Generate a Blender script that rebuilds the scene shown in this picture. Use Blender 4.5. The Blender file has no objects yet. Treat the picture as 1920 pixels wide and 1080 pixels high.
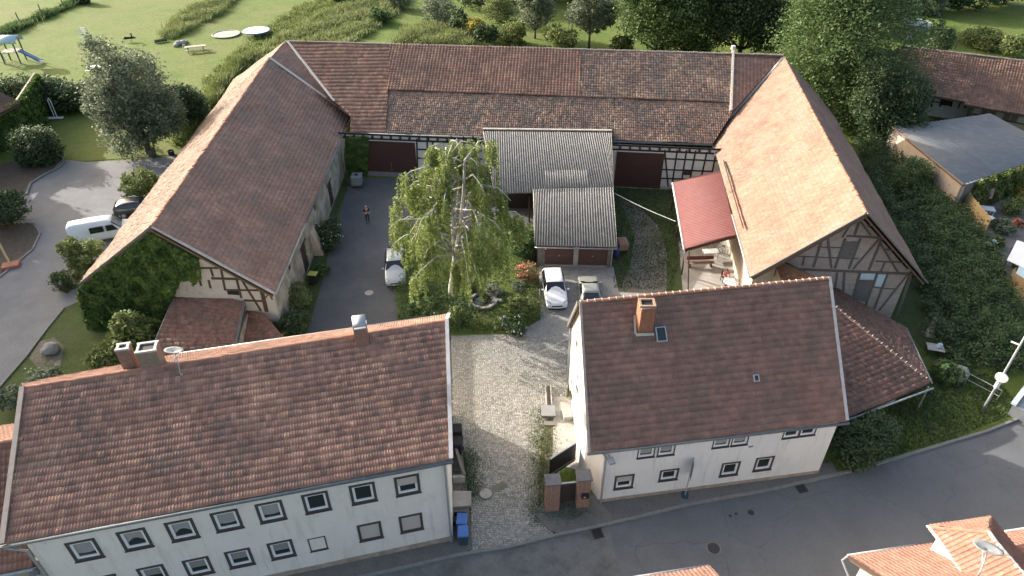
import bpy, bmesh, math, random
import numpy as np
from mathutils import Vector, Matrix, Quaternion
rnd = random.Random(7); rng = np.random.default_rng(11)
S = bpy.context.scene; COL = S.collection
# ------------------------------------------------------------ camera, sky, sun
CAM_H, PITCH, FPX = 33.0, math.radians(36.25), 1290.0
cd = bpy.data.cameras.new('camera'); cam = bpy.data.objects.new('camera', cd); COL.objects.link(cam)
cam.location = (0, 0, CAM_H); cam.rotation_euler = (math.pi/2-PITCH, 0, 0)
cd.sensor_width = 36; cd.lens = 36*FPX/1920; cd.clip_end = 2000; cd.clip_start = .5
S.camera = cam
SUN = Vector((-.805, .483, .347)).normalized()
w = bpy.data.worlds.new('World'); S.world = w; w.use_nodes = True
nt = w.node_tree; sky = nt.nodes.new('ShaderNodeTexSky'); sky.sky_type = 'NISHITA'; sky.sun_disc = False
sky.sun_elevation = math.asin(SUN.z); sky.sun_rotation = math.atan2(SUN.x, SUN.y) % (2*math.pi)
sky.air_density = 1.0; sky.dust_density = 6.0; sky.ozone_density = .0
nt.links.new(sky.outputs[0], nt.nodes['Background'].inputs[0]); nt.nodes['Background'].inputs[1].default_value = .15
sd = bpy.data.lights.new('sun', 'SUN'); so = bpy.data.objects.new('sun', sd); COL.objects.link(so)
sd.energy = 3.5; sd.angle = math.radians(.53); sd.color = (1, .95, .89)
so.rotation_euler = (-SUN).to_track_quat('-Z', 'Y').to_euler()
S.view_settings.view_transform = 'Standard'; S.view_settings.look = 'None'
S.view_settings.gamma = 1; S.view_settings.use_curve_mapping = False; S.view_settings.exposure = 1.42

# ------------------------------------------------------------ survey: photo bearings to metres on the ground
CT, ST = math.cos(PITCH), math.sin(PITCH)
def ray(px, py):
    X = (px-960)/FPX; Y = (540-py)/FPX
    return np.array([X, CT+Y*ST, -ST+Y*CT])
def at(px, py, z=0.0):
    d = ray(px, py); t = (z-CAM_H)/d[2]
    return np.array([d[0]*t, d[1]*t, z])
def aty(px, py, y):
    d = ray(px, py); t = y/d[1]
    return np.array([d[0]*t, y, CAM_H+d[2]*t])
class Wall:                                     # vertical facade from a to b (seen left to right), u along it, n outwards
    def __init__(s, a, b, off=0):
        s.a = np.array(a[:2], float); b = np.array(b[:2], float); s.L = np.hypot(*(b-s.a)); s.t = (b-s.a)/s.L
        s.n = np.array([s.t[1], -s.t[0]]); s.a = s.a+s.n*off
    def p(s, u, z, o=0):
        q = s.a+s.t*u+s.n*o; return np.array([q[0], q[1], z])
    def uz(s, px, py):
        d = ray(px, py); t = (s.a@s.n)/(d[:2]@s.n); q = d[:2]*t
        return float((q-s.a)@s.t), float(CAM_H+d[2]*t)

# ------------------------------------------------------------ objects
ROOT = {}
def tag(o, label=None, cat=None, group=None, kind=None):
    for k, v in (('label', label), ('category', cat), ('group', group), ('kind', kind)):
        if v: o[k] = v
    return o
def thing(name, label, cat, loc=(0, 0, 0), rz=0, group=None):
    o = bpy.data.objects.new(name, None); COL.objects.link(o); o.empty_display_size = .3
    o.location = tuple(map(float, loc)); o.rotation_euler = (0, 0, rz)
    ROOT[o.name] = Matrix.Translation(Vector(tuple(map(float, loc))))@Matrix.Rotation(rz, 4, 'Z')
    return tag(o, label, cat, group)
def root_mx(o):
    while o.parent: o = o.parent
    return ROOT.get(o.name, Matrix.Identity(4))
def link(name, me, m, parent=None, kind=None):
    o = bpy.data.objects.new(name, me); COL.objects.link(o)
    if parent: o.parent = parent
    if m is not None:
        if len(me.materials) == 0: me.materials.append(m)
    if kind: o['kind'] = kind
    return o
def np_mesh(name, V, Fc, m, parent=None, tint=None, smooth=False, kind=None, world=True):
    V = np.asarray(V, np.float64); Fc = np.asarray(Fc, np.int32)
    if parent is not None and world:
        M = np.array(root_mx(parent).inverted()); V = V@M[:3, :3].T+M[:3, 3]
    me = bpy.data.meshes.new(name); k = Fc.shape[1]
    me.vertices.add(len(V)); me.vertices.foreach_set('co', V.astype(np.float32).ravel())
    me.loops.add(Fc.size); me.loops.foreach_set('vertex_index', Fc.ravel())
    me.polygons.add(len(Fc)); me.polygons.foreach_set('loop_start', np.arange(0, Fc.size, k, dtype=np.int32))
    me.update(calc_edges=True)
    if tint is not None:
        a = me.attributes.new('tint', 'FLOAT', 'FACE'); a.data.foreach_set('value', np.asarray(tint, np.float32))
    if smooth: me.polygons.foreach_set('use_smooth', np.ones(len(Fc), bool))
    return link(name, me, m, parent, kind)
class MB:
    def __init__(s): s.v = []; s.f = []
    def add(s, V, Fs):
        n = len(s.v); s.v += [tuple(map(float, q)) for q in V]; s.f += [tuple(i+n for i in q) for q in Fs]; return s
    def box(s, c, d, rz=0, M=None):
        x, y, z = d[0]/2, d[1]/2, d[2]/2; cs, sn = math.cos(rz), math.sin(rz)
        V = []
        for k in (-z, z):
            for a, b in ((-x, -y), (x, -y), (x, y), (-x, y)):
                V.append((c[0]+a*cs-b*sn, c[1]+a*sn+b*cs, c[2]+k))
        return s.add(V, [(3, 2, 1, 0), (4, 5, 6, 7), (0, 1, 5, 4), (1, 2, 6, 5), (2, 3, 7, 6), (3, 0, 4, 7)])
    def hexa(s, b, t):      # 4 bottom points, 4 top points
        return s.add(list(b)+list(t), [(3, 2, 1, 0), (4, 5, 6, 7), (0, 1, 5, 4), (1, 2, 6, 5), (2, 3, 7, 6), (3, 0, 4, 7)])
    def bar(s, p, q, wd, ht=None, up=(0, 0, 1)):
        p = Vector(tuple(p)); q = Vector(tuple(q)); ht = ht or wd; d = (q-p).normalized(); u = Vector(up)
        a = d.cross(u)
        if a.length < 1e-3: a = d.cross(Vector((1, 0, 0)))
        a.normalize(); b = a.cross(d).normalized(); a *= wd/2; b *= ht/2
        r = lambda o: [o-a-b, o+a-b, o+a+b, o-a+b]
        return s.hexa(r(p), r(q))
    def tube(s, pts, r, n=8, cap=True):
        pts = [Vector(tuple(p)) for p in pts]; R = r if isinstance(r, (list, tuple)) else [r]*len(pts); base = len(s.v); prev = None
        for i, p in enumerate(pts):
            d = (pts[min(i+1, len(pts)-1)]-pts[max(i-1, 0)]).normalized()
            a = prev-d*prev.dot(d) if prev is not None else d.cross(Vector((0, 0, 1)) if abs(d.z) < .9 else Vector((1, 0, 0)))
            if a.length < 1e-5: a = d.orthogonal()
            a.normalize(); prev = a; b = d.cross(a)
            for k in range(n):
                t = 2*math.pi*k/n; s.v.append(tuple(p+(a*math.cos(t)+b*math.sin(t))*R[i]))
        for i in range(len(pts)-1):
            for k in range(n):
                k2 = (k+1) % n; s.f.append((base+i*n+k, base+i*n+k2, base+(i+1)*n+k2, base+(i+1)*n+k))
        if cap:
            s.f.append(tuple(base+k for k in range(n-1, -1, -1))); e = base+(len(pts)-1)*n; s.f.append(tuple(e+k for k in range(n)))
        return s
    def lathe(s, c, prof, n=16):
        base = len(s.v)
        for r, z in prof:
            for k in range(n):
                t = 2*math.pi*k/n; s.v.append((c[0]+r*math.cos(t), c[1]+r*math.sin(t), c[2]+z))
        for i in range(len(prof)-1):
            for k in range(n):
                k2 = (k+1) % n; s.f.append((base+i*n+k, base+i*n+k2, base+(i+1)*n+k2, base+(i+1)*n+k))
        s.f.append(tuple(base+k for k in range(n-1, -1, -1))); e = base+(len(prof)-1)*n; s.f.append(tuple(e+k for k in range(n)))
        return s
    def prism(s, poly, z0, z1):
        n = len(poly); zz = lambda z, i: z[i] if isinstance(z, (list, tuple)) else z
        return s.add([(p[0], p[1], zz(z0, i)) for i, p in enumerate(poly)]+[(p[0], p[1], zz(z1, i)) for i, p in enumerate(poly)],
                     [tuple(range(n-1, -1, -1)), tuple(range(n, 2*n))]+[(i, (i+1) % n, n+(i+1) % n, n+i) for i in range(n)])
    def slab(s, pts, t, n=None):        # polygon in space given thickness t downwards
        k = len(pts); d = np.array([0, 0, -t]) if n is None else -np.array(n)*t
        P = [np.array(p, float) for p in pts]
        return s.add(P+[p+d for p in P], [tuple(range(k)), tuple(range(2*k-1, k-1, -1))]+[(i, k+i, k+(i+1) % k, (i+1) % k) for i in range(k)])
    def build(s, name, m, parent=None, world=True, smooth=False, kind=None, bevel=0):
        V = s.v
        if parent is not None and world:
            M = root_mx(parent).inverted(); V = [tuple(M@Vector(v)) for v in V]
        me = bpy.data.meshes.new(name); me.from_pydata(V, [], s.f); me.update()
        bm = bmesh.new(); bm.from_mesh(me); bmesh.ops.recalc_face_normals(bm, faces=bm.faces[:]); bm.to_mesh(me); bm.free()
        if smooth: me.polygons.foreach_set('use_smooth', [True]*len(me.polygons))
        o = link(name, me, m, parent, kind)
        if bevel:
            b = o.modifiers.new('bevel', 'BEVEL'); b.width = bevel; b.segments = 2; b.limit_method = 'ANGLE'
        return o
def copy_tree(o, parent=None):
    c = o.copy(); COL.objects.link(c); c.parent = parent
    for ch in list(o.children): copy_tree(ch, c)
    return c

# ------------------------------------------------------------ materials
def ramp(nt, cols, fac):
    r = nt.nodes.new('ShaderNodeValToRGB'); e = r.color_ramp.elements
    while len(e) < len(cols): e.new(.5)
    for i, c in enumerate(cols):
        e[i].position = i/(len(cols)-1); e[i].color = (*c, 1)
    nt.links.new(fac, r.inputs[0]); return r.outputs[0]
def noise(nt, scale, detail=4, rough=.6, vec=None, stretch=None):
    n = nt.nodes.new('ShaderNodeTexNoise'); n.inputs['Scale'].default_value = scale; n.inputs['Detail'].default_value = detail; n.inputs['Roughness'].default_value = rough
    g = nt.nodes.new('ShaderNodeNewGeometry'); v = g.outputs['Position']
    if stretch:
        mp = nt.nodes.new('ShaderNodeMapping'); mp.inputs['Scale'].default_value = stretch; nt.links.new(v, mp.inputs[0]); v = mp.outputs[0]
    nt.links.new(v, n.inputs['Vector']); return n.outputs['Fac']
def contrast(nt, fac, lo, hi):
    m = nt.nodes.new('ShaderNodeMapRange'); m.inputs[1].default_value = lo; m.inputs[2].default_value = hi; nt.links.new(fac, m.inputs[0]); return m.outputs[0]
def mix(nt, fac, a, b, mode='MIX'):
    m = nt.nodes.new('ShaderNodeMix'); m.data_type = 'RGBA'; m.blend_type = mode
    for s, v in ((m.inputs[0], fac), (m.inputs[6], a), (m.inputs[7], b)):
        if hasattr(v, 'is_output'): nt.links.new(v, s)
        elif isinstance(v, (int, float)): s.default_value = v
        else: s.default_value = (*v, 1)
    return m.outputs[2]
def mat(name, cols, rough=.85, scale=3., lo=.3, hi=.7, big=None, bump=0, bscale=20, metal=0, tint=None, spec=.3, coat=0, stretch=None, big_scale=.25, big_lo=.45, big_hi=.65, fine=None, trans=0, crack=0, streak=None):
    m = bpy.data.materials.new(name); m.use_nodes = True; nt = m.node_tree; b = nt.nodes['Principled BSDF']
    b.inputs['Roughness'].default_value = rough; b.inputs['Metallic'].default_value = metal; b.inputs['Specular IOR Level'].default_value = spec
    if coat: b.inputs['Coat Weight'].default_value = coat; b.inputs['Coat Roughness'].default_value = .05
    if not isinstance(cols[0], (tuple, list)): cols = [cols]
    c = None
    if tint:
        a = nt.nodes.new('ShaderNodeAttribute'); a.attribute_name = 'tint'; c = ramp(nt, cols, a.outputs['Fac'])
        if scale:
            n = contrast(nt, noise(nt, scale, 4), lo, hi); g = nt.nodes.new('ShaderNodeMapRange'); g.inputs[3].default_value = 1-tint; g.inputs[4].default_value = 1+tint*.6
            nt.links.new(n, g.inputs[0]); c = mix(nt, 1., c, g.outputs[0], 'MULTIPLY')
    elif len(cols) > 1:
        c = ramp(nt, cols, contrast(nt, noise(nt, scale, 5, .65, None, stretch), lo, hi))
    if big is not None:
        c = mix(nt, contrast(nt, noise(nt, big_scale, 6, .7), big_lo, big_hi), c if c is not None else cols[0], big)
    if fine:
        c = mix(nt, contrast(nt, noise(nt, fine[1], 3, .6), .35, .65), c if c is not None else cols[0], mix(nt, 1., c if c is not None else cols[0], fine[0], 'MULTIPLY'))
    if streak:
        c = mix(nt, contrast(nt, noise(nt, 1.0, 6, .75, None, (2.6, 2.6, .3)), .52, .74), c, streak)
    if crack:
        vo = nt.nodes.new('ShaderNodeTexVoronoi'); vo.feature = 'DISTANCE_TO_EDGE'; vo.inputs['Scale'].default_value = crack; g = nt.nodes.new('ShaderNodeNewGeometry'); va = nt.nodes.new('ShaderNodeVectorMath'); va.operation = 'MULTIPLY_ADD'
        nn_ = nt.nodes.new('ShaderNodeTexNoise'); nn_.inputs['Scale'].default_value = .9; nt.links.new(g.outputs['Position'], nn_.inputs['Vector']); nt.links.new(nn_.outputs['Color'], va.inputs[0]); va.inputs[1].default_value = (1.2, 1.2, 0); nt.links.new(g.outputs['Position'], va.inputs[2]); nt.links.new(va.outputs[0], vo.inputs['Vector'])
        c = mix(nt, contrast(nt, vo.outputs['Distance'], .006, .002), c, mix(nt, 1., c, (.84, .84, .84), 'MULTIPLY'))
    if c is None: b.inputs['Base Color'].default_value = (*cols[0], 1)
    else: nt.links.new(c, b.inputs['Base Color'])
    if bump:
        bp = nt.nodes.new('ShaderNodeBump'); bp.inputs['Strength'].default_value = bump; bp.inputs['Distance'].default_value = .03
        nt.links.new(noise(nt, bscale, 4), bp.inputs['Height']); nt.links.new(bp.outputs[0], b.inputs['Normal'])
    if trans:
        t = nt.nodes.new('ShaderNodeBsdfTranslucent'); mx = nt.nodes.new('ShaderNodeMixShader'); mx.inputs[0].default_value = trans
        if c is not None: nt.links.new(c, t.inputs['Color'])
        else: t.inputs['Color'].default_value = (*cols[0], 1)
        nt.links.new(b.outputs[0], mx.inputs[1]); nt.links.new(t.outputs[0], mx.inputs[2]); nt.links.new(mx.outputs[0], nt.nodes['Material Output'].inputs['Surface'])
    return m
M = {}
M['tile_left_house'] = mat('tile_left_house', [(.19,.124,.102),(.27,.152,.117),(.31,.176,.132),(.40,.235,.165)], .8, 1.2, tint=.28, big=(.15, .115, .10), big_scale=.5, big_lo=.55, big_hi=.8)
M['tile_right_house'] = mat('tile_right_house', [(.18,.122,.105),(.212,.13,.108),(.23,.14,.115),(.255,.155,.125)], .8, 1.5, tint=.25, big=(.12, .10, .085), big_scale=.55, big_lo=.48, big_hi=.72)
M['tile_barn'] = mat('tile_barn', [(.25,.16,.125),(.31,.19,.148),(.345,.208,.16),(.40,.25,.195)], .9, .8, tint=.22, big=(.20, .165, .14), big_scale=.5, big_lo=.48, big_hi=.75)
M['tile_barn_right'] = mat('tile_barn_right', [(.195,.115,.086),(.225,.133,.10),(.242,.145,.11),(.255,.162,.128)], .9, .9, tint=.14, big=(.24, .18, .15), big_scale=.35, big_lo=.5, big_hi=.85)
M['tile_outer'] = mat('tile_outer', [(.11,.075,.058),(.168,.11,.084),(.20,.135,.104),(.25,.185,.15)], .9, 1.2, tint=.25, big=(.19, .165, .13), big_scale=.8, big_lo=.45, big_hi=.7)
M['tile_old_right'] = mat('tile_old_right', [(.16,.10,.076),(.195,.122,.092),(.215,.138,.104),(.24,.165,.13)], .9, 1.0, tint=.2, big=(.20, .17, .14), big_scale=.45, big_lo=.45, big_hi=.7)
M['tile_old'] = mat('tile_old', [(.15,.128,.115),(.21,.15,.122),(.26,.17,.13),(.32,.205,.145),(.36,.285,.21)], .9, 2.0, tint=.3, big=(.14, .13, .12), big_scale=.55, big_lo=.45, big_hi=.78)
M['tile_back'] = mat('tile_back', [(.19,.125,.10),(.245,.148,.112),(.29,.168,.125),(.365,.22,.155)], .9, 1.5, tint=.22, big=(.13, .10, .085), big_scale=.4, big_lo=.5, big_hi=.8)
M['tile_orange'] = mat('tile_orange', [(.215,.115,.085),(.245,.132,.098),(.27,.152,.115)], .8, 2, tint=.15, big=(.34, .25, .20), big_scale=1.2, big_lo=.6, big_hi=.75)
M['tile_annex'] = mat('tile_annex', [(.115,.078,.066),(.17,.098,.08),(.20,.11,.086),(.24,.13,.10)], .9, 2, tint=.28, big=(.12, .10, .07), big_scale=.7, big_lo=.5, big_hi=.75)
M['ridge'] = mat('ridge_clay', [(.27, .14, .10), (.36, .19, .13)], .85, 3)
M['ridge_grey'] = mat('ridge_mortared', [(.26, .23, .20), (.36, .31, .27)], .9, 3)
M['mortar'] = mat('mortar', [(.42, .40, .37), (.58, .55, .50)], .9, 6)
M['verge'] = mat('verge_strip', [(.33, .33, .34), (.45, .45, .46)], .8, 3)
M['zinc'] = mat('zinc', [(.30, .32, .34), (.42, .44, .46)], .5, 4, metal=.4)
M['zinc_dark'] = mat('gutter_dark', [(.09, .11, .12), (.14, .16, .17)], .6, 4)
M['deck'] = mat('roof_boards', [(.10, .07, .05), (.15, .10, .07)], .9, 4, stretch=(1, 6, 6))
M['render_white'] = mat('render_white', [(.67,.655,.625),(.72,.705,.675)], .9, .6, big=(.63, .62, .60), big_scale=.8, big_lo=.55, big_hi=.8, bump=.15, bscale=60, streak=(.52, .51, .48))
M['render_cream'] = mat('render_cream', [(.67,.625,.56),(.72,.675,.61)], .9, .5, big=(.58, .555, .51), big_scale=.8, big_lo=.55, big_hi=.8, bump=.15, bscale=60, streak=(.50, .47, .42))
M['plinth'] = mat('plinth_stone', [(.24, .19, .15), (.40, .33, .26)], .9, 2.5, bump=.4, bscale=6)
M['stone_wall'] = mat('barn_wall', [(.17, .15, .12), (.36, .32, .26)], .95, 1.3, big=(.42, .39, .33), big_scale=.7, big_lo=.45, big_hi=.6, bump=.5, bscale=5)
M['infill'] = mat('infill_plaster', [(.38, .36, .33), (.48, .46, .42)], .95, 1.5, big=(.30, .27, .23), big_scale=1.0, big_lo=.55, big_hi=.75, bump=.3, bscale=8)
M['infill_red'] = mat('infill_brick', [(.28, .24, .21), (.40, .37, .34)], .95, 3.5, big=(.33, .26, .22), big_scale=1.2, big_lo=.45, big_hi=.65, bump=.4, bscale=9)
M['infill_white'] = mat('infill_white', [(.52, .51, .48), (.62, .61, .58)], .9, 1.2, bump=.2)
M['timber'] = mat('timber_brown', [(.055, .036, .028), (.09, .055, .04)], .85, 5, stretch=(4, 4, 1))
M['timber_grey'] = mat('timber_grey', [(.085, .078, .072), (.15, .14, .13)], .9, 5, stretch=(4, 4, 1))
M['timber_black'] = mat('timber_black', [(.022, .020, .019), (.04, .036, .033)], .85, 5)
M['door_red'] = mat('door_redbrown', [(.055,.028,.024),(.08,.038,.032)], .8, 3, stretch=(6, 6, 1))
M['door_garage'] = mat('door_garage', [(.10,.055,.048),(.12,.066,.056)], .7, 2)
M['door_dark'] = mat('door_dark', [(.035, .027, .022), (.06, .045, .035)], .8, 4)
M['plank_grey'] = mat('plank_grey', [(.10, .095, .09), (.18, .17, .16)], .9, 5, stretch=(5, 5, 1))
M['concrete'] = mat('concrete', [(.30, .28, .25), (.42, .40, .36)], .95, 1.5, bump=.2)
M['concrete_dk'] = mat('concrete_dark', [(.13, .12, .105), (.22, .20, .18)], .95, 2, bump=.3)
M['brick'] = mat('brick', [(.23,.135,.10),(.30,.175,.13),(.35,.22,.165)], .9, 7)
M['chimney_old'] = mat('chimney_weathered', [(.23, .16, .12), (.33, .24, .18)], .9, 4, bump=.3)
M['eternit'] = mat('corrugated_sheet', [(.15,.148,.14),(.235,.232,.22)], .9, 4, big=(.11, .11, .105), big_scale=.9, big_lo=.5, big_hi=.8, stretch=(1, .3, 1))
M['eternit_flat'] = mat('roof_sheet_grey', [(.20,.20,.20),(.27,.27,.265)], .85, 1.5, big=(.20, .205, .21), big_scale=.5)
M['red_sheet'] = mat('red_sheet', [(.115,.038,.037),(.14,.05,.048)], .75, 2, big=(.13, .062, .058), big_scale=.7, big_lo=.5, big_hi=.8)
M['glass'] = mat('window_glass', (.02, .028, .026), .08, spec=.6)
M['glass_car'] = mat('car_glass', (.012, .016, .02), .06, spec=.7)
M['frame_white'] = mat('frame_white', (.75, .75, .74), .5)
M['surround'] = mat('window_surround', [(.055, .048, .046), (.075, .066, .064)], .8, 3)
M['shutter'] = mat('shutter_beige', [(.46, .41, .36), (.50, .45, .40)], .7, 5, stretch=(.2, .2, 20))
M['curtain'] = mat('curtain', [(.24,.24,.225),(.34,.34,.325)], .9, 14, stretch=(3, 3, .3))
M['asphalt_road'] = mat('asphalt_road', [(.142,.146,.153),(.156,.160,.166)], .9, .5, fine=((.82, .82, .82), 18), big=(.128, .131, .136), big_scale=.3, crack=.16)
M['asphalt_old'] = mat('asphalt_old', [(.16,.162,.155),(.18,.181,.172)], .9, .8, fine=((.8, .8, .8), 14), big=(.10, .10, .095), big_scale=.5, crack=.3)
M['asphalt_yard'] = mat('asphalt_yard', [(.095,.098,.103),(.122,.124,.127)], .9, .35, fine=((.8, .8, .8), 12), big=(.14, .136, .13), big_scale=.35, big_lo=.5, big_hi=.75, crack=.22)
M['pavement'] = mat('pavement', [(.14,.132,.122),(.19,.18,.168)], .95, 1.2, fine=((.75, .75, .75), 10), big=(.10, .11, .07), big_scale=.6, big_lo=.55, big_hi=.75)
M['kerb'] = mat('kerb_stone', [(.16,.16,.155),(.23,.23,.22)], .9, 3)
M['cobble'] = mat('cobble', [(.25,.24,.215),(.31,.295,.268),(.36,.345,.315),(.42,.405,.37)], .9, 3, tint=.25, bump=.3)
M['joint'] = mat('cobble_joint', [(.17,.16,.125),(.22,.21,.165)], .95, 4, big=(.085, .10, .045), big_scale=.5)
M['gravel'] = mat('gravel', [(.28,.265,.24),(.40,.385,.35)], .95, 2.0, fine=((.62, .62, .62), 9), bump=.5, bscale=9)
M['gravel_lot'] = mat('gravel_lot', [(.185,.19,.196),(.25,.252,.252)], .95, .5, fine=((.75, .75, .75), 10), bump=.3, bscale=10)
M['dirt'] = mat('dirt_track', [(.13, .115, .09), (.23, .21, .175)], .95, 1.2, big=(.085, .10, .045), big_scale=.5, big_lo=.5, big_hi=.65, fine=((.7, .7, .7), 8))
M['soil'] = mat('soil', [(.07, .055, .042), (.12, .10, .075)], .95, 3, bump=.4)
M['meadow'] = mat('meadow', [(.070,.125,.015),(.098,.155,.022),(.135,.175,.036)], .95, .35, lo=.3, hi=.7, big=(.15, .165, .05), big_scale=.12, big_lo=.42, big_hi=.7, fine=((.62, .68, .55), 2.2), bump=.9, bscale=3)
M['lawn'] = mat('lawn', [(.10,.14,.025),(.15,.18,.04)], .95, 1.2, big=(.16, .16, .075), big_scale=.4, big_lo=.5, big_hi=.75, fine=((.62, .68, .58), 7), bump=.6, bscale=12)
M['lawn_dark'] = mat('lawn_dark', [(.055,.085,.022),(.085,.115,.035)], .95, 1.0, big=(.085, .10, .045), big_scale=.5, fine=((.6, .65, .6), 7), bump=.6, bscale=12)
def leafmat(n, a, b, c, tr=.25):
    a, b, c = [tuple(min(.5, x*1.3) for x in q) for q in (a, b, c)]; return mat(n, [a, b, c], .65, 0, tint=.2, spec=.25, trans=tr)
M['leaf_birch'] = leafmat('leaf_birch', (.095, .135, .04), (.16, .205, .06), (.26, .29, .115), .35)
M['leaf_dark'] = leafmat('leaf_dark', (.032, .056, .024), (.055, .086, .036), (.10, .132, .062))
M['leaf_mid'] = leafmat('leaf_mid', (.044, .080, .030), (.075, .122, .044), (.125, .172, .068), .3)
M['leaf_grey'] = leafmat('leaf_grey', (.065, .088, .05), (.125, .155, .095), (.23, .26, .18), .25)  # palest tone raised to suggest sunlit leaf tips
M['leaf_light'] = leafmat('leaf_light', (.075, .10, .030), (.125, .155, .05), (.19, .22, .085), .3)
M['leaf_ivy'] = leafmat('leaf_ivy', (.04, .075, .02), (.07, .12, .03), (.13, .18, .045), .3)
M['leaf_straw'] = leafmat('leaf_straw', (.105, .14, .05), (.15, .185, .07), (.22, .235, .11), .3)
M['leaf_yellow'] = leafmat('leaf_yellow', (.20, .19, .05), (.32, .28, .06), (.42, .36, .10), .3)
M['leaf_red'] = leafmat('leaf_red', (.22, .07, .05), (.38, .12, .08), (.48, .32, .22), .2)
M['bark'] = mat('bark', [(.075, .06, .045), (.14, .12, .095)], .95, 5, bump=.5)
M['bark_birch'] = mat('bark_birch', [(.13,.12,.11),(.36,.35,.32),(.48,.47,.44)], .85, 3.5, lo=.3, hi=.6, stretch=(1, 1, .5))
M['white_paint'] = mat('car_white', (.74, .75, .76), .3, coat=.6)
M['silver_paint'] = mat('car_silver', (.42, .45, .47), .35, metal=.35, coat=.5)
M['beige_paint'] = mat('car_greygreen', (.30, .31, .28), .38, metal=.3, coat=.5)
M['black_paint'] = mat('car_black', (.018, .022, .028), .25, coat=.6)
M['van_paint'] = mat('van_white', (.66, .70, .72), .35, coat=.4)
M['rubber'] = mat('rubber', (.018, .018, .019), .9)
M['rim'] = mat('rim', (.35, .36, .37), .35, metal=.8)
M['black'] = mat('black_plastic', [(.018, .018, .02), (.028, .028, .03)], .6, 4)
M['grey_metal'] = mat('galvanised', [(.36, .38, .40), (.46, .48, .50)], .5, 5, metal=.5)
M['dish'] = mat('dish_grey', [(.20,.215,.225),(.25,.265,.275)], .6, 3)
M['white_plastic'] = mat('white_plastic', [(.62, .64, .66), (.72, .73, .74)], .5, 3)
M['blue_lid'] = mat('blue_plastic', [(.07, .16, .42), (.085, .19, .46)], .5, 3)
M['blue_body'] = mat('dark_blue_plastic', [(.03, .055, .085), (.04, .07, .10)], .6, 3)
M['yellow_lid'] = mat('yellow_plastic', [(.42, .40, .08), (.48, .46, .11)], .5, 3)
M['cast_iron'] = mat('cast_iron', [(.035, .034, .036), (.065, .064, .066)], .7, 12)
M['gate_brown'] = mat('gate_brown', [(.075, .052, .045), (.095, .066, .056)], .7, 3, stretch=(8, 8, 1))
M['slate'] = mat('slate_cap', [(.12, .12, .125), (.18, .18, .185)], .8, 5)
M['blue_slide'] = mat('slide_blue', (.05, .16, .42), .4)
M['wood_light'] = mat('wood_light', [(.42, .30, .16), (.52, .38, .21)], .85, 3, stretch=(1, 1, 5))
M['wood_grey'] = mat('wood_weathered', [(.30, .28, .25), (.40, .38, .34)], .9, 4)
M['tarp_white'] = mat('tarp_white', [(.80, .82, .83), (.86, .87, .88)], .6, 2)
M['tarp_blue'] = mat('tarp_pale_blue', [(.42, .55, .60), (.52, .63, .68)], .5, 2)
M['sand'] = mat('sand', [(.42, .37, .28), (.52, .46, .36)], .95, 3)
M['rock'] = mat('rock', [(.22, .21, .19), (.36, .34, .31)], .95, 3, bump=.5)
M['skin'] = mat('skin', (.48, .27, .19), .6)
M['cloth_dark'] = mat('cloth_dark', (.022, .024, .032), .9)
M['cloth_jeans'] = mat('cloth_jeans', (.03, .038, .06), .9)
M['cloth_pink'] = mat('cloth_pink', (.58, .12, .14), .9)
M['hair'] = mat('hair_grey', (.20, .15, .12), .8)
M['parasol_red'] = mat('parasol_red', [(.30, .09, .085), (.55, .40, .37)], .9, 6)
M['terracotta'] = mat('terracotta', [(.34, .14, .09), (.42, .19, .12)], .85, 4)
M['water'] = mat('pond_water', (.02, .024, .018), .05, spec=.6)
M['yellow_wall'] = mat('wall_ochre', [(.34, .29, .21), (.42, .36, .27)], .9, 1.5)
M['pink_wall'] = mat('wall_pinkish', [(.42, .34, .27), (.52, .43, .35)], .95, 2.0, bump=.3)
M['board_grey'] = mat('board_greybrown', [(.13, .115, .10), (.20, .18, .16)], .9, 4, stretch=(5, 5, 1))
M['sign_face'] = mat('sign_back', [(.26, .27, .29), (.33, .34, .36)], .5, 4, metal=.4)
M['blue_barrel'] = mat('barrel_blue', (.035, .05, .16), .5)

# ------------------------------------------------------------ roofs: every tile is real relief; one mesh per slope
PROF = {'roll': ([0, .50, .58, .70, .84, .93], [0, 0, .7, 1, .75, .05]),
        'pan': ([0, .17, .33, .5, .67, .83], [-.5, -.1, .7, 1., .7, -.1]),
        'flat': ([0, .07, .93], [-.8, 0, 0]),
        'corr': ([0, .125, .25, .375, .5, .625, .75, .875], [0, .146, .5, .854, 1, .854, .5, .146])}
def plane(poly):
    P = np.array(poly, float); u = (P[1]-P[0]); u /= np.linalg.norm(u)
    n = np.zeros(3)
    for i in range(len(P)): n += np.cross(P[i], P[(i+1) % len(P)])
    n /= np.linalg.norm(n)
    if n[2] < 0: n = -n
    u = u-n*(u@n); u /= np.linalg.norm(u); return P[0], u, np.cross(n, u), n
def smooth_noise(x, y, seed, amp, wl):
    r = np.random.default_rng(seed); z = np.zeros_like(x)
    for k in range(5):
        a = r.uniform(0, 6.3); f = 2*math.pi/wl*r.uniform(.5, 1.6); z = z+np.sin((x*math.cos(a)+y*math.sin(a))*f+r.uniform(0, 6.3))
    return z*amp/2.2
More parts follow.
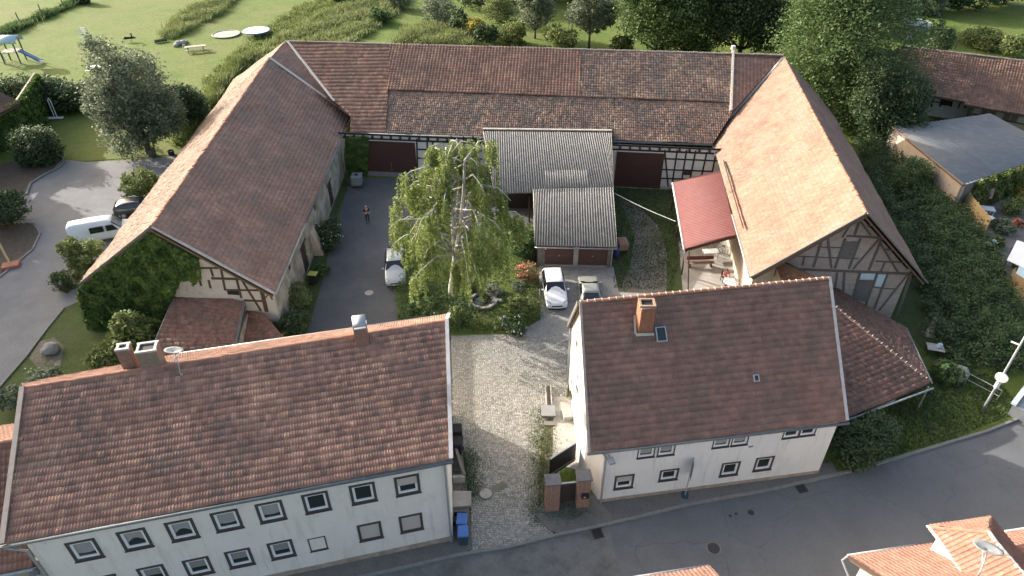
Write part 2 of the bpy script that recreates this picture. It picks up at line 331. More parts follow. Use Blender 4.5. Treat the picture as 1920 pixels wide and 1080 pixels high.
def tiles(poly, m, parent, w=.14, c=.39, amp=.022, step=.022, prof='roll', per=2, seed=1, sag=.03, lift=.03, jit=.004, name='roof_tiles', belly=0):
    o, u, v, n = plane(poly); P = np.array(poly, float)-o; U = P@u; Vv = P@v
    ss, hh = map(np.array, PROF[prof]); r = np.random.default_rng(seed)
    def urange(vq):
        lo = np.full(vq.shape, 1e9); hi = np.full(vq.shape, -1e9)
        for i in range(len(U)):
            j = (i+1) % len(U); v0, v1 = Vv[i], Vv[j]
            if abs(v1-v0) < 1e-6: continue
            t = (vq-v0)/(v1-v0); ok = (t >= -1e-6) & (t <= 1+1e-6); x = U[i]+(U[j]-U[i])*np.clip(t, 0, 1)
            lo = np.where(ok, np.minimum(lo, x), lo); hi = np.where(ok, np.maximum(hi, x), hi)
        return lo, hi
    vmin, vmax = Vv.min()+1e-4, Vv.max()-1e-4; nc = max(1, int(round((vmax-vmin)/c))); c = (vmax-vmin)/nc
    u0 = U.min(); nr = int(math.ceil((U.max()-u0)/w)); cols = (u0+(np.arange(nr)[:, None]+ss[None, :])*w).ravel()
    cols = np.append(cols, u0+nr*w); ph = np.append(np.tile(hh, nr), hh[0]); tile_i = (np.append(np.repeat(np.arange(nr), len(ss)), nr-1)//per)
    nt_ = tile_i.max()+1; rowsV = []; rowsU = []; rowsH = []; T = []; D = []
    quad = len(poly) == 4
    if quad:
        Lr = .5*(np.hypot(*(P[3]-P[0])@np.array([u, v]).T)+np.hypot(*(P[2]-P[1])@np.array([u, v]).T)); vmin, vmax = 0., Lr; nc = max(1, int(round(Lr/c))); c = Lr/nc
    for k in range(nc):
        va = vmin+k*c; vb = min(va+c*1.03, vmax); tl = r.normal(0, jit, nt_); tc = r.random(nt_)
        off = (w*per*.5 if (k % 2 and prof == 'flat') else 0)
        for q, (vv, h) in enumerate(((va, ph*amp-.04), (va, ph*amp+step+tl[tile_i]), (vb, ph*amp*.9))):
            dj = r.normal(0, jit*1.2, nt_)[tile_i] if q < 2 else 0
            rowsV.append(np.full(cols.shape, vv)+(dj if k else 0)); rowsU.append(cols+off); rowsH.append(h)
        T.append(tc[tile_i][:-1])
    Uq = np.array(rowsU); Vq = np.array(rowsV); Hq = np.array(rowsH); Vc = np.clip(Vq, vmin, vmax)
    tt = (Vc-vmin)/(vmax-vmin); Hq = Hq+lift-belly*4*tt*(1-tt)
    if quad:
        A, B = P[0]+tt[..., None]*(P[3]-P[0]), P[1]+tt[..., None]*(P[2]-P[1]); lo, hi = A@u, B@u; Uq = np.clip(Uq, lo, hi); f = (Uq-lo)/np.maximum(hi-lo, 1e-6)
        Hq = Hq+smooth_noise(Uq, Vq, seed+5, sag, 7.)+smooth_noise(Uq, Vq, seed+9, sag*.35, 2.); X = o+A+(B-A)*f[..., None]+Hq[..., None]*n
    else:
        lo, hi = urange(Vc); Uq = np.clip(Uq, lo, np.maximum(lo, hi))
        Hq = Hq+smooth_noise(Uq, Vq, seed+5, sag, 7.)+smooth_noise(Uq, Vq, seed+9, sag*.35, 2.); X = o+Uq[..., None]*u+Vc[..., None]*v+Hq[..., None]*n
    nC = len(cols); idx = np.arange(X.shape[0]*nC).reshape(X.shape[0], nC); F_ = []; TT = []
    patch = smooth_noise(Uq, Vq, seed+3, .16, 5.)
    for k in range(nc):
        for q in (0, 1):
            a = idx[3*k+q]; b = idx[3*k+q+1]; f = np.stack([a[:-1], a[1:], b[1:], b[:-1]], 1)
            wid = np.maximum(Uq[3*k+q, 1:]-Uq[3*k+q, :-1], Uq[3*k+q+1, 1:]-Uq[3*k+q+1, :-1]); ok = wid > 1e-4
            F_.append(f[ok]); TT.append((.12+.76*T[k]+patch[3*k+q, :-1])[ok])
    return np_mesh(name, X.reshape(-1, 3), np.concatenate(F_), m, parent, np.clip(np.concatenate(TT), 0, 1), kind='stuff')
def ridge_caps(p, q, m, parent, L=.38, r=.13, name='ridge_tile', lip=None, jit=.012):
    p = np.array(p, float); q = np.array(q, float); n = max(1, int(np.linalg.norm(q-p)/L)); d = (q-p)/n; dn = d/np.linalg.norm(d)
    sd_ = np.cross(dn, [0, 0, 1.]); sd_ /= np.linalg.norm(sd_); up = np.cross(sd_, dn); V = []; Fs = []
    for i, (t, rr) in enumerate(((-.04, r*1.12), (1.0, r*.94))):
        for k in range(7):
            a = math.pi*k/6; V.append(d*t+sd_*math.cos(a)*rr+up*(math.sin(a)*rr*.85-.03))
    Fs = [(k, k+1, 8+k, 7+k) for k in range(6)]+[(6, 5, 4, 3, 2, 1, 0), (7, 8, 9, 10, 11, 12, 13)]
    me = bpy.data.meshes.new(name); me.from_pydata([tuple(x) for x in V], [], Fs); me.update(); me.materials.append(m); rootloc = root_mx(parent).inverted()
    for i in range(n):
        o = bpy.data.objects.new(name, me); COL.objects.link(o); o.parent = parent
        o.location = rootloc@Vector(p+d*i+np.array([rnd.gauss(0, jit), rnd.gauss(0, jit), rnd.gauss(0, jit*.6)]))
    if lip:
        mb = MB()
        for i in range(n):
            c = p+d*i; mb.tube([c+sd_*math.cos(a)*r*1.08+up*(math.sin(a)*r-.03) for a in np.linspace(.5, 2.6, 5)], .022, 5)
        mb.build('mortar_joint', lip, parent, kind='stuff')
def roof_part(th, name, poly, m, thick=.14, **kw):
    o, u, v, n = plane(poly); P_ = np.array(poly, float)-o; n_down = .03+1.5*kw.get('sag', .03)+kw.get('belly', 0)+.45*float(np.abs(P_@n).max() if len(poly) == 4 else 0); d = MB().slab([np.array(p)-n*n_down for p in poly], thick, n).build(name, M['deck'], th)
    tiles(poly, m, d, **kw); return d
def verge(p, q, parent, m, wd=.16, ht=.10, name='verge_board', dz=.05):
    p = np.array(p, float)+[0, 0, dz]; q = np.array(q, float)+[0, 0, dz]; return MB().bar(p, q, wd, ht).build(name, m, parent)
def gutter(p, q, parent, m, r=.075, name='gutter', dz=-.06):
    p = np.array(p, float)+[0, 0, dz]; q = np.array(q, float)+[0, 0, dz]; return MB().tube([p, q], r, 8).build(name, m, parent, smooth=True)
def poly_wall(pts, m, parent, t=.25, name='wall', n=None):
    P = [np.array(p, float) for p in pts]; nn = np.cross(P[1]-P[0], P[2]-P[0]); nn /= np.linalg.norm(nn)
    if n is not None and nn[:2]@n < 0: nn = -nn
    k = len(P); return MB().add(P+[p-nn*t for p in P], [tuple(range(k)), tuple(range(2*k-1, k-1, -1))]+[(i, k+i, k+(i+1) % k, (i+1) % k) for i in range(k)]).build(name, m, parent)
def wall_holes(W, u0, u1, z0, z1, holes, m, parent, depth=.16, name='wall'):
    us = sorted({u0, u1, *[h[0] for h in holes], *[h[2] for h in holes]}); zs = sorted({z0, z1, *[h[1] for h in holes], *[h[3] for h in holes]})
    us = [x for x in us if u0 <= x <= u1]; zs = [x for x in zs if z0 <= x <= z1]; mb = MB()
    for i in range(len(us)-1):
        for j in range(len(zs)-1):
            cu, cz = (us[i]+us[i+1])/2, (zs[j]+zs[j+1])/2
            if any(h[0] < cu < h[2] and h[1] < cz < h[3] for h in holes): continue
            mb.add([W.p(us[i], zs[j]), W.p(us[i+1], zs[j]), W.p(us[i+1], zs[j+1]), W.p(us[i], zs[j+1])], [(0, 1, 2, 3)])
    for a, b, c, d in holes:
        q = [(a, b), (c, b), (c, d), (a, d)]
        for i in range(4):
            (x0, y0), (x1, y1) = q[i], q[(i+1) % 4]
            mb.add([W.p(x0, y0), W.p(x1, y1), W.p(x1, y1, -depth), W.p(x0, y0, -depth)], [(0, 1, 2, 3)])
    return mb.build(name, m, parent)
def ubox(mb, W, a, b, c, d, o0, o1):
    mb.hexa([W.p(a, b, o1), W.p(c, b, o1), W.p(c, b, o0), W.p(a, b, o0)], [W.p(a, d, o1), W.p(c, d, o1), W.p(c, d, o0), W.p(a, d, o0)]); return mb
def window(W, u, z, wd, ht, th, sur=.14, style='open', sm=None, casement=2):
    """u,z centre of the whole opening incl. surround; wall hole is wd-2*sur"""
    a, b, c, d = u-wd/2, z-ht/2, u+wd/2, z+ht/2; mb = MB()
    for q in ((a, b, c, b+sur), (a, d-sur, c, d), (a, b+sur, a+sur, d-sur), (c-sur, b+sur, c, d-sur)): ubox(mb, W, *q, -.01, .03)
    ubox(mb, W, a-.03, b-.035, c+.03, b, -.01, .075)
    win = mb.build('window', sm or M['surround'], th)
    ia, ib, ic, id_ = a+sur, b+sur, c-sur, d-sur
    if style == 'closed':
        sh = MB(); n = max(6, int((id_-ib)/.09))
        for k in range(n): ubox(sh, W, ia, ib+(id_-ib)*k/n, ic, ib+(id_-ib)*(k+.93)/n, -.05, -.015)
        sh.build('roller_shutter', M['shutter'], win); return (ia, ib, ic, id_)
    f = MB(); e = .11
    for q in ((ia, ib, ic, ib+e), (ia, id_-e, ic, id_), (ia, ib+e, ia+e, id_-e), (ic-e, ib+e, ic, id_-e)): ubox(f, W, *q, -.10, -.025)
    if casement == 2: ubox(f, W, (ia+ic)/2-.04, ib+e, (ia+ic)/2+.04, id_-e, -.09, -.035)
    f.build('frame', M['frame_white'], win)
    ubox(MB(), W, ia+e, ib+e, ic-e, id_-e, -.085, -.075).build('pane', M['glass'], win)
    if style == 'half':
        sh = MB(); zb = ib+(id_-ib)*.5
        for k in range(6): ubox(sh, W, ia, zb+(id_-zb)*k/6, ic, zb+(id_-zb)*(k+.93)/6, -.05, -.02)
        sh.build('roller_shutter', M['shutter'], win)
    elif style in ('curtain', 'blind', 'low'):
        zt = {'curtain': (.30, .96), 'blind': (.35, .96), 'low': (.30, .97)}[style]; h = id_-ib
        if style == 'blind':
            cu = MB()
            for k in range(7):
                zz = ib+h*(.4+.54*k/7); ubox(cu, W, ia+e+.01, zz, ic-e-.01, zz+h*.055, -.073, -.069)
            cu.build('blind', M['curtain'], win)
        else:
            N = 13; V = []; Fs = []
            for k in range(N+1):
                t = k/N; x = ia+e+.015+(ic-ia-2*e-.03)*t; o = -.070+.003*math.sin(k*2.4); bot = ib+h*(zt[0]+(.22 if style == 'curtain' else .05)*math.sin(math.pi*t)*(1 if style == 'curtain' else -1)); V += [W.p(x, bot, o), W.p(x, ib+h*zt[1], o)]
            for k in range(N): Fs.append((2*k, 2*k+2, 2*k+3, 2*k+1))
            MB().add(V, Fs).build('curtain', M['curtain'], win)
    return (ia, ib, ic, id_)
def beams(W, segs, th, m, wd=.17, o=.03, name='beam'):
    for s in segs:
        (x0, y0), (x1, y1) = W.uz(*s[0]), W.uz(*s[1]); ww = s[2] if len(s) > 2 else wd
        d = np.array([x1-x0, y1-y0]); L = np.hypot(*d); d /= L; nn = np.array([-d[1], d[0]])*ww/2; o_ = o+rnd.uniform(0, .012)
        q = [(x0+nn[0], y0+nn[1]), (x0-nn[0], y0-nn[1]), (x1-nn[0], y1-nn[1]), (x1+nn[0], y1+nn[1])]
        MB().hexa([W.p(*a, -.02) for a in q], [W.p(*a, o_) for a in q]).build(name, m, th)
def zoomed(ox, oy, k, segs): return [tuple([(s[0][0]/k+ox, s[0][1]/k+oy), (s[1][0]/k+ox, s[1][1]/k+oy)]+list(s[2:])) for s in segs]
def mid(a, b, t=.5): return np.array(a)*(1-t)+np.array(b)*t

# ------------------------------------------------------------ plants
def leaf_quads(C, size, up=.35, asp=.55, seed=0, droop=0):
    r = np.random.default_rng(seed); n = len(C); d = r.normal(size=(n, 3)); d[:, 2] = d[:, 2]*(1-up)-droop; d /= np.linalg.norm(d, axis=1)[:, None]
    nn = r.normal(size=(n, 3)); nn[:, 2] = np.abs(nn[:, 2])+up*2; b = np.cross(nn, d); b /= np.maximum(np.linalg.norm(b, axis=1), 1e-6)[:, None]
    s = (size*r.uniform(.6, 1.4, n))[:, None]; V = np.stack([C-d*s*.5, C+b*s*asp*.5, C+d*s*.5, C-b*s*asp*.5], 1).reshape(-1, 3)
    return V, np.arange(4*n).reshape(n, 4)
def blob_points(blobs, n, clump=.16, per=26, seed=0, shell=.62):
    """blobs: (centre, radii); leaf clumps sit towards the outside of every blob"""
    r = np.random.default_rng(seed); P = []; T = []; vol = np.array([np.prod(b[1])**(2/3) for b in blobs]); share = vol/vol.sum()
    for (c, rad), sh in zip(blobs, share):
        k = max(6, int(n*sh/per)); d = r.normal(size=(k, 3)); d /= np.linalg.norm(d, axis=1)[:, None]; rr = shell+(1.06-shell)*r.random(k)**.7
        cc = np.array(c)+d*np.array(rad)*rr[:, None]; ct = r.uniform(0, 1, k); s = clump*np.mean(rad)
        q = np.repeat(cc, per, 0)+r.normal(size=(k*per, 3))*s*np.array([1, 1, .7]); P.append(q); T.append(np.repeat(ct, per)*.55+r.random(k*per)*.45)
    return np.concatenate(P), np.concatenate(T)
def crown_mesh(th, blobs, n, size, m, seed=0, name='crown', **kw):
    P, T = blob_points(blobs, n, seed=seed, **kw); P[:, 2] = np.maximum(P[:, 2], .04); V, Fq = leaf_quads(P, size, seed=seed+1)
    return np_mesh(name, V, Fq, m, th, T)
def rand_blobs(c, R, H, k, seed):
    r = np.random.default_rng(seed); B = [((c[0], c[1], c[2]), (R*.72, R*.72, H*.42))]
    for i in range(k):
        a = r.uniform(0, 6.28); z = r.uniform(-.38, .42); rr = R*.62*math.sqrt(max(.1, 1-(z/.5)**2))*r.uniform(.7, 1.1); s = r.uniform(.32, .5)
        B.append(((c[0]+math.cos(a)*rr, c[1]+math.sin(a)*rr, c[2]+z*H), (R*s, R*s, H*s*.6)))
    return B
def tree(name, label, base, H, R, n, size, m, cat='tree', trunk=.22, bottom=.28, group=None, seed=1, k=9, bark=None, lean=(0, 0)):
    base = np.array(base, float); th = thing(name, label, cat, base, 0, group); r = random.Random(seed); hb = H*bottom
    mb = MB(); top_ = base+np.array([lean[0]*.6, lean[1]*.6, H*.62]); mb.tube([base-[0, 0, .05], base+[lean[0]*.1, lean[1]*.1, hb*.5], base+[lean[0]*.25, lean[1]*.25, hb], top_], [trunk*1.25, trunk, trunk*.85, trunk*.3], 8)
    for i in range(6):
        a = i*1.05+r.uniform(-.3, .3); s = base+np.array([lean[0]*.25, lean[1]*.25, hb*r.uniform(.75, 1.1)]); e = s+np.array([math.cos(a)*R*.7, math.sin(a)*R*.7, H*r.uniform(.2, .42)])
        mb.tube([s, mid(s, e, .45)+[0, 0, -.04*H], e], [trunk*.5, trunk*.32, trunk*.1], 6)
    mb.build('trunk', bark or M['bark'], th, smooth=True)
    c = base+np.array([lean[0], lean[1], hb+(H-hb)*.5]); crown_mesh(th, rand_blobs(c, R, H-hb, k, seed), n, size, m, seed)
    return th
def shrub(label, base, R, H, n, m, size=.16, cat='shrub', name='shrub', group=None, seed=1, k=4, flowers=None):
    base = np.array(base, float); th = thing(name, label, cat, base, 0, group); mb = MB(); r = random.Random(seed)
    for i in range(4):
        a = r.uniform(0, 6.28); mb.tube([base-[0, 0, .03], base+[math.cos(a)*R*.3, math.sin(a)*R*.3, H*.4], base+[math.cos(a)*R*.6, math.sin(a)*R*.6, H*.75]], [.035, .025, .01], 5)
    mb.build('stem', M['bark'], th); crown_mesh(th, rand_blobs(base+[0, 0, H*.5], R, H, k, seed), int(n*.62), size*1.15, m, seed, 'foliage')
    if flowers:
        P, T = blob_points(rand_blobs(base+[0, 0, H*.55], R, H, k, seed), flowers[1], seed=seed+4, per=4, shell=.9); P[:, 2] = np.maximum(P[:, 2], .1); V, Fq = leaf_quads(P, flowers[2], seed=seed+8, asp=.9); np_mesh('flower', V, Fq, flowers[0], th, T, kind='stuff')
    return th
def inside(px, py, poly):
    c = np.zeros(len(px), bool); n = len(poly)
    for i in range(n):
        x0, y0 = poly[i][:2]; x1, y1 = poly[(i+1) % n][:2]
        if y0 == y1: continue
        c ^= ((y0 > py) != (y1 > py)) & (px < (x1-x0)*(py-y0)/(y1-y0)+x0)
    return c
def scatter(poly, n, seed=0):
    P = np.array([p[:2] for p in poly]); r = np.random.default_rng(seed); lo, hi = P.min(0), P.max(0); out = []
    while sum(map(len, out)) < n:
        q = lo+(hi-lo)*r.random((n*2, 2)); out.append(q[inside(q[:, 0], q[:, 1], P)])
    return np.concatenate(out)[:n]
def blades(name, label, poly, n, h, m, seed=0, wd=.05, cat='grass', lean=.35, clump=0):
    r = np.random.default_rng(seed); Q = scatter(poly, n, seed)
    if clump:
        C = scatter(poly, max(4, n//clump), seed+1); Q = C[r.integers(0, len(C), n)]+r.normal(size=(n, 2))*.35
    hh = h*r.uniform(.45, 1.25, n)*(1+.35*np.sin(Q[:, 0]*.9)*np.cos(Q[:, 1]*.7)); a = r.uniform(0, 6.28, n); d = np.stack([np.cos(a), np.sin(a)], 1); l = r.normal(size=(n, 2))*lean
    b = np.concatenate([Q, np.zeros((n, 1))], 1); t = np.concatenate([Q+l*hh[:, None], hh[:, None]], 1); ww = np.concatenate([d*wd/2, np.zeros((n, 1))], 1)*r.uniform(.6, 1.5, n)[:, None]
    mdp = b*.45+t*.55; mdp[:, :2] -= l*hh[:, None]*.15
    V = np.stack([b-ww*.6, b+ww*.6, mdp+ww, mdp-ww, mdp-ww, mdp+ww, t+ww*.25, t-ww*.25], 1).reshape(-1, 3)
    k = np.arange(n)*8; Fq = np.stack([np.stack([k, k+1, k+2, k+3], 1), np.stack([k+4, k+5, k+6, k+7], 1)], 1).reshape(-1, 4)
    o = np_mesh(name, V, Fq, m, None, np.repeat(r.random(n), 2), kind='stuff'); return tag(o, label, cat)
def thicket(name, label, poly, n, hmax, m, size=.22, seed=0, cat='undergrowth', wl=3.5, hmin=.25):
    r = np.random.default_rng(seed); k = n//22; C = scatter(poly, k, seed); hz = hmin+(hmax-hmin)*np.clip(.5+smooth_noise(C[:, 0], C[:, 1], seed+2, .55, wl), 0.05, 1)
    cc = np.concatenate([C, (hz*r.random(k)**.35)[:, None]], 1); P = np.repeat(cc, 22, 0)+r.normal(size=(k*22, 3))*np.array([.28, .28, .18]); P[:, 2] = np.maximum(P[:, 2], .03)
    V, Fq = leaf_quads(P, size, seed=seed+3); o = np_mesh(name, V, Fq, m, None, np.repeat(r.random(k), 22)*.55+r.random(k*22)*.45, kind='stuff'); return tag(o, label, cat)
def ground(name, pts, m, z, kind='structure', label=None):
    P = [at(*p) if len(p) == 2 else np.array(p, float) for p in pts]; me = bpy.data.meshes.new(name); bm = bmesh.new()
    f = bm.faces.new([bm.verts.new((float(p[0]), float(p[1]), z)) for p in P]); bmesh.ops.triangulate(bm, faces=[f]); bmesh.ops.recalc_face_normals(bm, faces=bm.faces[:])
    for q in bm.faces:
        if q.normal.z < 0: q.normal_flip()
    bm.to_mesh(me); bm.free(); o = link(name, me, m); o['kind'] = kind
    if label: o['label'] = label
    return o

# ------------------------------------------------------------ the ground
def on_plane(px, py, p0, n):
    d = ray(px, py); c = np.array([0, 0, CAM_H]); t = ((np.array(p0)-c)@n)/(d@n); return c+d*t
def zrow(base, py):          # height above a ground point at which a vertical through it is seen at row py
    lo, hi = 0., 30.
    for _ in range(50):
        m_ = (lo+hi)/2; y, z = base[1], m_-CAM_H; d = y*CT-z*ST; u = y*ST+z*CT
        if 540-FPX*u/d > py: lo = m_
        else: hi = m_
    return lo
ground('ground', [(-400, -80, 0), (400, -80, 0), (400, 600, 0), (-400, 600, 0)], M['meadow'], -.03)
ground('gravel_lot', [(0, 760), (-260, 900), (-300, 520), (-60, 420), (45, 372), (60, 345), (118, 298), (160, 304), (250, 300), (335, 292), (360, 330), (200, 560), (118, 578), (0, 724)], M['gravel_lot'], .004)
ground('flower_bed', [(-60, 430), (20, 418), (60, 420), (76, 436), (62, 470), (30, 492), (0, 522), (-60, 560)], M['soil'], .010)
ground('flower_bed', [(-60, 330), (60, 290), (118, 292), (100, 318), (58, 345), (45, 372), (-60, 420)], M['soil'], .008)
ground('lawn', [(95, 222), (230, 215), (350, 215), (365, 255), (335, 290), (250, 296), (160, 302), (122, 300), (110, 280)], M['lawn'], .008)
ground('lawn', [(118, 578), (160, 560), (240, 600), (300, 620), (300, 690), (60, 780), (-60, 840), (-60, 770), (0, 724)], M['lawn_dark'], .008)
ground('sand_patch', [(75, 640), (100, 632), (120, 650), (112, 690), (80, 700), (55, 672)], M['dirt'], .013)
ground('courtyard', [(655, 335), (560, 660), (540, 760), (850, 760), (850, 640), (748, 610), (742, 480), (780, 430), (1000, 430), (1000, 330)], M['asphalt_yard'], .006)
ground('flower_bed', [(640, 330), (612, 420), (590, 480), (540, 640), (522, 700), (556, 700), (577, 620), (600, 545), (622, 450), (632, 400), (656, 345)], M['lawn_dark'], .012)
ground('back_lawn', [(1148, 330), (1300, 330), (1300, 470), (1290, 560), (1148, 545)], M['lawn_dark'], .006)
ground('dirt_track', [(1160, 372), (1195, 385), (1235, 425), (1252, 480), (1248, 575), (1090, 640), (1090, 590), (1160, 545), (1182, 500), (1190, 440), (1172, 400)], M['dirt'], .011)
ground('gravel_yard', [(845, 628), (960, 622), (1006, 600), (1006, 495), (1150, 500), (1160, 548), (1290, 555), (1290, 620), (1075, 680), (1062, 740), (850, 740)], M['gravel'], .016)
ground('garden_lawn', [(752, 440), (930, 425), (1002, 425), (1010, 500), (1014, 600), (965, 626), (850, 630), (748, 606), (740, 520)], M['lawn'], .020)
ground('patio', [(1272, 452), (1398, 430), (1420, 560), (1282, 565)], M['concrete'], .018)
ground('lawn', [(1560, 800), (1760, 700), (1860, 690), (2000, 700), (2000, 772), (1920, 781), (1850, 810), (1790, 827), (1690, 857), (1590, 885), (1530, 900)], M['lawn'], .010)
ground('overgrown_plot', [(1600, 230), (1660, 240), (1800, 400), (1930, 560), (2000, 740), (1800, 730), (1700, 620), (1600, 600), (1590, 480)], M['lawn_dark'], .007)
ground('neighbour_yard', [(1800, 390), (1840, 330), (2050, 290), (2300, 600), (1960, 640)], M['concrete_dk'], .009)
KERB = [(600, 1100), (730, 1071), (780, 1060), (855, 1042), (955, 1026), (1047, 1003), (1110, 990), (1185, 973), (1285, 948), (1370, 932), (1440, 920), (1502, 906), (1590, 885), (1690, 857), (1790, 827), (1850, 809), (1920, 781), (2050, 730), (2300, 640)]
kp = [at(*p) for p in KERB]
ground('road', [(-60, 2, 0), (60, -20, 0), (160, 30, 0)]+kp[::-1]+[(-22, 15.5, 0), (-60, 6, 0)], M['asphalt_road'], -.02)
ground('road_patch', [(700, 1078), (860, 1044), (1142, 985), (1150, 1030), (1170, 1100), (1000, 1200), (640, 1200)], M['asphalt_old'], -.014)
mb = MB()
for a, b in zip(kp[:-1], kp[1:]): mb.bar(np.array(a)+[0, 0, .03], np.array(b)+[0, 0, .03], .16, .16)
o = mb.build('kerb', M['kerb']); o['kind'] = 'structure'
def slab(name, pts, m, z0, z1):
    o = MB().prism([at(*p)[:2] for p in pts], z0, z1).build(name, m); o['kind'] = 'structure'; return o
slab('pavement', [(1047, 1001), (1110, 988), (1185, 971), (1285, 946), (1370, 930), (1440, 918), (1502, 904), (1570, 888), (1560, 868), (1105, 930), (1020, 940), (1000, 965), (1030, 996)], M['pavement'], -.1, .09)
slab('pavement', [(560, 1108), (730, 1069), (780, 1058), (868, 1039), (886, 1030), (878, 930), (866, 840), (848, 840), (842, 1000), (540, 1050), (200, 1110), (200, 1180)], M['pavement'], -.1, .09)
DRIVE = [(850, 640), (960, 628), (1062, 640), (1064, 740), (1058, 770), (1020, 790), (1010, 870), (1008, 950), (1040, 1005), (882, 1040), (884, 940), (870, 850), (848, 800)]
ground('driveway', DRIVE, M['joint'], .022)
ground('earth_strip', [(1000, 765), (1042, 765), (1050, 872), (1052, 950), (1000, 965)], M['dirt'], .015)
DP = [at(*p)[:2] for p in DRIVE]
def cobbles():
    r = np.random.default_rng(3); P = np.array(DP); lo, hi = P.min(0), P.max(0); cx = []; y = lo[1]; i = 0
    while y < hi[1]:
        h = .115 if y < 30 else .125; xs = np.arange(lo[0]-.2, hi[0]+.2, .155)+r.uniform(0, .155)+r.normal(0, .010, int(np.ceil((hi[0]-lo[0]+.4)/.155)))[:len(np.arange(lo[0]-.2, hi[0]+.2, .155))]
        cx.append(np.stack([xs, np.full(len(xs), y)+.10*np.sin(xs*.8+i*.01)+r.normal(0, .008, len(xs)), np.full(len(xs), h)], 1)); y += h+.005; i += 1
    C = np.concatenate(cx); C = C[inside(C[:, 0], C[:, 1], DP)]; n = len(C)
    bare = smooth_noise(C[:, 0], C[:, 1], 8, .5, 3.) ; C = C[bare < .85]; n = len(C)
    hx = r.uniform(.058, .073, n); hy = C[:, 2]/2*r.uniform(.80, .93, n); hz = r.uniform(.018, .034, n); V = np.zeros((n, 8, 3)); sg = [(-1, -1), (1, -1), (1, 1), (-1, 1)]
    tl = r.normal(0, .005, (n, 4))
    for k, (a, b) in enumerate(sg):
        V[:, k] = np.stack([C[:, 0]+a*hx, C[:, 1]+b*hy, np.full(n, .01)], 1); V[:, 4+k] = np.stack([C[:, 0]+a*hx*.72, C[:, 1]+b*hy*.68, hz+tl[:, k]], 1)
    V[:, :, 2] += .012; b = (np.arange(n)*8)[:, None]; q = np.array([(4, 5, 6, 7), (0, 1, 5, 4), (1, 2, 6, 5), (2, 3, 7, 6), (3, 0, 4, 7)]); Fq = (b[:, None, :]+q[None]).reshape(-1, 4)
    t = np.repeat(r.random(n), 5); o = np_mesh('cobblestones', V.reshape(-1, 3), Fq, M['cobble'], None, t, kind='stuff'); return tag(o, 'worn grey cobblestones paving the driveway between the two white houses', 'cobbles')
cobbles()

# ------------------------------------------------------------ left white house
LH = thing('house', 'long white rendered house with two window rows and red ribbed tile roof at bottom left', 'house', at(450, 1000))
FR, FL, AP, RL = at(846, 862, 6.6), at(5, 1022, 6.6), at(838, 601, 9.1), at(43, 727, 9.1)
BR = at(842, 590, 7.8); nb = np.cross(AP-BR, RL-AP); nb /= np.linalg.norm(nb)
BM, BL = on_plane(335, 664, BR, nb), on_plane(41, 721, BR, nb)
front = roof_part(LH, 'roof', [FL, FR, AP, RL], M['tile_left_house'], w=.135, c=.385, amp=.019, step=.022, prof='roll', seed=3, sag=.03, jit=.005, belly=.09)
back = roof_part(LH, 'roof', [BR, BM, BL, RL, AP], M['tile_left_house'], w=.135, c=.385, amp=.028, step=.02, seed=4, sag=.01)
ridge_caps(RL, AP, M['ridge'], front, .40, .125)
verge(AP, FR, LH, M['verge'], .20, .07, dz=.10); verge(AP, BR, LH, M['verge'], .20, .07, dz=.10); verge(RL, FL, LH, M['ridge_grey'], .22, .08, dz=.10)
gutter(FL+[-.1, -.08, 0], FR+[.1, -.08, 0], LH, M['zinc_dark'], .085); gutter(BM+[0, .1, 0], BR+[0, .1, 0], LH, M['zinc'], .075)
WL = Wall(at(50, 1021, 6.3), at(850, 1013)); L = WL.L; up_pts = [(159, 1031), (253, 1011), (341.5, 993.5), (425.5, 975.5), (508, 959), (593.5, 941.5), (681, 924.5), (764, 909)]
lo_pts = [(288, 1077), (372, 1062), (449.5, 1046), (528, 1030), (694, 996), (771, 980)]
wins = [(*WL.uz(*p), 1.22, 1.42, ('low', 'curtain', 'curtain', 'low', 'low', 'open', 'open', 'half')[i]) for i, p in enumerate(up_pts)]+[(*WL.uz(*p), 1.2, 1.36, ('blind', 'blind', 'blind', 'blind', 'closed', 'closed')[i]) for i, p in enumerate(lo_pts)]
wins.append((*WL.uz(596, 1019), .86, 1.05, 'open'))
u0, z0 = WL.uz(288, 1077)
wins.append((wins[0][0], z0, 1.2, 1.36, 'blind'))
holes = []
for u, z, a, b, st in wins: holes.append(window(WL, u, z, a, b, LH, sur=.13 if a > 1 else .06, style=st, casement=1))
wall_holes(WL, 0, L, 0, 6.55, holes, M['render_cream'], LH)
mb = MB(); ubox(mb, WL, -.03, -.1, L+.02, .42, -.05, .05); mb.build('plinth', M['plinth'], LH)
(ua, za), (ub_, zb) = WL.uz(557, 999), WL.uz(624, 986); (uc, zc), _ = WL.uz(633, 1052), 0
mb = MB(); ubox(mb, WL, ua, .42, ub_, za, -.02, .012); mb.build('walled_up_doorway', M['render_cream'], LH)
g = (AP-FR)[:2]/np.linalg.norm((AP-FR)[:2]); Dp = (BR-FR)[:2]@g
for nm, c0, P_, sgn in (('gable_wall', WL.p(L, 0), AP, 1), ('gable_wall', WL.p(0, 0), RL, -1)):
    e = Dp-.6 if sgn > 0 else 7.0; q = [c0, c0+np.array([*(g*e), 0])]
    poly_wall([q[0], q[1], q[1]+[0, 0, 7.1 if sgn > 0 else 8.0], [*(c0[:2]+g*6.9), 8.55], q[0]+[0, 0, 6.25]], M['render_cream'], LH, .2, nm, n=WL.t*sgn)
bw0, bw1 = WL.p(0, 0)[:2]+g*6.1, WL.p(L, 0)[:2]+g*(Dp-.6); poly_wall([[*bw0, 0], [*bw1, 0], [*bw1, 7.3], [*bw0, 8.0]], M['render_cream'], LH, .2, 'back_wall', n=g)
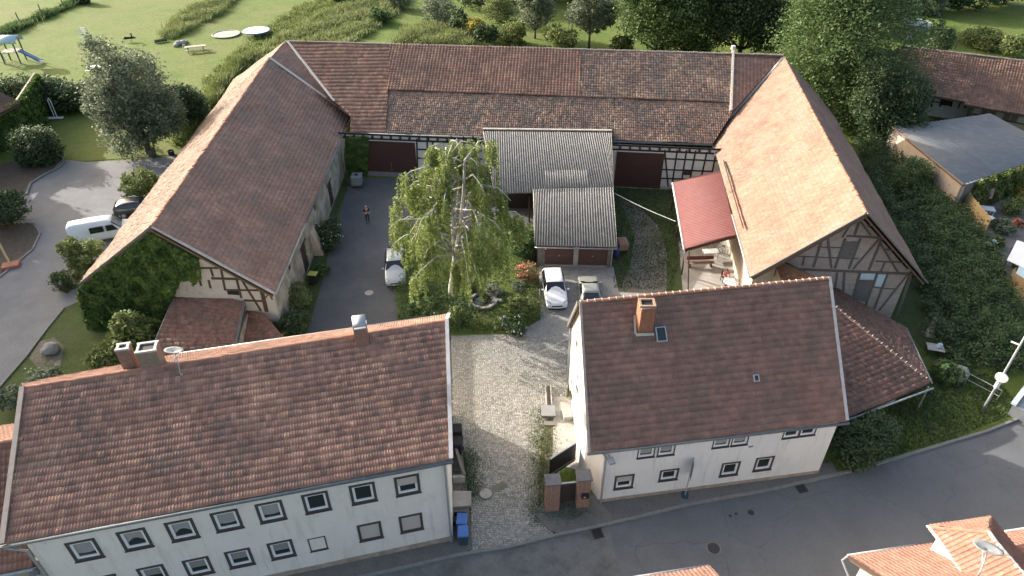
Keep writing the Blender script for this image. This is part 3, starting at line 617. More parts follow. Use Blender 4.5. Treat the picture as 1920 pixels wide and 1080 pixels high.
c = WL.p(L-.12, 0, .13); MB().tube([c+[0, 0, 6.45], c+[0, 0, 6.0], c+[0, 0, .1]], .055, 8).build('downpipe', M['zinc'], LH)
c = WL.p(-.05, 0, .1); MB().tube([c+[-.9, -.1, 6.4], c+[0, 0, 6.0], c+[0, 0, .1]], .06, 8).build('downpipe', M['zinc'], LH)
def chimney(px, py, z, wd, dp, h, m, th, cap=None, hood=False, rz=.23):
    c = at(px, py, z); ch = MB().box((c[0], c[1], z+h/2-.5), (wd, dp, h+1.0), rz).build('chimney', m, th)
    n = int((h+.5)/.075); mb = MB()
    if m is M['brick']:
        for k in range(n):
            zz = z+h-.04-.075*k
            for s in range(4):
                ln = wd if s % 2 == 0 else dp; off = (dp if s % 2 == 0 else wd)/2; a = rz+s*math.pi/2; nb_ = max(2, int(ln/.24)); bl = ln/nb_
                for j in range(nb_):
                    x = -ln/2+bl*(j+.5)+(bl*.25 if k % 2 else -bl*.25)*(0 if j in (0, nb_-1) else 1); lx, ly = x, -off
                    mb.box((c[0]+lx*math.cos(a)-ly*math.sin(a), c[1]+lx*math.sin(a)+ly*math.cos(a), zz), (bl-.014, .03, .062), a)
        mb.build('brickwork', m, ch, kind='stuff')
    if cap:
        e = MB(); t = .12
        for dx, dy, ax, ay in ((0, -dp/2+t/2, wd+.08, t), (0, dp/2-t/2, wd+.08, t), (-wd/2+t/2, 0, t, dp-2*t), (wd/2-t/2, 0, t, dp-2*t)):
            e.box((c[0]+dx*math.cos(rz)-dy*math.sin(rz), c[1]+dx*math.sin(rz)+dy*math.cos(rz), z+h+.04), (ax, ay, .12), rz)
        e.build('chimney_rim', cap, ch)
        MB().box((c[0], c[1], z+h+.004), (wd-.1, dp-.1, .02), rz).build('flue_shade', M['black'], ch)  # black plate on the solid stack, its colour standing for shade inside
    if hood:
        V = []; Fs = []; N = 10
        for k in range(N+1):
            a = math.pi*k/N
            for s in (-1, 1): lx, ly = s*wd*.5, -math.cos(a)*dp*.75; V.append((c[0]+lx*math.cos(rz)-ly*math.sin(rz), c[1]+lx*math.sin(rz)+ly*math.cos(rz), z+h+.28+math.sin(a)*.26))
        for k in range(N): Fs.append((2*k, 2*k+1, 2*k+3, 2*k+2))
        o = MB().add(V, Fs).build('metal_hood', M['zinc'], ch, smooth=True); sl = o.modifiers.new('t', 'SOLIDIFY'); sl.thickness = .015
        hb = MB()
        for s in (-1, 1):
            for q in (-1, 1): lx, ly = s*wd*.48, q*dp*.6; hb.box((c[0]+lx*math.cos(rz)-ly*math.sin(rz), c[1]+lx*math.sin(rz)+ly*math.cos(rz), z+h+.14), (.05, .05, .32), rz)
        hb.build('hood_leg', M['zinc'], ch); MB().box((c[0], c[1], z+h+.03), (wd+.06, dp+.06, .08), rz).build('chimney_rim', M['zinc'], ch)
    return ch
chimney(680, 642, 8.85, .68, .62, 1.15, M['brick'], LH, hood=True)
chimney(246, 686, 8.95, .58, .55, 1.25, M['brick'], LH, M['mortar'])
chimney(289, 684, 8.95, .95, .80, 1.15, M['chimney_old'], LH, M['mortar'])
def dish(label, base, mast, d=.85, az=0, el=.5, loop=False, group=None, facing=None, m=None):
    th = thing('satellite_dish', label, 'satellite dish', base, 0, group); b = np.array(base, float); t = b+np.array(mast)
    MB().tube([b, b+[0, 0, max(.1, mast[2]*.5)], t] if not loop else [b+[.12, -.15, .1], b+[.05, -.15, .02], b+[-.03, -.1, .1], b+[0, 0, .5], t], .028, 7).build('mast', M['grey_metal'], th, smooth=True)
    R_ = Matrix.Rotation(az, 3, 'Z')@Matrix.Rotation(el, 3, 'X'); V = []; Fs = []; N = 20
    for k, rr in enumerate((0, .35, .7, 1.0)):
        for j in range(N): a = 2*math.pi*j/N; p = R_@Vector((math.cos(a)*rr*d/2, rr*rr*d*.11, math.sin(a)*rr*d/2*1.08)); V.append(tuple(t+np.array(p)))
    for k in range(3):
        for j in range(N): Fs.append((k*N+j, k*N+(j+1) % N, (k+1)*N+(j+1) % N, (k+1)*N+j))
    o = MB().add(V, Fs).build('reflector', m or M['dish'], th, smooth=True); sl = o.modifiers.new('t', 'SOLIDIFY'); sl.thickness = .02
    p0 = t+np.array(R_@Vector((0, 0, -d*.5))); p1 = t+np.array(R_@Vector((0, -d*.55, -d*.12))); MB().tube([p0, p1], .018, 6).build('feed_arm', M['grey_metal'], th)
    q = np.array(R_@Vector((0, 1, 0))); MB().tube([p1-q*.02, p1+q*.14], .04, 8).build('receiver', M['white_plastic'], th); return th
dish('grey satellite dish on a bent white mast at the ridge of the long left house', at(341, 700, 8.95), (-.15, .25, 1.25), .85, math.radians(-25), 1.15, loop=True)
dish('pale satellite dish fixed to the left corner wall of the long white house', WL.p(-.15, 4.3, .25), (-.25, -.15, .15), .85, math.radians(-95), -.1)

# ------------------------------------------------------------ right white house
RH = thing('house', 'white rendered house with plain dark brown tile roof and brick chimney right of the driveway', 'house', at(1320, 910))
FL2, FR2, A0, A1 = at(1105, 848, 4.5), at(1588, 790, 4.5), at(1088, 566, 9.9), at(1555, 521, 9.9)
BL2 = at(1068, 610, 4.5); BR2 = A1+[-.05, 1.9, -5.2]  # unseen right back eave pulled in and steepened so sun reaches the street
front = roof_part(RH, 'roof', [FL2, FR2, A1, A0], M['tile_right_house'], w=.16, c=.375, amp=.016, step=.022, seed=13, sag=.03)
roof_part(RH, 'roof', [BR2, BL2, A0], M['tile_right_house'], w=.16, c=.375, amp=.016, step=.02, seed=14, sag=.01); roof_part(RH, 'roof', [BR2, A0, A1], M['tile_right_house'], w=.16, c=.375, amp=.016, step=.02, seed=15, sag=.01)
ridge_caps(A0, A1, M['ridge'], front, .40, .12, lip=M['mortar'])
verge(A0, FL2, RH, M['ridge_grey'], .14, .12, dz=.04); verge(A0+[-.12, 0, -.1], BL2+[-.12, 0, -.1], RH, M['plank_grey'], .10, .26, name='barge_board'); verge(A1, FR2, RH, M['verge'], .16, .08, dz=.09)
gutter(FL2+[-.1, -.08, 0], FR2+[.1, -.08, 0], RH, M['zinc_dark'], .08)
WR = Wall(at(1105, 945), at(1533, 888)); L = WR.L
upw = [(1210, 845), (1247.5, 841), (1350, 826), (1385, 822), (1481, 808), (1512, 804)]; low = [(1170, 903), (1254, 890), (1368.5, 879), (1432, 869)]
holes = []
for i, p in enumerate(upw): u, z = WR.uz(p[0], p[1]+12.5); holes.append(window(WR, u, (z+4.36)/2, .98, 4.36-z, RH, sur=.055, style='low' if i < 4 else 'open', casement=1))
for i, p in enumerate(low): u, z = WR.uz(*p); holes.append(window(WR, u, z, 1.12, 1.16 if i != 1 else .95, RH, sur=.11, style=('half', 'open', 'open', 'open')[i], casement=1))
wall_holes(WR, .55, L, 0, 4.55, holes, M['render_white'], RH)
mb = MB(); ubox(mb, WR, .5, -.1, L+.03, .30, -.05, .045); mb.build('plinth', M['plinth'], RH)
u, z = WR.uz(1408, 837); mb = MB(); ubox(mb, WR, u-.13, z-.07, u+.13, z+.07, -.02, .02); mb.build('vent_grille', M['dish'], RH)
gx = A0[0]+.22; gb = np.array([gx-.12, BL2[1]-.45]); gc = np.array([gx+.02, 26.7]); gf = WR.p(.55, 0)[:2]
slope = (A0[2]-FL2[2])/(A0[1]-FL2[1]); zr = lambda y: 4.5+(y-FL2[1])*slope-.2 if y < A0[1] else 9.9-(y-A0[1])*(9.9-4.5)/(BL2[1]-A0[1])-.25
poly_wall([[*gb, 0], [*gc, 0], [*gc, zr(gc[1])], [gx-.05, A0[1], 9.6], [*gb, zr(gb[1])]], M['render_white'], RH, .25, 'gable_wall', n=np.array([-1., 0]))
poly_wall([[*gc, 0], [*gf, 0], [*gf, 4.5], [*gc, zr(gc[1])]], M['render_white'], RH, .25, 'corner_wall', n=np.array([-1., -.6]))
re = WR.p(L, 0)[:2]; rb = BR2[:2]+[-.45, -.4]; rm = re+(A0-FL2)[:2]*1.02
poly_wall([[*re, 0], [*rb, 0], [*rb, 4.5], [*rm, 9.5], [*re, 4.4]], M['render_white'], RH, .25, 'gable_wall', n=np.array([1., 0])); poly_wall([[*gb, 0], [*rb, 0], [*rb, 4.3], [*gb, 4.3]], M['render_white'], RH, .25, 'back_wall', n=np.array([0, 1.]))
WG = Wall(gb, gc)
for px, py, a, b in ((1083, 634, .55, .9), (1083.5, 718, .6, 1.0), (1072, 735, .7, 1.2)): u, z = WG.uz(px, py); window(WG, u, min(max(z, 1.2), 7.8), a, b, RH, sur=.05, style='open', casement=1)
c = np.array([*gb, 0])+[-.1, -.1, 0]; MB().tube([c+[0, .3, 4.4], c+[0, 0, 3.9], c+[0, 0, .05]], .055, 8).build('downpipe', M['zinc'], RH)
c = WR.p(.62, 0, .12); MB().tube([c+[-.2, -.05, 4.4], c+[0, 0, 4.0], c+[0, 0, .1]], .055, 8).build('downpipe', M['zinc'], RH)
o_, u_, v_, n_ = plane([FL2, FR2, A1, A0])
cb = on_plane(1207, 612, FL2, n_); ch = MB().box((cb[0], cb[1], cb[2]+.55), (.78, .70, 2.5), .15)
zt = zrow(cb, 567)
def brick_stack(c, wd, dp, z0, z1, rz, m, parent, name='chimney'):
    ch = MB().box((c[0], c[1], (z0+z1)/2), (wd-.04, dp-.04, z1-z0), rz).build(name, M['mortar'], parent); n = int((z1-z0)/.078); P = []
    me = bpy.data.meshes.new('brick'); 
    for k in range(n):
        for s in range(4):
            ln, off = ((wd, dp/2), (dp, wd/2))[s % 2]; a = rz+s*math.pi/2; nb_ = max(2, round(ln/.25)); bl = ln/nb_
            for j in range(nb_):
                x = -ln/2+bl*(j+.5); P.append((c[0]+x*math.cos(a)+(off-.02)*math.sin(a), c[1]+x*math.sin(a)-(off-.02)*math.cos(a), z0+.078*(k+.5), a, bl-.014))
    mb = MB().box((0, 0, 0), (1, .05, .064)); me.from_pydata(mb.v, [], mb.f); me.materials.append(m); inv = root_mx(parent).inverted()
    if len(P) > 290:
        jb = MB()
        for p in P[:-290]: jb.box(p[:3], (p[4], .05, .064), p[3])
        jb.build('brickwork', m, ch, kind='stuff')
    for p in P[-290:]:
        o = bpy.data.objects.new('brick', me); COL.objects.link(o); o.parent = ch; o.location = inv@Vector(p[:3]); o.rotation_euler = (0, 0, p[3]); o.scale = (p[4], 1, 1)
    return ch
M['brick_orange'] = mat('brick_orange', [(.245,.108,.066),(.32,.148,.09),(.36,.18,.11)], .9, 6)
chs = brick_stack(cb, .80, .72, cb[2]-.6, zt-.1, .15, M['brick_orange'], RH)
e = MB()
for dx, dy, ax, ay in ((0, -.31, .88, .12), (0, .31, .88, .12), (-.38, 0, .12, .5), (.38, 0, .12, .5)): e.box((cb[0]+dx, cb[1]+dy, zt-.04), (ax, ay, .13), 0)
e.build('chimney_rim', M['chimney_old'], chs); MB().box((cb[0], cb[1], zt-.09), (.66, .52, .02)).build('flue_shade', M['black'], chs)  # black plate painted in for the shaded chimney mouth
mb = MB(); a_ = cb-n_*0; mb.bar(cb+[-.5, -.45, -.25]+n_*.1, cb+[.5, -.4, -.25]+n_*.1, .16, .06, up=n_); mb.bar(cb+[-.52, -.4, -.25]+n_*.1, cb+[-.52, .35, .5]+n_*.1, .12, .05, up=n_); mb.build('chimney_flashing', M['concrete'], RH)
def skylight(px, py, P0, n, v, u, a, b, th):
    c = on_plane(px, py, P0, n)+n*.06; mb = MB(); q = lambda x, y, z: c+u*x+v*y+n*z
    for x0, y0, x1, y1 in ((-a, -b, a, -b+.06), (-a, b-.06, a, b), (-a, -b+.06, -a+.06, b-.06), (a-.06, -b+.06, a, b-.06)): mb.hexa([q(x0, y0, -.08), q(x1, y0, -.08), q(x1, y1, -.08), q(x0, y1, -.08)], [q(x0, y0, .07), q(x1, y0, .07), q(x1, y1, .07), q(x0, y1, .07)])
    s = mb.build('skylight', M['zinc'], th); MB().hexa([q(-a+.06, -b+.06, .02), q(a-.06, -b+.06, .02), q(a-.06, b-.06, .02), q(-a+.06, b-.06, .02)], [q(-a+.06, -b+.06, .04), q(a-.06, -b+.06, .04), q(a-.06, b-.06, .04), q(-a+.06, b-.06, .04)]).build('pane', M['glass'], s)
skylight(1239, 627, FL2+n_*.06, n_, v_, u_, .30, .42, RH); skylight(1417, 709, FL2+n_*.05, n_, v_, u_, .16, .2, RH)
u, z = WR.uz(1121, 853); c = WR.p(.75, 4.1, .25); lamp = thing('wall_lamp', 'grey box floodlight under the eave at the left corner of the right house', 'lamp', c)
MB().bar(c+[0, .2, 0], c+[0, -.1, .05], .06).build('bracket', M['grey_metal'], lamp); MB().box(c+[.08, -.2, .02], (.34, .42, .16), .3).build('lamp_housing', M['dish'], lamp, bevel=.03); MB().box(c+[.08, -.2, -.075], (.26, .34, .02), .3).build('lens', M['white_plastic'], lamp)

# ------------------------------------------------------------ left barn
LB = thing('barn', 'long stone and half-timbered barn on the left with ivy-grown gable and brown tile roof', 'barn', at(560, 560))
nr, nl, r0, r1 = at(515, 550, 4.2), at(148, 533, 4.2), at(284, 424, 9.35), at(505, 108, 9.35); fr = at(657, 217, 4.4); fl = np.array([-32.9, 74.5, 4.2])
rs = roof_part(LB, 'roof', [nr, fr, r1, r0], M['tile_barn'], w=.19, c=.36, amp=.006, step=.022, prof='flat', per=1, seed=23, sag=.05, jit=.007)
roof_part(LB, 'roof', [fl, nl, r0, r1], M['tile_outer'], w=.19, c=.36, amp=.006, step=.03, prof='flat', per=1, seed=24, sag=.05, jit=.016)
ridge_caps(r0, r1, M['ridge'], rs, .40, .12, jit=.02)
verge(r0, nr, LB, M['verge'], .10, .16, dz=-.02); verge(r0, nl, LB, M['plank_grey'], .10, .16, dz=-.02); verge(r1+[.1, -.3, .0], fr+[0, -.1, .05], LB, M['mortar'], .28, .10, name='mortar_flashing', dz=.12)
gutter(nr+[.08, 0, 0], mid(nr, fr, .30)+[.08, 0, 0], LB, M['zinc'], .06); gutter(mid(nr, fr, .30)+[.08, 0, 0], fr+[.08, 0, 0], LB, M['zinc_dark'], .055)
o_, u_, v_, n_ = plane([nr, fr, r1, r0]); skylight(562, 227, nr, n_, v_, u_, .42, .50, LB)
wa, wb = nr[:2]+[-.35, .45], np.array([-17.5, 66.]); WB = Wall(wa, wb)
ga, gb_ = nl[:2]+[.35, .45], nr[:2]+[-.35, .45]; WLG = Wall(ga, gb_)
holes = []
def door(W, px, py, wd, ht, th, m, name='door', planks=6, z0=0.05):
    u, _ = W.uz(px, py); a, c = u-wd/2, u+wd/2; d = MB(); ubox(d, W, a, z0, c, ht, -.12, -.09); d = d.build(name, m, th)
    mb = MB()
    for k in range(planks): ubox(mb, W, a+wd*k/planks+.008, z0, a+wd*(k+1)/planks-.008, ht, -.09, -.06)
    mb.build('plank', m, d, kind='stuff'); h = MB(); ubox(h, W, c-.16, ht*.48, c-.12, ht*.54, -.06, -.02); h.build('handle', M['grey_metal'], d)
    e = MB(); ubox(e, W, a-.16, ht, c+.16, ht+.2, -.02, .04); e.build('lintel', M['timber'], th); return (a, z0, c, ht)
holes.append(door(WB, 578, 510, 1.5, 2.5, LB, M['door_dark'])); holes.append(door(WB, 624, 384, 1.5, 2.4, LB, M['door_dark']))
wall_holes(WB, 0, WB.L, 0, 4.15, holes, M['stone_wall'], LB, .12)
for px, py, a, b in ((600, 440, .5, .6), (553, 545, .45, .5)):
    u, z = WB.uz(px, py); mb = MB(); ubox(mb, WB, u-a/2, 2.9, u+a/2, 2.9+b, -.02, .015); mb.build('window', M['door_dark'], LB)
poly_wall([[*ga, 0], [*gb_, 0], [*gb_, 4.1], [r0[0], r0[1]+.42, 9.2], [*ga, 4.1]], M['infill'], LB, .25, 'gable_wall', n=WLG.n)
mb = MB(); ubox(mb, WLG, -.02, 0, WLG.L+.02, 1.35, -.02, .07); mb.build('stone_base', M['stone_wall'], LB)
mb = MB(); ubox(mb, WLG, WLG.L-1.2, 1.35, WLG.L+.06, 1.5, -.02, .12); mb.build('stone_ledge', M['concrete'], LB)
poly_wall([[*ga, 0], [-32.3, 74, 0], [-32.3, 74, 4.1], [*ga, 4.1]], M['stone_wall'], LB, .25, 'wall', n=np.array([-1., 0]))
beams(WLG, zoomed(300, 450, 5.144, [((390, 268), (640, 268)), ((495, 367), (835, 377), .2), ((640, 480), (970, 484)), ((810, 580), (990, 588)), ((490, 275), (515, 350)), ((590, 275), (630, 485)), ((740, 375), (785, 555)), ((975, 465), (1030, 690), .3), ((660, 285), (740, 360)), ((790, 385), (975, 680)), ((1015, 560), (1055, 510), .1), ((1045, 500), (1085, 575), .1), ((370, 172), (430, 174)), ((470, 385), (490, 465)), ((380, 375), (400, 440))]), LB, M['timber'])
u, z = WLG.uz(439, 548); mb = MB(); ubox(mb, WLG, u-.5, z-.22, u+.5, z+.22, -.02, .02); mb.build('window', M['glass'], LB)
u, _ = WB.uz(590, 490); p0, p1 = WB.p(u, 0, .02), WB.p(u+1.1, 0, .02); nn = np.array([*WB.n, 0]); MB().hexa([p0, p0+nn*.8, p1+nn*.8, p1], [p0+[0, 0, 2.4], p0+nn*.12+[0, 0, 2.4], p1+nn*.12+[0, 0, 2.4], p1+[0, 0, 2.4]]).build('buttress', M['pink_wall'], LB)

# ------------------------------------------------------------ back barn
BB = thing('barn', 'wide back barn closing the courtyard with patched lichen-grey tile roof and half-timbered front', 'barn', at(1000, 345))
zr_, ze_ = 9.95, 4.5
X0, X1 = at(535, 77, zr_), at(1468, 103, zr_); E0, E1 = at(690, 249, ze_), at(1335, 270, ze_)
def mkplane(a, b, c):
    n = np.cross(np.array(b)-a, np.array(c)-a); n /= np.linalg.norm(n); return (n if n[2] > 0 else -n)
def onp(pl, pts): return [on_plane(x, y, pl[0], pl[1]) for x, y in pts]
PF = (E0, mkplane(E0, E1, X0)); K0 = on_plane(728, 167, *PF)+[0, 0, .08]; K1 = on_plane(1372, 191, *PF)+[0, 0, .08]; PU = (K0, mkplane(K0, K1, mid(X0, X1))); J0 = K0-[0, -.05, .18]; PL = (J0, mkplane(J0, K1-[0, -.05, .18], mid(E0, E1)))
roof_part(BB, 'roof', onp(PF, [(657, 250), (724, 250), (731, 81), (538, 77), (627, 190), (657, 216)]), M['tile_back'], w=.15, c=.52, amp=.02, step=.045, prof='roll', seed=31, sag=.03)
up1 = roof_part(BB, 'roof', onp(PU, [(727, 168), (1090, 181), (1087, 92), (731, 82)]), M['tile_back'], w=.34, c=.36, amp=.036, step=.026, prof='pan', per=1, seed=32, sag=.03)
roof_part(BB, 'roof', onp(PU, [(1091, 181), (1371, 192), (1374, 100), (1088, 92)]), M['tile_old'], w=.27, c=.36, amp=.024, step=.026, prof='pan', per=1, seed=33, sag=.05, jit=.014)
roof_part(BB, 'roof', onp(PF, [(1372, 212), (1374, 100), (1468, 103)]), M['tile_back'], w=.19, c=.36, amp=.006, step=.025, prof='flat', per=1, seed=34, sag=.03)
roof_part(BB, 'roof', onp(PL, [(722, 250), (1150, 263), (1152, 181), (727, 166)]), M['tile_old'], w=.22, c=.32, amp=.026, step=.034, prof='pan', per=1, seed=35, sag=.06, jit=.018)
roof_part(BB, 'roof', onp(PL, [(1151, 263), (1336, 270), (1373, 212), (1372, 189), (1153, 181)]), M['tile_old'], w=.22, c=.32, amp=.024, step=.032, prof='pan', per=1, seed=36, sag=.05, jit=.016)
bk0, bk1 = X0+[2., 9, -6.3], X1+[-2, 9, -6.3]; roof_part(BB, 'roof', [bk1, bk0, X0, X1], M['tile_back'], w=.4, c=.6, amp=.02, step=.03, prof='pan', seed=37)
ridge_caps(X0, X1, M['ridge_grey'], up1, .42, .13, jit=.02)
v627 = on_plane(627, 190, *PF); r1l = r1-[0, 0, .12]
roof_part(BB, 'roof', [fr-[0, -.1, .12], v627-[0, 0, .02], X0-[0, 0, .05], r1l], M['tile_barn'], w=.19, c=.36, amp=.006, step=.022, prof='flat', per=1, seed=38, sag=.02)
roof_part(BB, 'roof', [[-33.6, 82, 4.2], fl-[0, 0, .1], r1l, X0-[0, 0, .05]], M['tile_outer'], w=.19, c=.36, amp=.006, step=.025, prof='flat', per=1, seed=39)
verge(X0+[.3, -.2, 0], v627, BB, M['mortar'], .24, .06, name='valley_flashing', dz=.06)
pp0, pp1 = on_plane(1374, 97, *PF)+[0, 0, .15], on_plane(1370, 210, *PF)+[0, 0, .1]
MB().bar(pp0, pp1, .22, .40).build('fire_wall_parapet', M['infill'], BB); MB().box(pp0+[0, .1, .25], (.34, .45, .40)).build('parapet_cap', M['mortar'], BB)
gutter(E0+[0, -.1, 0], E1+[0, -.1, 0], BB, M['zinc_dark'], .09)
fa, fb = at(697, 329), at(1240, 355); t_ = (fb-fa)[:2]/np.linalg.norm((fb-fa)[:2]); fa2, fb2 = fa[:2]-t_*4.5, fb[:2]+t_*6.5
WBB = Wall(fa2, fb2); L = WBB.L
wall_holes(WBB, 0, L, 0, 4.6, [], M['infill_white'], BB)
mb = MB(); ubox(mb, WBB, 0, 0, L, .35, -.02, .06); mb.build('stone_base', M['concrete'], BB)
mb = MB(); ubox(mb, WBB, 0, 4.05, L, 4.22, -.02, .05); mb.build('beam', M['timber_black'], BB); mb = MB(); ubox(mb, WBB, 0, 4.5, L, 4.68, -.02, .06); mb.build('beam', M['timber_black'], BB)
for k in range(int(L/.95)):
    mb = MB(); ubox(mb, WBB, .3+k*.95, 4.25, .48+k*.95, 4.48, -.02, .30); mb.build('joist_end', M['timber_black'], BB)
def big_door(px0, px1, pyb, ht, z0=0):
    ua, _ = WBB.uz(px0, pyb); ub, _ = WBB.uz(px1, pyb); d = MB(); ubox(d, WBB, ua, z0, ub, ht, -.02, .06); d = d.build('barn_door', M['door_red'], BB); n = int((ub-ua)/.24); w_ = (ub-ua)/n
    for k in range(n): mb = MB(); ubox(mb, WBB, ua+w_*k+.01, z0+.02, ua+w_*(k+1)-.01, ht-.02, .06, .085+rnd.uniform(0, .015)); mb.build('plank', M['door_red'], d)
    for q in (.35, .62, .95): mb = MB(); ubox(mb, WBB, ua+.05, z0+(ht-z0)*q-.05, ub-.05, z0+(ht-z0)*q, .10, .115); mb.build('rail', M['door_red'], d)
    return ua, ub
ua, ub = big_door(691, 783, 328, 3.9, .55); mb = MB(); ubox(mb, WBB, ua, 0, ub, .52, -.02, .10); mb.build('concrete_sill', M['kerb'], BB)
mb = MB(); ubox(mb, WBB, (ua+ub)/2-.03, .5, (ua+ub)/2+.03, 1.7, .12, .16); mb.build('door_bolt', M['plank_grey'], BB)
big_door(1150, 1237, 353, 3.9, .1)
beams(WBB, zoomed(640, 240, 6.4, [((900, 158), (1690, 168)), ((905, 255), (1690, 272)), ((910, 360), (1690, 372)), ((1030, 90), (1032, 420)), ((1320, 95), (1335, 420)), ((1465, 100), (1475, 420)), ((1580, 100), (1585, 420)), ((1090, 165), (1160, 330)), ((905, 130), (915, 480))])+zoomed(960, 270, 4, [((1110, 108), (1540, 126)), ((1105, 190), (1500, 205)), ((1090, 256), (1450, 268)), ((1145, 45), (1172, 330)), ((1240, 45), (1195, 335)), ((1310, 45), (1262, 335)), ((1378, 50), (1320, 335)), ((1462, 60), (1400, 335)), ((1530, 60), (1480, 330))]), BB, M['timber_black'], .15)
u, z = WBB.uz(1290, 323); mb = MB(); ubox(mb, WBB, u-.4, z-.3, u+.4, z+.3, -.02, .02); mb.build('window', M['door_dark'], BB)
q0, q1 = np.array([-31.5, 81.5]), np.array([29., 78.]); MB().prism([fa2, q0, q1, fb2], 0, 3.9).v
poly_wall([[*q0, 0], [*q1, 0], [*q1, 4.2], [*q0, 4.2]], M['stone_wall'], BB, .3, 'back_wall', n=np.array([0, 1.]))

# ------------------------------------------------------------ right barn
RB = thing('barn', 'tall barn on the right with sunlit orange tile slope and grey half-timbered gable', 'barn', at(1560, 560))
c0, c1, nl3, nr3, fl3 = at(1625, 400, 9.7), at(1470, 107, 9.7), at(1408, 520, 4.2), at(1738, 530, 4.2), at(1335, 262, 4.25); fr3 = c1+(nr3-c0)+[.3, 0, 0]
eM, rM = mid(nl3, fl3, .52), mid(c0, c1, .36)
roof_part(RB, 'roof', [fl3, eM, rM, c1], M['tile_old_right'], w=.19, c=.34, amp=.006, step=.030, prof='flat', per=1, seed=45, sag=.05, jit=.012)
rs = roof_part(RB, 'roof', [eM, nl3, c0, rM], M['tile_barn_right'], w=.19, c=.34, amp=.006, step=.030, prof='flat', per=1, seed=43, sag=.05, jit=.009)
roof_part(RB, 'roof', [nr3, fr3, c1, c0], M['tile_barn'], w=.19, c=.34, amp=.006, step=.022, prof='flat', per=1, seed=44, sag=.05)
ridge_caps(c0, c1, M['ridge'], rs, .40, .13, jit=.02)
verge(c0, nl3, RB, M['timber_grey'], .10, .18, dz=-.04); verge(c0, nr3, RB, M['plank_grey'], .34, .10, dz=.06); verge(c1+[-.1, -.1, 0], fl3, RB, M['mortar'], .22, .06, name='valley_flashing', dz=.10)
gutter(nl3+[-.08, 0, 0], mid(nl3, fl3, .38)+[-.08, 0, 0], RB, M['zinc'], .06); gutter(mid(nl3, fl3, .85)+[-.08, 0, 0], fl3+[-.08, 0, 0], RB, M['zinc'], .06)
o_, u_, v_, n_ = plane([fl3, nl3, c0, c1]); s0, s1 = on_plane(1358, 303, fl3, n_), on_plane(1395, 429, fl3, n_); MB().bar(s0+n_*.16, s1+n_*.16, .05, .20, up=n_).build('snow_guard', M['timber'], RB)
for k in range(7): p = mid(s0, s1, (k+.5)/7); MB().bar(p, p+n_*.22, .03).build('guard_bracket', M['timber'], RB)
wa, wb = np.array([17.95, 41.75]), np.array([29.0, 41.15]); WRG = Wall(wa, wb); L = WRG.L
pk = c0+(np.array([*(wa-nl3[:2]), 0])*.5+np.array([*(wb-nr3[:2]), 0])*.5); pk[2] = 9.1
poly_wall([[*wa, 0], [*wb, 0], [*wb, 4.25], pk, [*wa, 4.25]], M['infill_red'], RB, .25, 'gable_wall', n=WRG.n)
far = fl3[:2]+[.6, 0]; poly_wall([[*wa, 0], [*far, 0], [*far, 4.5], [*wa, 4.5]], M['pink_wall'], RB, .25, 'wall', n=np.array([-1., 0]))
farr = fr3[:2]-[.6, 0]; poly_wall([[*wb, 0], [*farr, 0], [*farr, 4.5], [*wb, 4.5]], M['stone_wall'], RB, .25, 'wall', n=np.array([1., 0]))
beams(WRG, zoomed(1420, 440, 5.333, [((300, 260), (700, 28), .2), ((470, 225), (455, 305), .12), ((640, 70), (560, 325)), ((705, 30), (740, 335)), ((880, 40), (775, 335)), ((1030, 40), (915, 340)), ((1220, 40), (955, 345), .13), ((1250, 20), (1115, 355)), ((1230, 90), (1405, 375), .15), ((1265, 148), (1365, 152), .12), ((1185, 265), (1470, 276), .12), ((1275, 275), (1235, 365), .13), ((420, 345), (1545, 392), .2), ((800, 380), (780, 520), .13), ((870, 380), (860, 560), .15), ((1025, 385), (950, 640), .15), ((1195, 390), (1085, 700), .15), ((1300, 395), (1170, 740), .15), ((1500, 400), (1215, 760), .13), ((1535, 400), (1375, 880), .2), ((1010, 457), (1175, 466), .1), ((1160, 525), (1400, 545), .07), ((400, 215), (1010, 240), .07), ((600, 125), (870, 130), .07)])+zoomed(1440, 270, 4, [((690, 570), (650, 680), .15), ((700, 590), (770, 685), .13), ((590, 690), (850, 704), .15), ((745, 620), (790, 600), .1), ((620, 600), (560, 700), .1)]), RB, M['timber_grey'], .16)
def wall_panel(W, pts, m, th, name, o=.02, ox=0, oy=0, k=1): q = [W.uz(x/k+ox, y/k+oy) for x, y in pts]; return MB().hexa([W.p(*a, -.02) for a in q], [W.p(*a, o) for a in q]).build(name, m, th)
wall_panel(WRG, [(865, 70), (1005, 70), (945, 243), (810, 240)], M['plank_grey'], RB, 'hatch_door', .03, 1420, 440, 5.333); wall_panel(WRG, [(1005, 468), (1160, 468), (1085, 672), (955, 640)], M['plank_grey'], RB, 'hatch_door', .03, 1420, 440, 5.333)
for q in ([(1040, 388), (1182, 388), (1163, 448), (1022, 444)], [(1210, 397), (1288, 399), (1238, 518), (1172, 512)]): wall_panel(WRG, q, M['tarp_blue'], RB, 'plastic_panel', .025, 1420, 440, 5.333)

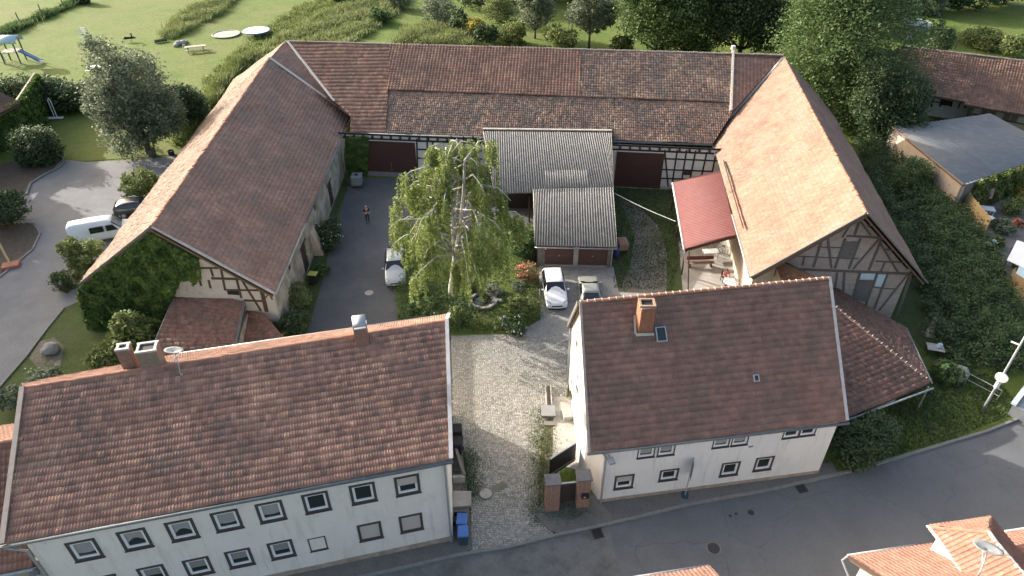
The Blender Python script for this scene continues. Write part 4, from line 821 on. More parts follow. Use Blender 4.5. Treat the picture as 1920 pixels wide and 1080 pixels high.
# ------------------------------------------------------------ annex right of the right house
AN = thing('shed', 'low annex with mossy hipped tile roof built against the right gable of the right house', 'shed', at(1660, 740))
h0, h1 = at(1560, 570, 3.7), at(1746, 716, 2.0); f0, f1 = at(1590, 784, 1.9), at(1748, 725, 1.9); f00 = on_plane(1572, 640, f0, mkplane(f0, f1, h0))
g1, g2, g3 = at(1558, 536, 2.6), at(1678, 603, 2.2), at(1697, 614, 2.0)
h1 = h1*[1, 1, 0]+[0, 0, 1.93]; ra = roof_part(AN, 'roof', [f0, h1, h0], M['tile_annex'], w=.19, c=.36, amp=.006, step=.03, prof='flat', per=1, seed=53, sag=.05, jit=.012)
roof_part(AN, 'roof', [g3, g1, h0, h1], M['tile_annex'], w=.19, c=.36, amp=.006, step=.025, prof='flat', per=1, seed=54, sag=.03, jit=.012)
roof_part(AN, 'roof', [f0+[-1.75, -.25, 0], f0, h0, h0+[-3.3, -.5, 0]], M['tile_annex'], w=.19, c=.36, amp=.006, step=.03, prof='flat', per=1, seed=55)
ridge_caps(h0+[0, 0, .02], h1+[0, 0, .02], M['tile_annex'], ra, .36, .13, lip=M['mortar'], jit=.02)
gutter(f0+[0, -.08, 0], f1+[.05, -.08, 0], AN, M['zinc'], .06); gutter(h1+[.1, 0, 0], g3+[.1, 0, 0], AN, M['zinc'], .06); c = f1+[-.25, -.02, 0]; MB().tube([c, [c[0], c[1], .02]], .05, 8).build('downpipe', M['grey_metal'], AN)
w0, w1, w2, w3 = f0[:2]+[-.4, .6], f1[:2]+[-1.6, .45], h1[:2]+[-1.2, .9], g3[:2]+[-.5, -.1]
for a, b, h in ((w0, w1, 1.85), (w1, w2, 1.7), (w2, w3, 1.7)): poly_wall([[*a, 0], [*b, 0], [*b, h], [*a, h]], M['stone_wall'], AN, .2, 'wall', n=Wall(a, b).n)

# ------------------------------------------------------------ porch gable between right house and right barn
PO = thing('porch', 'small gabled porch roof between the right house ridge and the orange-tiled barn', 'porch', at(1480, 540))
a0, a1 = at(1450, 479, 5.0), at(1530, 520, 5.0); e0, e1, e2 = at(1500, 545, 3.4), a1+[1.0, -1.2, -1.6], at(1437, 532, 3.4)
roof_part(PO, 'roof', [a0+[.6, -2.4, -1.9], a1+[.6, -2.4, -1.9], a1, a0], M['tile_annex'], w=.19, c=.34, amp=.006, step=.025, prof='flat', per=1, seed=61)
roof_part(PO, 'roof', [a1+[-.9, 1.2, -1.5], a0+[-.9, 1.2, -1.5], a0, a1], M['tile_annex'], w=.19, c=.34, amp=.006, step=.025, prof='flat', per=1, seed=62)
poly_wall([[a0[0]-.7, a0[1]+1.0, 0], [a0[0]+.5, a0[1]-2.1, 0], [a0[0]+.5, a0[1]-2.1, 3.3], [a0[0]+.15, a0[1]-.1, 4.85], [a0[0]-.7, a0[1]+1.0, 3.6]], M['pink_wall'], PO, .2, 'gable_wall', n=np.array([-1., 0]))
poly_wall([[a0[0]+.5, a0[1]-2.1, 0], [a1[0]+.5, a1[1]-2.1, 0], [a1[0]+.5, a1[1]-2.1, 3.2], [a0[0]+.5, a0[1]-2.1, 3.2]], M['pink_wall'], PO, .2, 'wall', n=np.array([0, -1.]))

# ------------------------------------------------------------ garage block with corrugated roof
GA = thing('garage', 'double garage with two brown doors under a long grey corrugated sheet roof', 'garage', at(1075, 495))
t0, t1, t2 = on_plane(905, 246, *PL)+[0, 0, .14], on_plane(1147, 249, *PL)+[0, 0, .14], at(1157, 464, 2.3); PG = (t0, mkplane(t0, t1, t2)); L1 = (PG[0]-PG[1]*.05, PG[1])
def sheets(pts, pl, seed, m=None, th=GA, w=.222, c=99, name='roof_sheet', amp=.09):
    P = onp(pl, pts); o, u, v, n = plane(P); s = MB().slab([p-n*.005 for p in P], .04, n).build(name, M['deck'], th); tiles(P, m or M['eternit'], s, w=w, c=c, amp=amp, step=.004, prof='corr', per=6, seed=seed, sag=.004, lift=.012, jit=.001, name='corrugation'); return s
sheets([(927, 364), (1151, 357), (1147, 250), (905, 247)], PG, 71)
sheets([(1003, 461), (1157, 464), (1150, 352), (999, 356)], (PG[0]+PG[1]*.03, PG[1]), 72); sheets([(1023, 353), (1104, 352), (1102, 320), (1021, 320)], (PG[0]+PG[1]*.022, PG[1]), 73)
MB().bar(t0+[0, .05, .1], t1+[0, .05, .1], .30, .10).build('ridge_flashing', M['concrete'], GA)
WGA = Wall(at(1007, 498), at(1146, 501)); L = WGA.L; hh = 2.15
for q, (x0, x1) in enumerate(((1008, 1021), (1074, 1083), (1137, 1146))):
    (ua, _), (ub, _) = WGA.uz(x0, 498), WGA.uz(x1, 498); mb = MB(); ubox(mb, WGA, ua, 0, ub, hh, -.3, .04); mb.build('pillar', M['concrete_dk'] if q != 1 else M['concrete'], GA)
for q, (x0, x1) in enumerate(((1021, 1074), (1083, 1137))):
    (ua, _), (ub, _) = WGA.uz(x0, 498), WGA.uz(x1, 498); d = MB(); ubox(d, WGA, ua, .12, ub, hh-.05, -.12, -.08); d = d.build('garage_door', M['door_garage'], GA); n = 9
    for k in range(n): mb = MB(); ubox(mb, WGA, ua+.01, .13+(hh-.19)*k/n, ub-.01, .13+(hh-.19)*(k+.94)/n, -.08, -.06); mb.build('panel', M['door_garage'], d)
    mb = MB(); ubox(mb, WGA, (ua+ub)/2-.07, 1.0, (ua+ub)/2+.07, 1.06, -.06, -.02); mb.build('handle', M['grey_metal'], d)
    mb = MB(); ubox(mb, WGA, ua, -.02, ub, .11, -.3, .03); mb.build('threshold', M['concrete'], GA)
mb = MB(); ubox(mb, WGA, 0, hh, L, hh+.1, -.2, .05); mb.build('lintel', M['concrete_dk'], GA)
mb = MB(); ubox(mb, WGA, .45, 1.62, .75, 1.72, -.06, -.045); mb.build('sticker', M['white_plastic'], GA)
b0, b1 = WGA.p(0, 0), WGA.p(L, 0); q0, q1 = t0[:2]+[4.9, -.5], t1[:2]+[-.3, -.5]
poly_wall([[*b1[:2], 0], [*q1, 0], [*q1, 4.0], [*b1[:2], 2.2]], M['concrete_dk'], GA, .2, 'side_wall', n=np.array([1., 0])); poly_wall([[*b0[:2], 0], [b0[0]-.15, 54.8, 0], [b0[0]-.15, 54.8, 2.95], [*b0[:2], 2.2]], M['concrete_dk'], GA, .2, 'side_wall', n=np.array([-1., 0]))
poly_wall([[-1.4, 58, 0], [2, 58, 0], [2, 58, 3.], [-1.4, 58, 3.]], M['door_dark'], GA, .1, 'carport_shade_panel', n=np.array([0, -1.]))  # dark panel, its colour standing in for the shade inside the carport
for x in (-1.3, 1.6): MB().box((x, 55.4, 1.45), (.16, .16, 2.9)).build('post', M['timber'], GA)
gutter(onp(L1, [(1003, 463)])[0], onp(L1, [(1157, 466)])[0], GA, M['zinc'], .05); c = WGA.p(L-.05, 0, .12); MB().tube([c+[0, 0, 2.1], c], .05, 8).build('downpipe', M['zinc'], GA)

# ------------------------------------------------------------ red canopy against the right barn
CA = thing('canopy', 'open lean-to canopy with red profiled sheet roof against the orange-tiled barn', 'canopy', at(1300, 520))
k0, k1, k2, k3 = at(1262, 342, 2.75), at(1352, 319, 4.0), at(1380, 441, 4.0), at(1284, 467, 2.75)
s = MB().slab([k3, k2, k1, k0], .05).build('roof_sheet', M['red_sheet'], CA); tiles([k0, k3, k2, k1], M['red_sheet'], s, w=.24, c=4.5, amp=.045, step=.008, prof='corr', per=4, seed=75, sag=.006, lift=.01, name='corrugation')
gutter(k0+[-.06, 0, 0], k3+[-.06, 0, 0], CA, M['white_plastic'], .07); MB().bar(k3+[.1, .02, -.15], k2+[0, .02, -.15], .10, .16).build('rafter', M['timber'], CA); MB().bar(k0+[.1, -.02, -.15], k1+[0, -.02, -.15], .10, .16).build('rafter', M['timber'], CA); MB().bar(k0+[.12, 0, -.25], k3+[.12, 0, -.25], .12, .16).build('purlin', M['timber'], CA)
for t in (.04, .5, .97): p = mid(k0, k3, t)+[.15, 0, 0]; MB().box((p[0], p[1], 1.25), (.13, .13, 2.5)).build('post', M['timber'], CA)
p = k3+[-.05, -.05, 0]; MB().tube([p, p+[.12, -.1, -.4], [p[0]+.3, p[1]-.2, .05]], .045, 8).build('downpipe', M['grey_metal'], CA)
PP = thing('washing_line_post', 'slanting rusty pole standing on the patio in front of the red canopy', 'pole', at(1290, 544)); MB().tube([at(1290, 548), aty(1292, 470, at(1290, 548)[1]-.1)], .05, 8).build('pole', M['timber'], PP)

# ------------------------------------------------------------ little sheds between left barn and left house
SH = thing('shed', 'low shed with worn brown tile roof between the ivy gable and the long house', 'shed', at(370, 660))
s0, s1, s2, s3 = at(338, 532, 3.2), at(459, 568, 3.2), at(441, 655, 2.3), at(278, 672, 2.3)
roof_part(SH, 'roof', [s3, s2, s1, s0], M['tile_annex'], w=.24, c=.36, amp=.012, step=.03, prof='flat', per=1, seed=81, sag=.04, jit=.012)
gutter(s0+[-.1, 0, -.05], s3+[-.1, 0, -.05], SH, M['zinc'], .06); verge(s1, s2, SH, M['zinc_dark'], .10, .14)
for a, b, h in ((s3, s2, 2.1), (s2, s1, 2.3), (s0, s3, 2.1)):
    a, b = a[:2], b[:2]; poly_wall([[*a, 0], [*b, 0], [*b, h], [*a, h]], M['stone_wall'], SH, .15, 'wall', n=Wall(a, b).n)
SH2 = thing('shed', 'lowest lean-to with red-brown tile strip beside the left barn corner', 'shed', at(490, 640))
s0, s1, s2, s3 = at(462, 580, 2.2), at(497, 590, 2.2), at(538, 640, 1.6), at(440, 640, 1.5)
roof_part(SH2, 'roof', [s3, s2, s1, s0], M['tile_annex'], w=.22, c=.34, amp=.015, step=.03, prof='roll', per=1, seed=83); poly_wall([[*s3[:2], 0], [*s2[:2], 0], [*s2[:2], 1.4], [*s3[:2], 1.4]], M['stone_wall'], SH2, .15, 'wall', n=np.array([0, -1.]))

# ------------------------------------------------------------ neighbours
NB = thing('barn', 'neighbouring barn at top right with long tile roof and white half-timbered wall', 'barn', at(1800, 230))
n0, n1 = at(1690, 86, 7.2), at(1990, 122, 7.2); e0, e1 = at(1672, 166, 3.6), at(1812, 190, 3.6); pn = (n0, mkplane(n0, n1, e1))
ra = roof_part(NB, 'roof', onp(pn, [(1672, 166), (1812, 192), (1812, 101), (1690, 86)]), M['tile_back'], w=.3, c=.38, amp=.035, step=.03, prof='pan', per=1, seed=91, sag=.06)
pn2 = (n0-[0, 0, .1], mkplane(n0, n1, at(1812, 196, 3.4))); roof_part(NB, 'roof', onp(pn2, [(1808, 196), (2010, 232), (2000, 123), (1812, 101)]), M['tile_back'], w=.3, c=.38, amp=.05, step=.03, prof='pan', per=1, seed=92, sag=.05)
ridge_caps(n0, n1, M['ridge_grey'], ra, .45, .14); bk = np.array([1.3, 6.5, -3.6]); roof_part(NB, 'roof', [n1+bk, n0+bk, n0, n1], M['tile_back'], w=.5, c=.6, amp=.03, step=.03, prof='pan', seed=93)
WN = Wall(at(1660, 205), at(1808, 226)); wall_holes(WN, 0, WN.L, 0, 3.6, [], M['infill_white'], NB)
beams(WN, zoomed(1640, 60, 6.75, [((250, 822), (860, 895), .12), ((410, 740), (365, 925), .2), ((540, 770), (500, 935), .2), ((650, 790), (605, 940), .2), ((755, 800), (715, 945), .2), ((860, 815), (825, 945), .2), ((990, 850), (960, 950), .2), ((1095, 880), (1055, 960), .15), ((1160, 890), (1140, 965), .2), ((400, 750), (860, 815), .15), ((980, 850), (1165, 890), .15)]), NB, M['timber_black']); wall_panel(WN, [(870, 825), (985, 850), (955, 935), (840, 925)], M['door_dark'], NB, 'door', .03, 1640, 60, 6.75); wall_panel(WN, [(275, 745), (395, 745), (370, 825), (265, 815)], M['door_red'], NB, 'window', .03, 1640, 60, 6.75)
WN2 = Wall(at(1812, 238, 0), at(2010, 280, 0)); wall_holes(WN2, 0, WN2.L, 0, 3.5, [], M['yellow_wall'], NB)
for k in range(12): mb = MB(); ubox(mb, WN2, .1+k*.75, 1.75, .72+k*.75, 3.3, -.02, .06); mb.build('board', M['board_grey'] if k % 3 else M['infill'], NB)
mb = MB(); ubox(mb, WN2, 0, 1.6, WN2.L, 1.74, -.02, .08); mb.build('beam', M['timber'], NB)
poly_wall([[*WN2.p(0, 0)[:2], 0], [*WN.p(WN.L, 0)[:2], 0], [*WN.p(WN.L, 0)[:2], 3.6], [*WN2.p(0, 0)[:2], 3.6]], M['infill'], NB, .1, 'wall', n=np.array([-1., 0]))
NG = thing('outbuilding', 'flat grey sheet-roofed outbuilding with sunlit pinkish wall beside the thicket', 'outbuilding', at(1800, 380))
g0, g1, g2, g3 = at(1672, 238, 3.1), at(1856, 214, 3.1), at(1990, 285, 3.1), at(1806, 347, 3.1)
o = MB().slab([g3, g2, g1, g0], .16).build('roof', M['deck'], NG); tiles([g3, g2, g1, g0], M['eternit_flat'], o, w=.55, c=30, amp=.05, step=.01, prof='corr', per=1, seed=95, sag=.02, lift=.02, name='corrugation')
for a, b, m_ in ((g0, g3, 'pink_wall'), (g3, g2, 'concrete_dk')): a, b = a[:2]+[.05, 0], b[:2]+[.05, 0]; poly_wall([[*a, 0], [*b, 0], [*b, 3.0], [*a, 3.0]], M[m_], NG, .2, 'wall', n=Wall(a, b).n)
verge(g0, g3, NG, M['chimney_old'], .16, .10); gutter(mid(g3, g2, .02)+[0, 0, .05], mid(g3, g2, .16)+[0, 0, .05], NG, M['white_plastic'], .06)
def fence(name, label, pts, h, m, board=.12, horiz=False, cat='fence', post=None, gap=.012, per_post=1.8):
    th = thing(name, label, cat, pts[0])
    for a, b in zip(pts[:-1], pts[1:]):
        W = Wall(a, b); n = int(W.L/board)
        if horiz:
            k = int(h/board)
            for i in range(k): mb = MB(); ubox(mb, W, 0, .08+board*i, W.L, .08+board*(i+1)-gap, 0, .025); mb.build('board', m, th)
        else:
            for i in range(n): mb = MB(); ubox(mb, W, i*W.L/n+gap/2, .05, (i+1)*W.L/n-gap/2, h*rnd.uniform(.985, 1.01), 0, .022); mb.build('board', m, th)
            for z in (.4, h-.35): mb = MB(); ubox(mb, W, 0, z, W.L, z+.09, -.04, -.003); mb.build('rail', m, th)
        for i in range(int(W.L/per_post)+1): mb = MB(); ubox(mb, W, i*per_post, 0, i*per_post+.1, h+.06, -.14, -.045); mb.build('post', post or m, th)
    return th
fence('wooden_fence', 'bright yellow timber fence at the corner of the pinkish outbuilding wall', [at(1802, 397), at(1842, 447)], 2.0, M['wood_light'], .22, True)
fence('wooden_fence', 'yellow timber fence at the right picture edge below the white canopy', [at(1885, 535), at(1985, 625)], 1.7, M['wood_light'], .22, True)
fence('plank_fence', 'weathered brown plank fence running between the two yellow fences', [at(1846, 455), at(1878, 528)], 1.0, M['board_grey'], .16)
NT = thing('canopy', 'white garden canopy roof at the right picture edge beside the flower garden', 'canopy', at(1930, 520))
q0, q1, q2, q3 = at(1888, 487, 2.3), at(1907, 450, 2.9), at(1990, 480, 2.9), at(1970, 525, 2.3); o = MB().slab([q0, q3, q2, q1], .06).build('roof_sheet', M['tarp_white'], NT)
p0, p1, p2, p3 = at(1905, 512, 2.1), at(1912, 497, 2.3), at(1990, 545, 2.3), at(1980, 560, 2.0); MB().slab([p0, p3, p2, p1], .05).build('lower_roof_sheet', M['tarp_blue'], NT)
for p in (q0, q3, q1, q2): MB().box((p[0], p[1], 1.1), (.1, .1, 2.2)).build('post', M['timber'], NT)

# bottom-left neighbour, ivy house on the left edge
BN = thing('house', 'orange-roofed neighbouring house cut off at the lower left picture edge', 'house', at(0, 1040))
n1, n0 = at(32, 822, 8.2)+[.3, 0, 0], at(-140, 850, 8.2); e1, e0 = at(48, 1063, 5.0)+[.35, 0, 0], at(-140, 1105, 5.0); b1 = n1+(n1-e1)*[1, 1, 0]*.8+[0, 0, -2.6]; b0 = n0+(b1-n1)
ra = roof_part(BN, 'roof', [e0, e1, n1, n0], M['tile_orange'], w=.2, c=.38, amp=.03, step=.03, prof='roll', seed=101); roof_part(BN, 'roof', [b1, b0, n0, n1], M['tile_orange'], w=.2, c=.38, amp=.03, step=.03, prof='roll', seed=102); ridge_caps(n0, n1, M['ridge'], ra)
gutter(e0+[0, -.08, 0], e1+[0, -.08, 0], BN, M['zinc'], .09); a, b = e0[:2]+[0, .4], e1[:2]+[0, .4]; poly_wall([[*a, 0], [*b, 0], [*b, 4.9], [*a, 4.9]], M['yellow_wall'], BN, .2, 'wall', n=Wall(a, b).n)
IV = thing('house', 'ivy-covered house corner with a little red roof at the left picture edge', 'house', at(0, 330))
x0 = at(38, 192, 4.3); roof_part(IV, 'roof', [at(-90, 262, 4.3), x0, at(-10, 168, 5.4), at(-90, 175, 5.8)], M['tile_annex'], w=.2, c=.36, amp=.02, step=.03, seed=105)
ic0, ic1 = x0[:2]+[-.4, .2], at(-120, 330)[:2]; poly_wall([[*ic1, 0], [*ic0, 0], [*ic0, 4.5], [*ic1, 4.5]], M['stone_wall'], IV, .2, 'wall', n=Wall(ic1, ic0).n)
ic2 = ic0+np.array([-3, 9.]); poly_wall([[*ic0, 0], [*ic2, 0], [*ic2, 4.5], [*ic0, 4.5]], M['stone_wall'], IV, .2, 'wall', n=Wall(ic0, ic2).n)

# bottom-right house with hipped dormer
BH = thing('house', 'orange-roofed house with a hipped dormer at the bottom right corner', 'house', at(1750, 1080, 0))
e0, e1 = at(1592, 1044, 4.8), at(1742, 1021, 4.8); t_ = (e1-e0)/np.linalg.norm(e1-e0); pr = np.array([t_[1], -t_[0], 0]); e2 = e0+t_*16; up = pr*4.6+np.array([0, 0, 3.3]); nrm = mkplane(e0, e2, e0+up)
roof_part(BH, 'roof', [e2, e0, e0+up, e2+up], M['tile_orange'], w=.2, c=.36, amp=.028, step=.03, prof='roll', seed=111, sag=.015)
dn = pr*4.6+np.array([0, 0, -3.3]); roof_part(BH, 'roof', [e0+up+dn, e2+up+dn, e2+up, e0+up], M['tile_orange'], w=.2, c=.36, amp=.028, step=.03, prof='roll', seed=112)
gutter(e0-pr*.08, e0+t_*3.4-pr*.08, BH, M['zinc'], .08); gutter(e0+t_*7.5-pr*.08, e2-pr*.08, BH, M['zinc'], .08)
a, b = (e0+pr*.45+t_*.35)[:2], (e0+pr*8.6+t_*.35)[:2]; poly_wall([[*a, 0], [*b, 0], [*b, 4.6], [*(e0+up+t_*.35)[:2], 7.8], [*a, 4.6]], M['render_cream'], BH, .2, 'gable_wall', n=-t_[:2]); b = (e2+pr*.45)[:2]; poly_wall([[*b, 0], [*a, 0], [*a, 4.7], [*b, 4.7]], M['render_cream'], BH, .2, 'wall', n=-pr[:2])
verge(e0, e0+up, BH, M['timber'], .08, .16, dz=-.02); c = e0-pr*.05; MB().tube([c, c+[-.1, .1, -.5], c+pr*.5+[0, 0, -.9], np.array([*(c+pr*.5)[:2], 0])], .055, 8).build('downpipe', M['zinc'], BH)
d0, d1 = at(1740, 988, 6.4), at(1856, 970, 6.4); dr = at(1854, 998, 7.5); dr2 = dr+pr*3.0; dl = d0+pr*2.4+[0, 0, .0]; dR = d1+pr*3.0
dd = roof_part(BH, 'dormer_roof', [d1, d0, dr], M['tile_orange'], w=.2, c=.36, amp=.028, step=.03, seed=113); roof_part(BH, 'dormer_roof', [d0, dl, dr2, dr], M['tile_orange'], w=.2, c=.36, amp=.028, step=.03, seed=114); roof_part(BH, 'dormer_roof', [dR, d1, dr, dr2], M['tile_orange'], w=.2, c=.36, amp=.028, step=.03, seed=115)
ridge_caps(d0, dr, M['ridge'], dd, .3, .11); ridge_caps(d1, dr, M['ridge'], dd, .3, .11); ridge_caps(dr, dr2, M['mortar'], dd, .3, .11); gutter(d0-pr*.05, d1-pr*.05, BH, M['zinc'], .06); verge(dl, dr2, BH, M['mortar'], .15, .08); verge(d0, dl, BH, M['mortar'], .1, .1)
mb = MB().prism([(d0+pr*.35+t_*.35)[:2], (d1+pr*.35-t_*.35)[:2], (d1+pr*3-t_*.35)[:2], (d0+pr*2.4+t_*.35)[:2]], 4.9, 6.35); mb.build('dormer_wall', M['render_cream'], BH)
dish('grey satellite dish on a thin mast above the orange dormer roof at bottom right', at(1828, 1086, 7.8), tuple(at(1852, 1031, 8.9)-at(1828, 1086, 7.8)), 1.05, math.radians(-20), 1.1)
BC = thing('house', 'corner of a pale orange tile roof cut off by the bottom picture edge', 'house', at(1300, 1130, 0))
e1 = at(1331, 1062, 3.6); e0 = at(1130, 1094, 3.6); t_ = (e1-e0)/np.linalg.norm(e1-e0); pr = np.array([t_[1], -t_[0], 0]); up = pr*3.6+np.array([0, 0, 2.5])
roof_part(BC, 'roof', [e1, e0, e0+up, e1+up], M['tile_orange'], w=.2, c=.36, amp=.028, step=.03, seed=117); dn = pr*3.6-np.array([0, 0, 2.5]); roof_part(BC, 'roof', [e0+up+dn, e1+up+dn, e1+up, e0+up], M['tile_orange'], w=.2, c=.36, amp=.028, step=.03, seed=118)
gutter(e0-pr*.08, e1-pr*.08, BC, M['zinc'], .07); a, b, c = (e0+pr*.4)[:2], (e1+pr*.4-t_*.3)[:2], (e1+pr*6.8-t_*.3)[:2]; poly_wall([[*b, 0], [*a, 0], [*a, 3.5], [*b, 3.5]], M['render_cream'], BC, .2, 'wall', n=-pr[:2]); poly_wall([[*b, 0], [*c, 0], [*c, 3.5], [*(e1+up-t_*.3)[:2], 5.9], [*b, 3.5]], M['render_cream'], BC, .2, 'gable_wall', n=t_[:2])

# ------------------------------------------------------------ birch in the middle of the courtyard
def birch():
    b0 = at(850, 566); yb = b0[1]; th = thing('birch_tree', 'tall white-stemmed weeping birch with hanging yellow-green foliage in the courtyard garden', 'tree', b0)
    r = random.Random(5); nr_ = np.random.default_rng(5); mb = MB(); q = lambda px, py, dy=0: aty(px, py, yb+dy)
    stems = [([(850, 568, 0), (847, 540, 0), (852, 505, .1), (854, 480, .1)], [.30, .24, .21, .20]),
             ([(854, 480, .1), (850, 430, .3), (846, 370, .5), (839, 318, .6), (838, 290, .7)], [.17, .14, .11, .07, .04]),
             ([(854, 480, .1), (864, 420, -.4), (869, 365, -.6), (872, 300, -.6), (884, 284, -.5)], [.16, .13, .10, .07, .035]),
             ([(850, 440, .3), (857, 380, 1.0), (862, 325, 1.3)], [.09, .06, .03]), ([(845, 470, .1), (832, 455, -.8), (828, 438, -1.2)], [.10, .07, .03]),
             ([(862, 490, 0), (885, 462, .7), (903, 446, .9)], [.10, .08, .05]), ([(868, 480, 0), (892, 440, -.8), (905, 424, -1), (919, 430, -1.1)], [.08, .06, .04, .02])]
    for pts, rad in stems: mb.tube([q(*p) for p in pts], [x*1.15 for x in rad], 8)
    C = []; limbs = MB()
    levels = [(839, 296), (872, 306), (842, 322), (870, 338), (845, 356), (868, 374), (848, 392), (866, 410), (850, 428), (864, 446), (852, 462), (858, 478)]
    for li, (px, py) in enumerate(levels):
        s0 = q(px, py, .2); nl_ = 4 if li < 2 else 5; Rm = (2.0, 2.6, 2.9, 3.3, 3.6, 3.9)[li] if li < 6 else 4.5
        for k in range(nl_):
            a = 6.283*(k+.41*li+r.uniform(-.2, .2))/nl_; R = Rm*r.uniform(.58, 1.28); rise = r.uniform(.6, 1.5); drop = r.uniform(.5, 1.6)
            dv = np.array([math.cos(a), math.sin(a), 0]); m1 = s0+dv*R*.45+[0, 0, rise*.9]; m2 = s0+dv*R*.8+[0, 0, rise*.8]; e = s0+dv*R+[0, 0, rise-drop]
            limbs.tube([s0, m1, m2, e], [.075, .055, .035, .015], 5); lt = r.random()
            for j in range(r.randint(13, 18)):
                t = r.uniform(.35, 1.0); P_ = m1*(1-t)+m2*t if t < .6 else m2*(1-(t-.6)/.4)+e*((t-.6)/.4)
                P_ = P_+nr_.normal(size=3)*np.array([.22, .22, .08]); ln = min(r.uniform(.8, 2.5), P_[2]-.8)
                if ln < .3 or np.hypot(P_[0]-b0[0]-.15, P_[1]-b0[1]) < (.75 if li else .3): continue
                n = int(ln*40); zz = np.sort(nr_.random(n)**.85)*ln; sw = nr_.normal(size=2)*.08
                L_ = np.stack([P_[0]+sw[0]*zz+nr_.normal(size=n)*.06, P_[1]+sw[1]*zz+nr_.normal(size=n)*.06, P_[2]-zz], 1); C.append((L_, min(1, max(0, lt*.6+r.random()*.4))))
    for j in range(26):
        P_ = q(856+rnd.gauss(0, 7), 498+rnd.gauss(0, 6), -.5); ln = min(rnd.uniform(1., 2.6), P_[2]-.3); n = int(max(ln, .3)*40); zz = nr_.random(n)*ln; C.append((np.stack([P_[0]+nr_.normal(size=n)*.07, P_[1]+nr_.normal(size=n)*.07, P_[2]-zz], 1), .8))
    mb.build('trunk', M['bark_birch'], th, smooth=True); limbs.build('limbs', M['bark_birch'], th, smooth=True, kind='stuff')
    P = np.concatenate([c[0] for c in C]); T = np.concatenate([np.full(len(c[0]), c[1]*.5)+nr_.random(len(c[0]))*.5 for c in C]); V, Fq = leaf_quads(P, .17, .1, .6, 6, droop=.5); np_mesh('foliage', V, Fq, M['leaf_birch'], th, T)
birch()

# ------------------------------------------------------------ trees and shrubs
tree('walnut_tree', 'round grey-green tree standing alone on the lawn left of the left barn', at(281, 288), 12.0, 4.6, 36000, .29, M['leaf_grey'], trunk=.3, bottom=.16, seed=21, k=15, lean=(-.2, .3))
def hedge(name, label, pts, h, wd, n, m, size=.26, seed=1, cat='hedge'):
    th = thing(name, label, cat, pts[0]); B = []; r = random.Random(seed); L = sum(np.linalg.norm(np.array(b)-a) for a, b in zip(pts[:-1], pts[1:])); k = int(L/(wd*.5)); mb = MB()
    for a, b in zip(pts[:-1], pts[1:]):
        kk = max(2, int(k*np.linalg.norm(np.array(b)-a)/L))
        for i in range(kk):
            p = mid(a, b, (i+.5)/kk); hh = h*r.uniform(.75, 1.05); B.append(((p[0]+r.uniform(-.4, .4), p[1]+r.uniform(-.4, .4), hh*.52), (wd*.6, wd*.6, hh*.5))); mb.tube([[p[0], p[1], 0], [p[0]+r.uniform(-.3, .3), p[1], hh*.6]], [.07, .02], 5)
    mb.build('stem', M['bark'], th, kind='stuff'); crown_mesh(th, B, n, size, m, seed, 'foliage', shell=.55); return th
hedge('hedge', 'tall dark hedge between playground and yard at the upper left', [at(-40, 200), at(60, 202), at(165, 208)], 3.7, 4.0, 28000, M['leaf_dark'], .34, 22)
hedge('hedge', 'lower dark hedge with sunlit top right of the lone grey-green tree', [at(320, 240), at(372, 232)], 4.6, 3.6, 16000, M['leaf_dark'], .3, 23)
shrub('broad round dark bush on the corner bed at the left yard', at(76, 302), 2.7, 4.2, 16000, M['leaf_dark'], .24, seed=31)
shrub('dark bush in the left bed below the corner kerb', at(22, 420), 2.3, 3.4, 11000, M['leaf_dark'], .22, seed=32)
shrub('pale green bush against the sunny side of the left barn behind the van', at(275, 372), 1.9, 3.3, 9000, M['leaf_light'], .22, seed=33)
shrub('pale green bush in front of the white van beside the barn eave', at(170, 505), 2.0, 2.6, 9000, M['leaf_light'], .2, seed=34)
shrub('small dark conifer-like bush at the corner of the ivy gable', at(122, 545), 1.0, 1.9, 4500, M['leaf_dark'], .14, seed=35)
shrub('big sunlit yellow-green bush leaning over the little brown shed roof', at(270, 668), 1.7, 3.8, 11000, M['leaf_light'], .24, seed=36)
shrub('lower light green bush behind the two small chimneys', at(215, 690), 1.7, 2.2, 9000, M['leaf_light'], .24, seed=37)
shrub('whitish-leaved bush peeping over the left house ridge', at(92, 735), 1.4, 2.0, 5000, M['leaf_grey'], .2, seed=38)
shrub('whitish-leaved bush beside the left verge of the long house', at(28, 765), 1.1, 1.8, 3500, M['leaf_grey'], .2, seed=39)
shrub('mid-green bush between birch and corrugated garage roof', at(978, 480), 1.7, 2.6, 9000, M['leaf_mid'], .18, seed=41)
shrub('bush on the left of the carport opening under the corrugated roof', at(940, 440), 1.2, 1.6, 5000, M['leaf_mid'], .18, seed=42)
shrub('rose bush with red and white blooms beside the white car', at(992, 528), 1.0, 1.7, 3500, M['leaf_light'], .13, flowers=(M['leaf_red'], 900, .16), seed=43)
shrub('grey lavender mound left of the white car', at(972, 545), .8, .9, 3500, M['leaf_grey'], .10, seed=44)
shrub('light green flowering bush at the lower right of the garden', at(985, 590), 1.2, 1.5, 6000, M['leaf_light'], .15, seed=45)
shrub('bush with white blooms at the garden corner towards the cobbles', at(962, 618), 1.1, 1.2, 5000, M['leaf_mid'], .13, flowers=(M['white_plastic'], 120, .12), seed=46)
shrub('low mid-green spreading bush behind the left house chimney hood', at(798, 600), 1.9, 1.5, 9000, M['leaf_mid'], .15, seed=47)
shrub('yellowish low bush between birch trunk and left house roof', at(855, 605), 1.1, 1.2, 5000, M['leaf_light'], .14, seed=48)
shrub('straw-coloured ornamental grass clump behind the garden pond', at(886, 545), .65, 1.1, 3000, M['leaf_straw'], .16, seed=49, cat='ornamental grass')
shrub('silvery bush right behind the garden pond', at(925, 550), .85, 1.0, 3500, M['leaf_grey'], .12, seed=50)
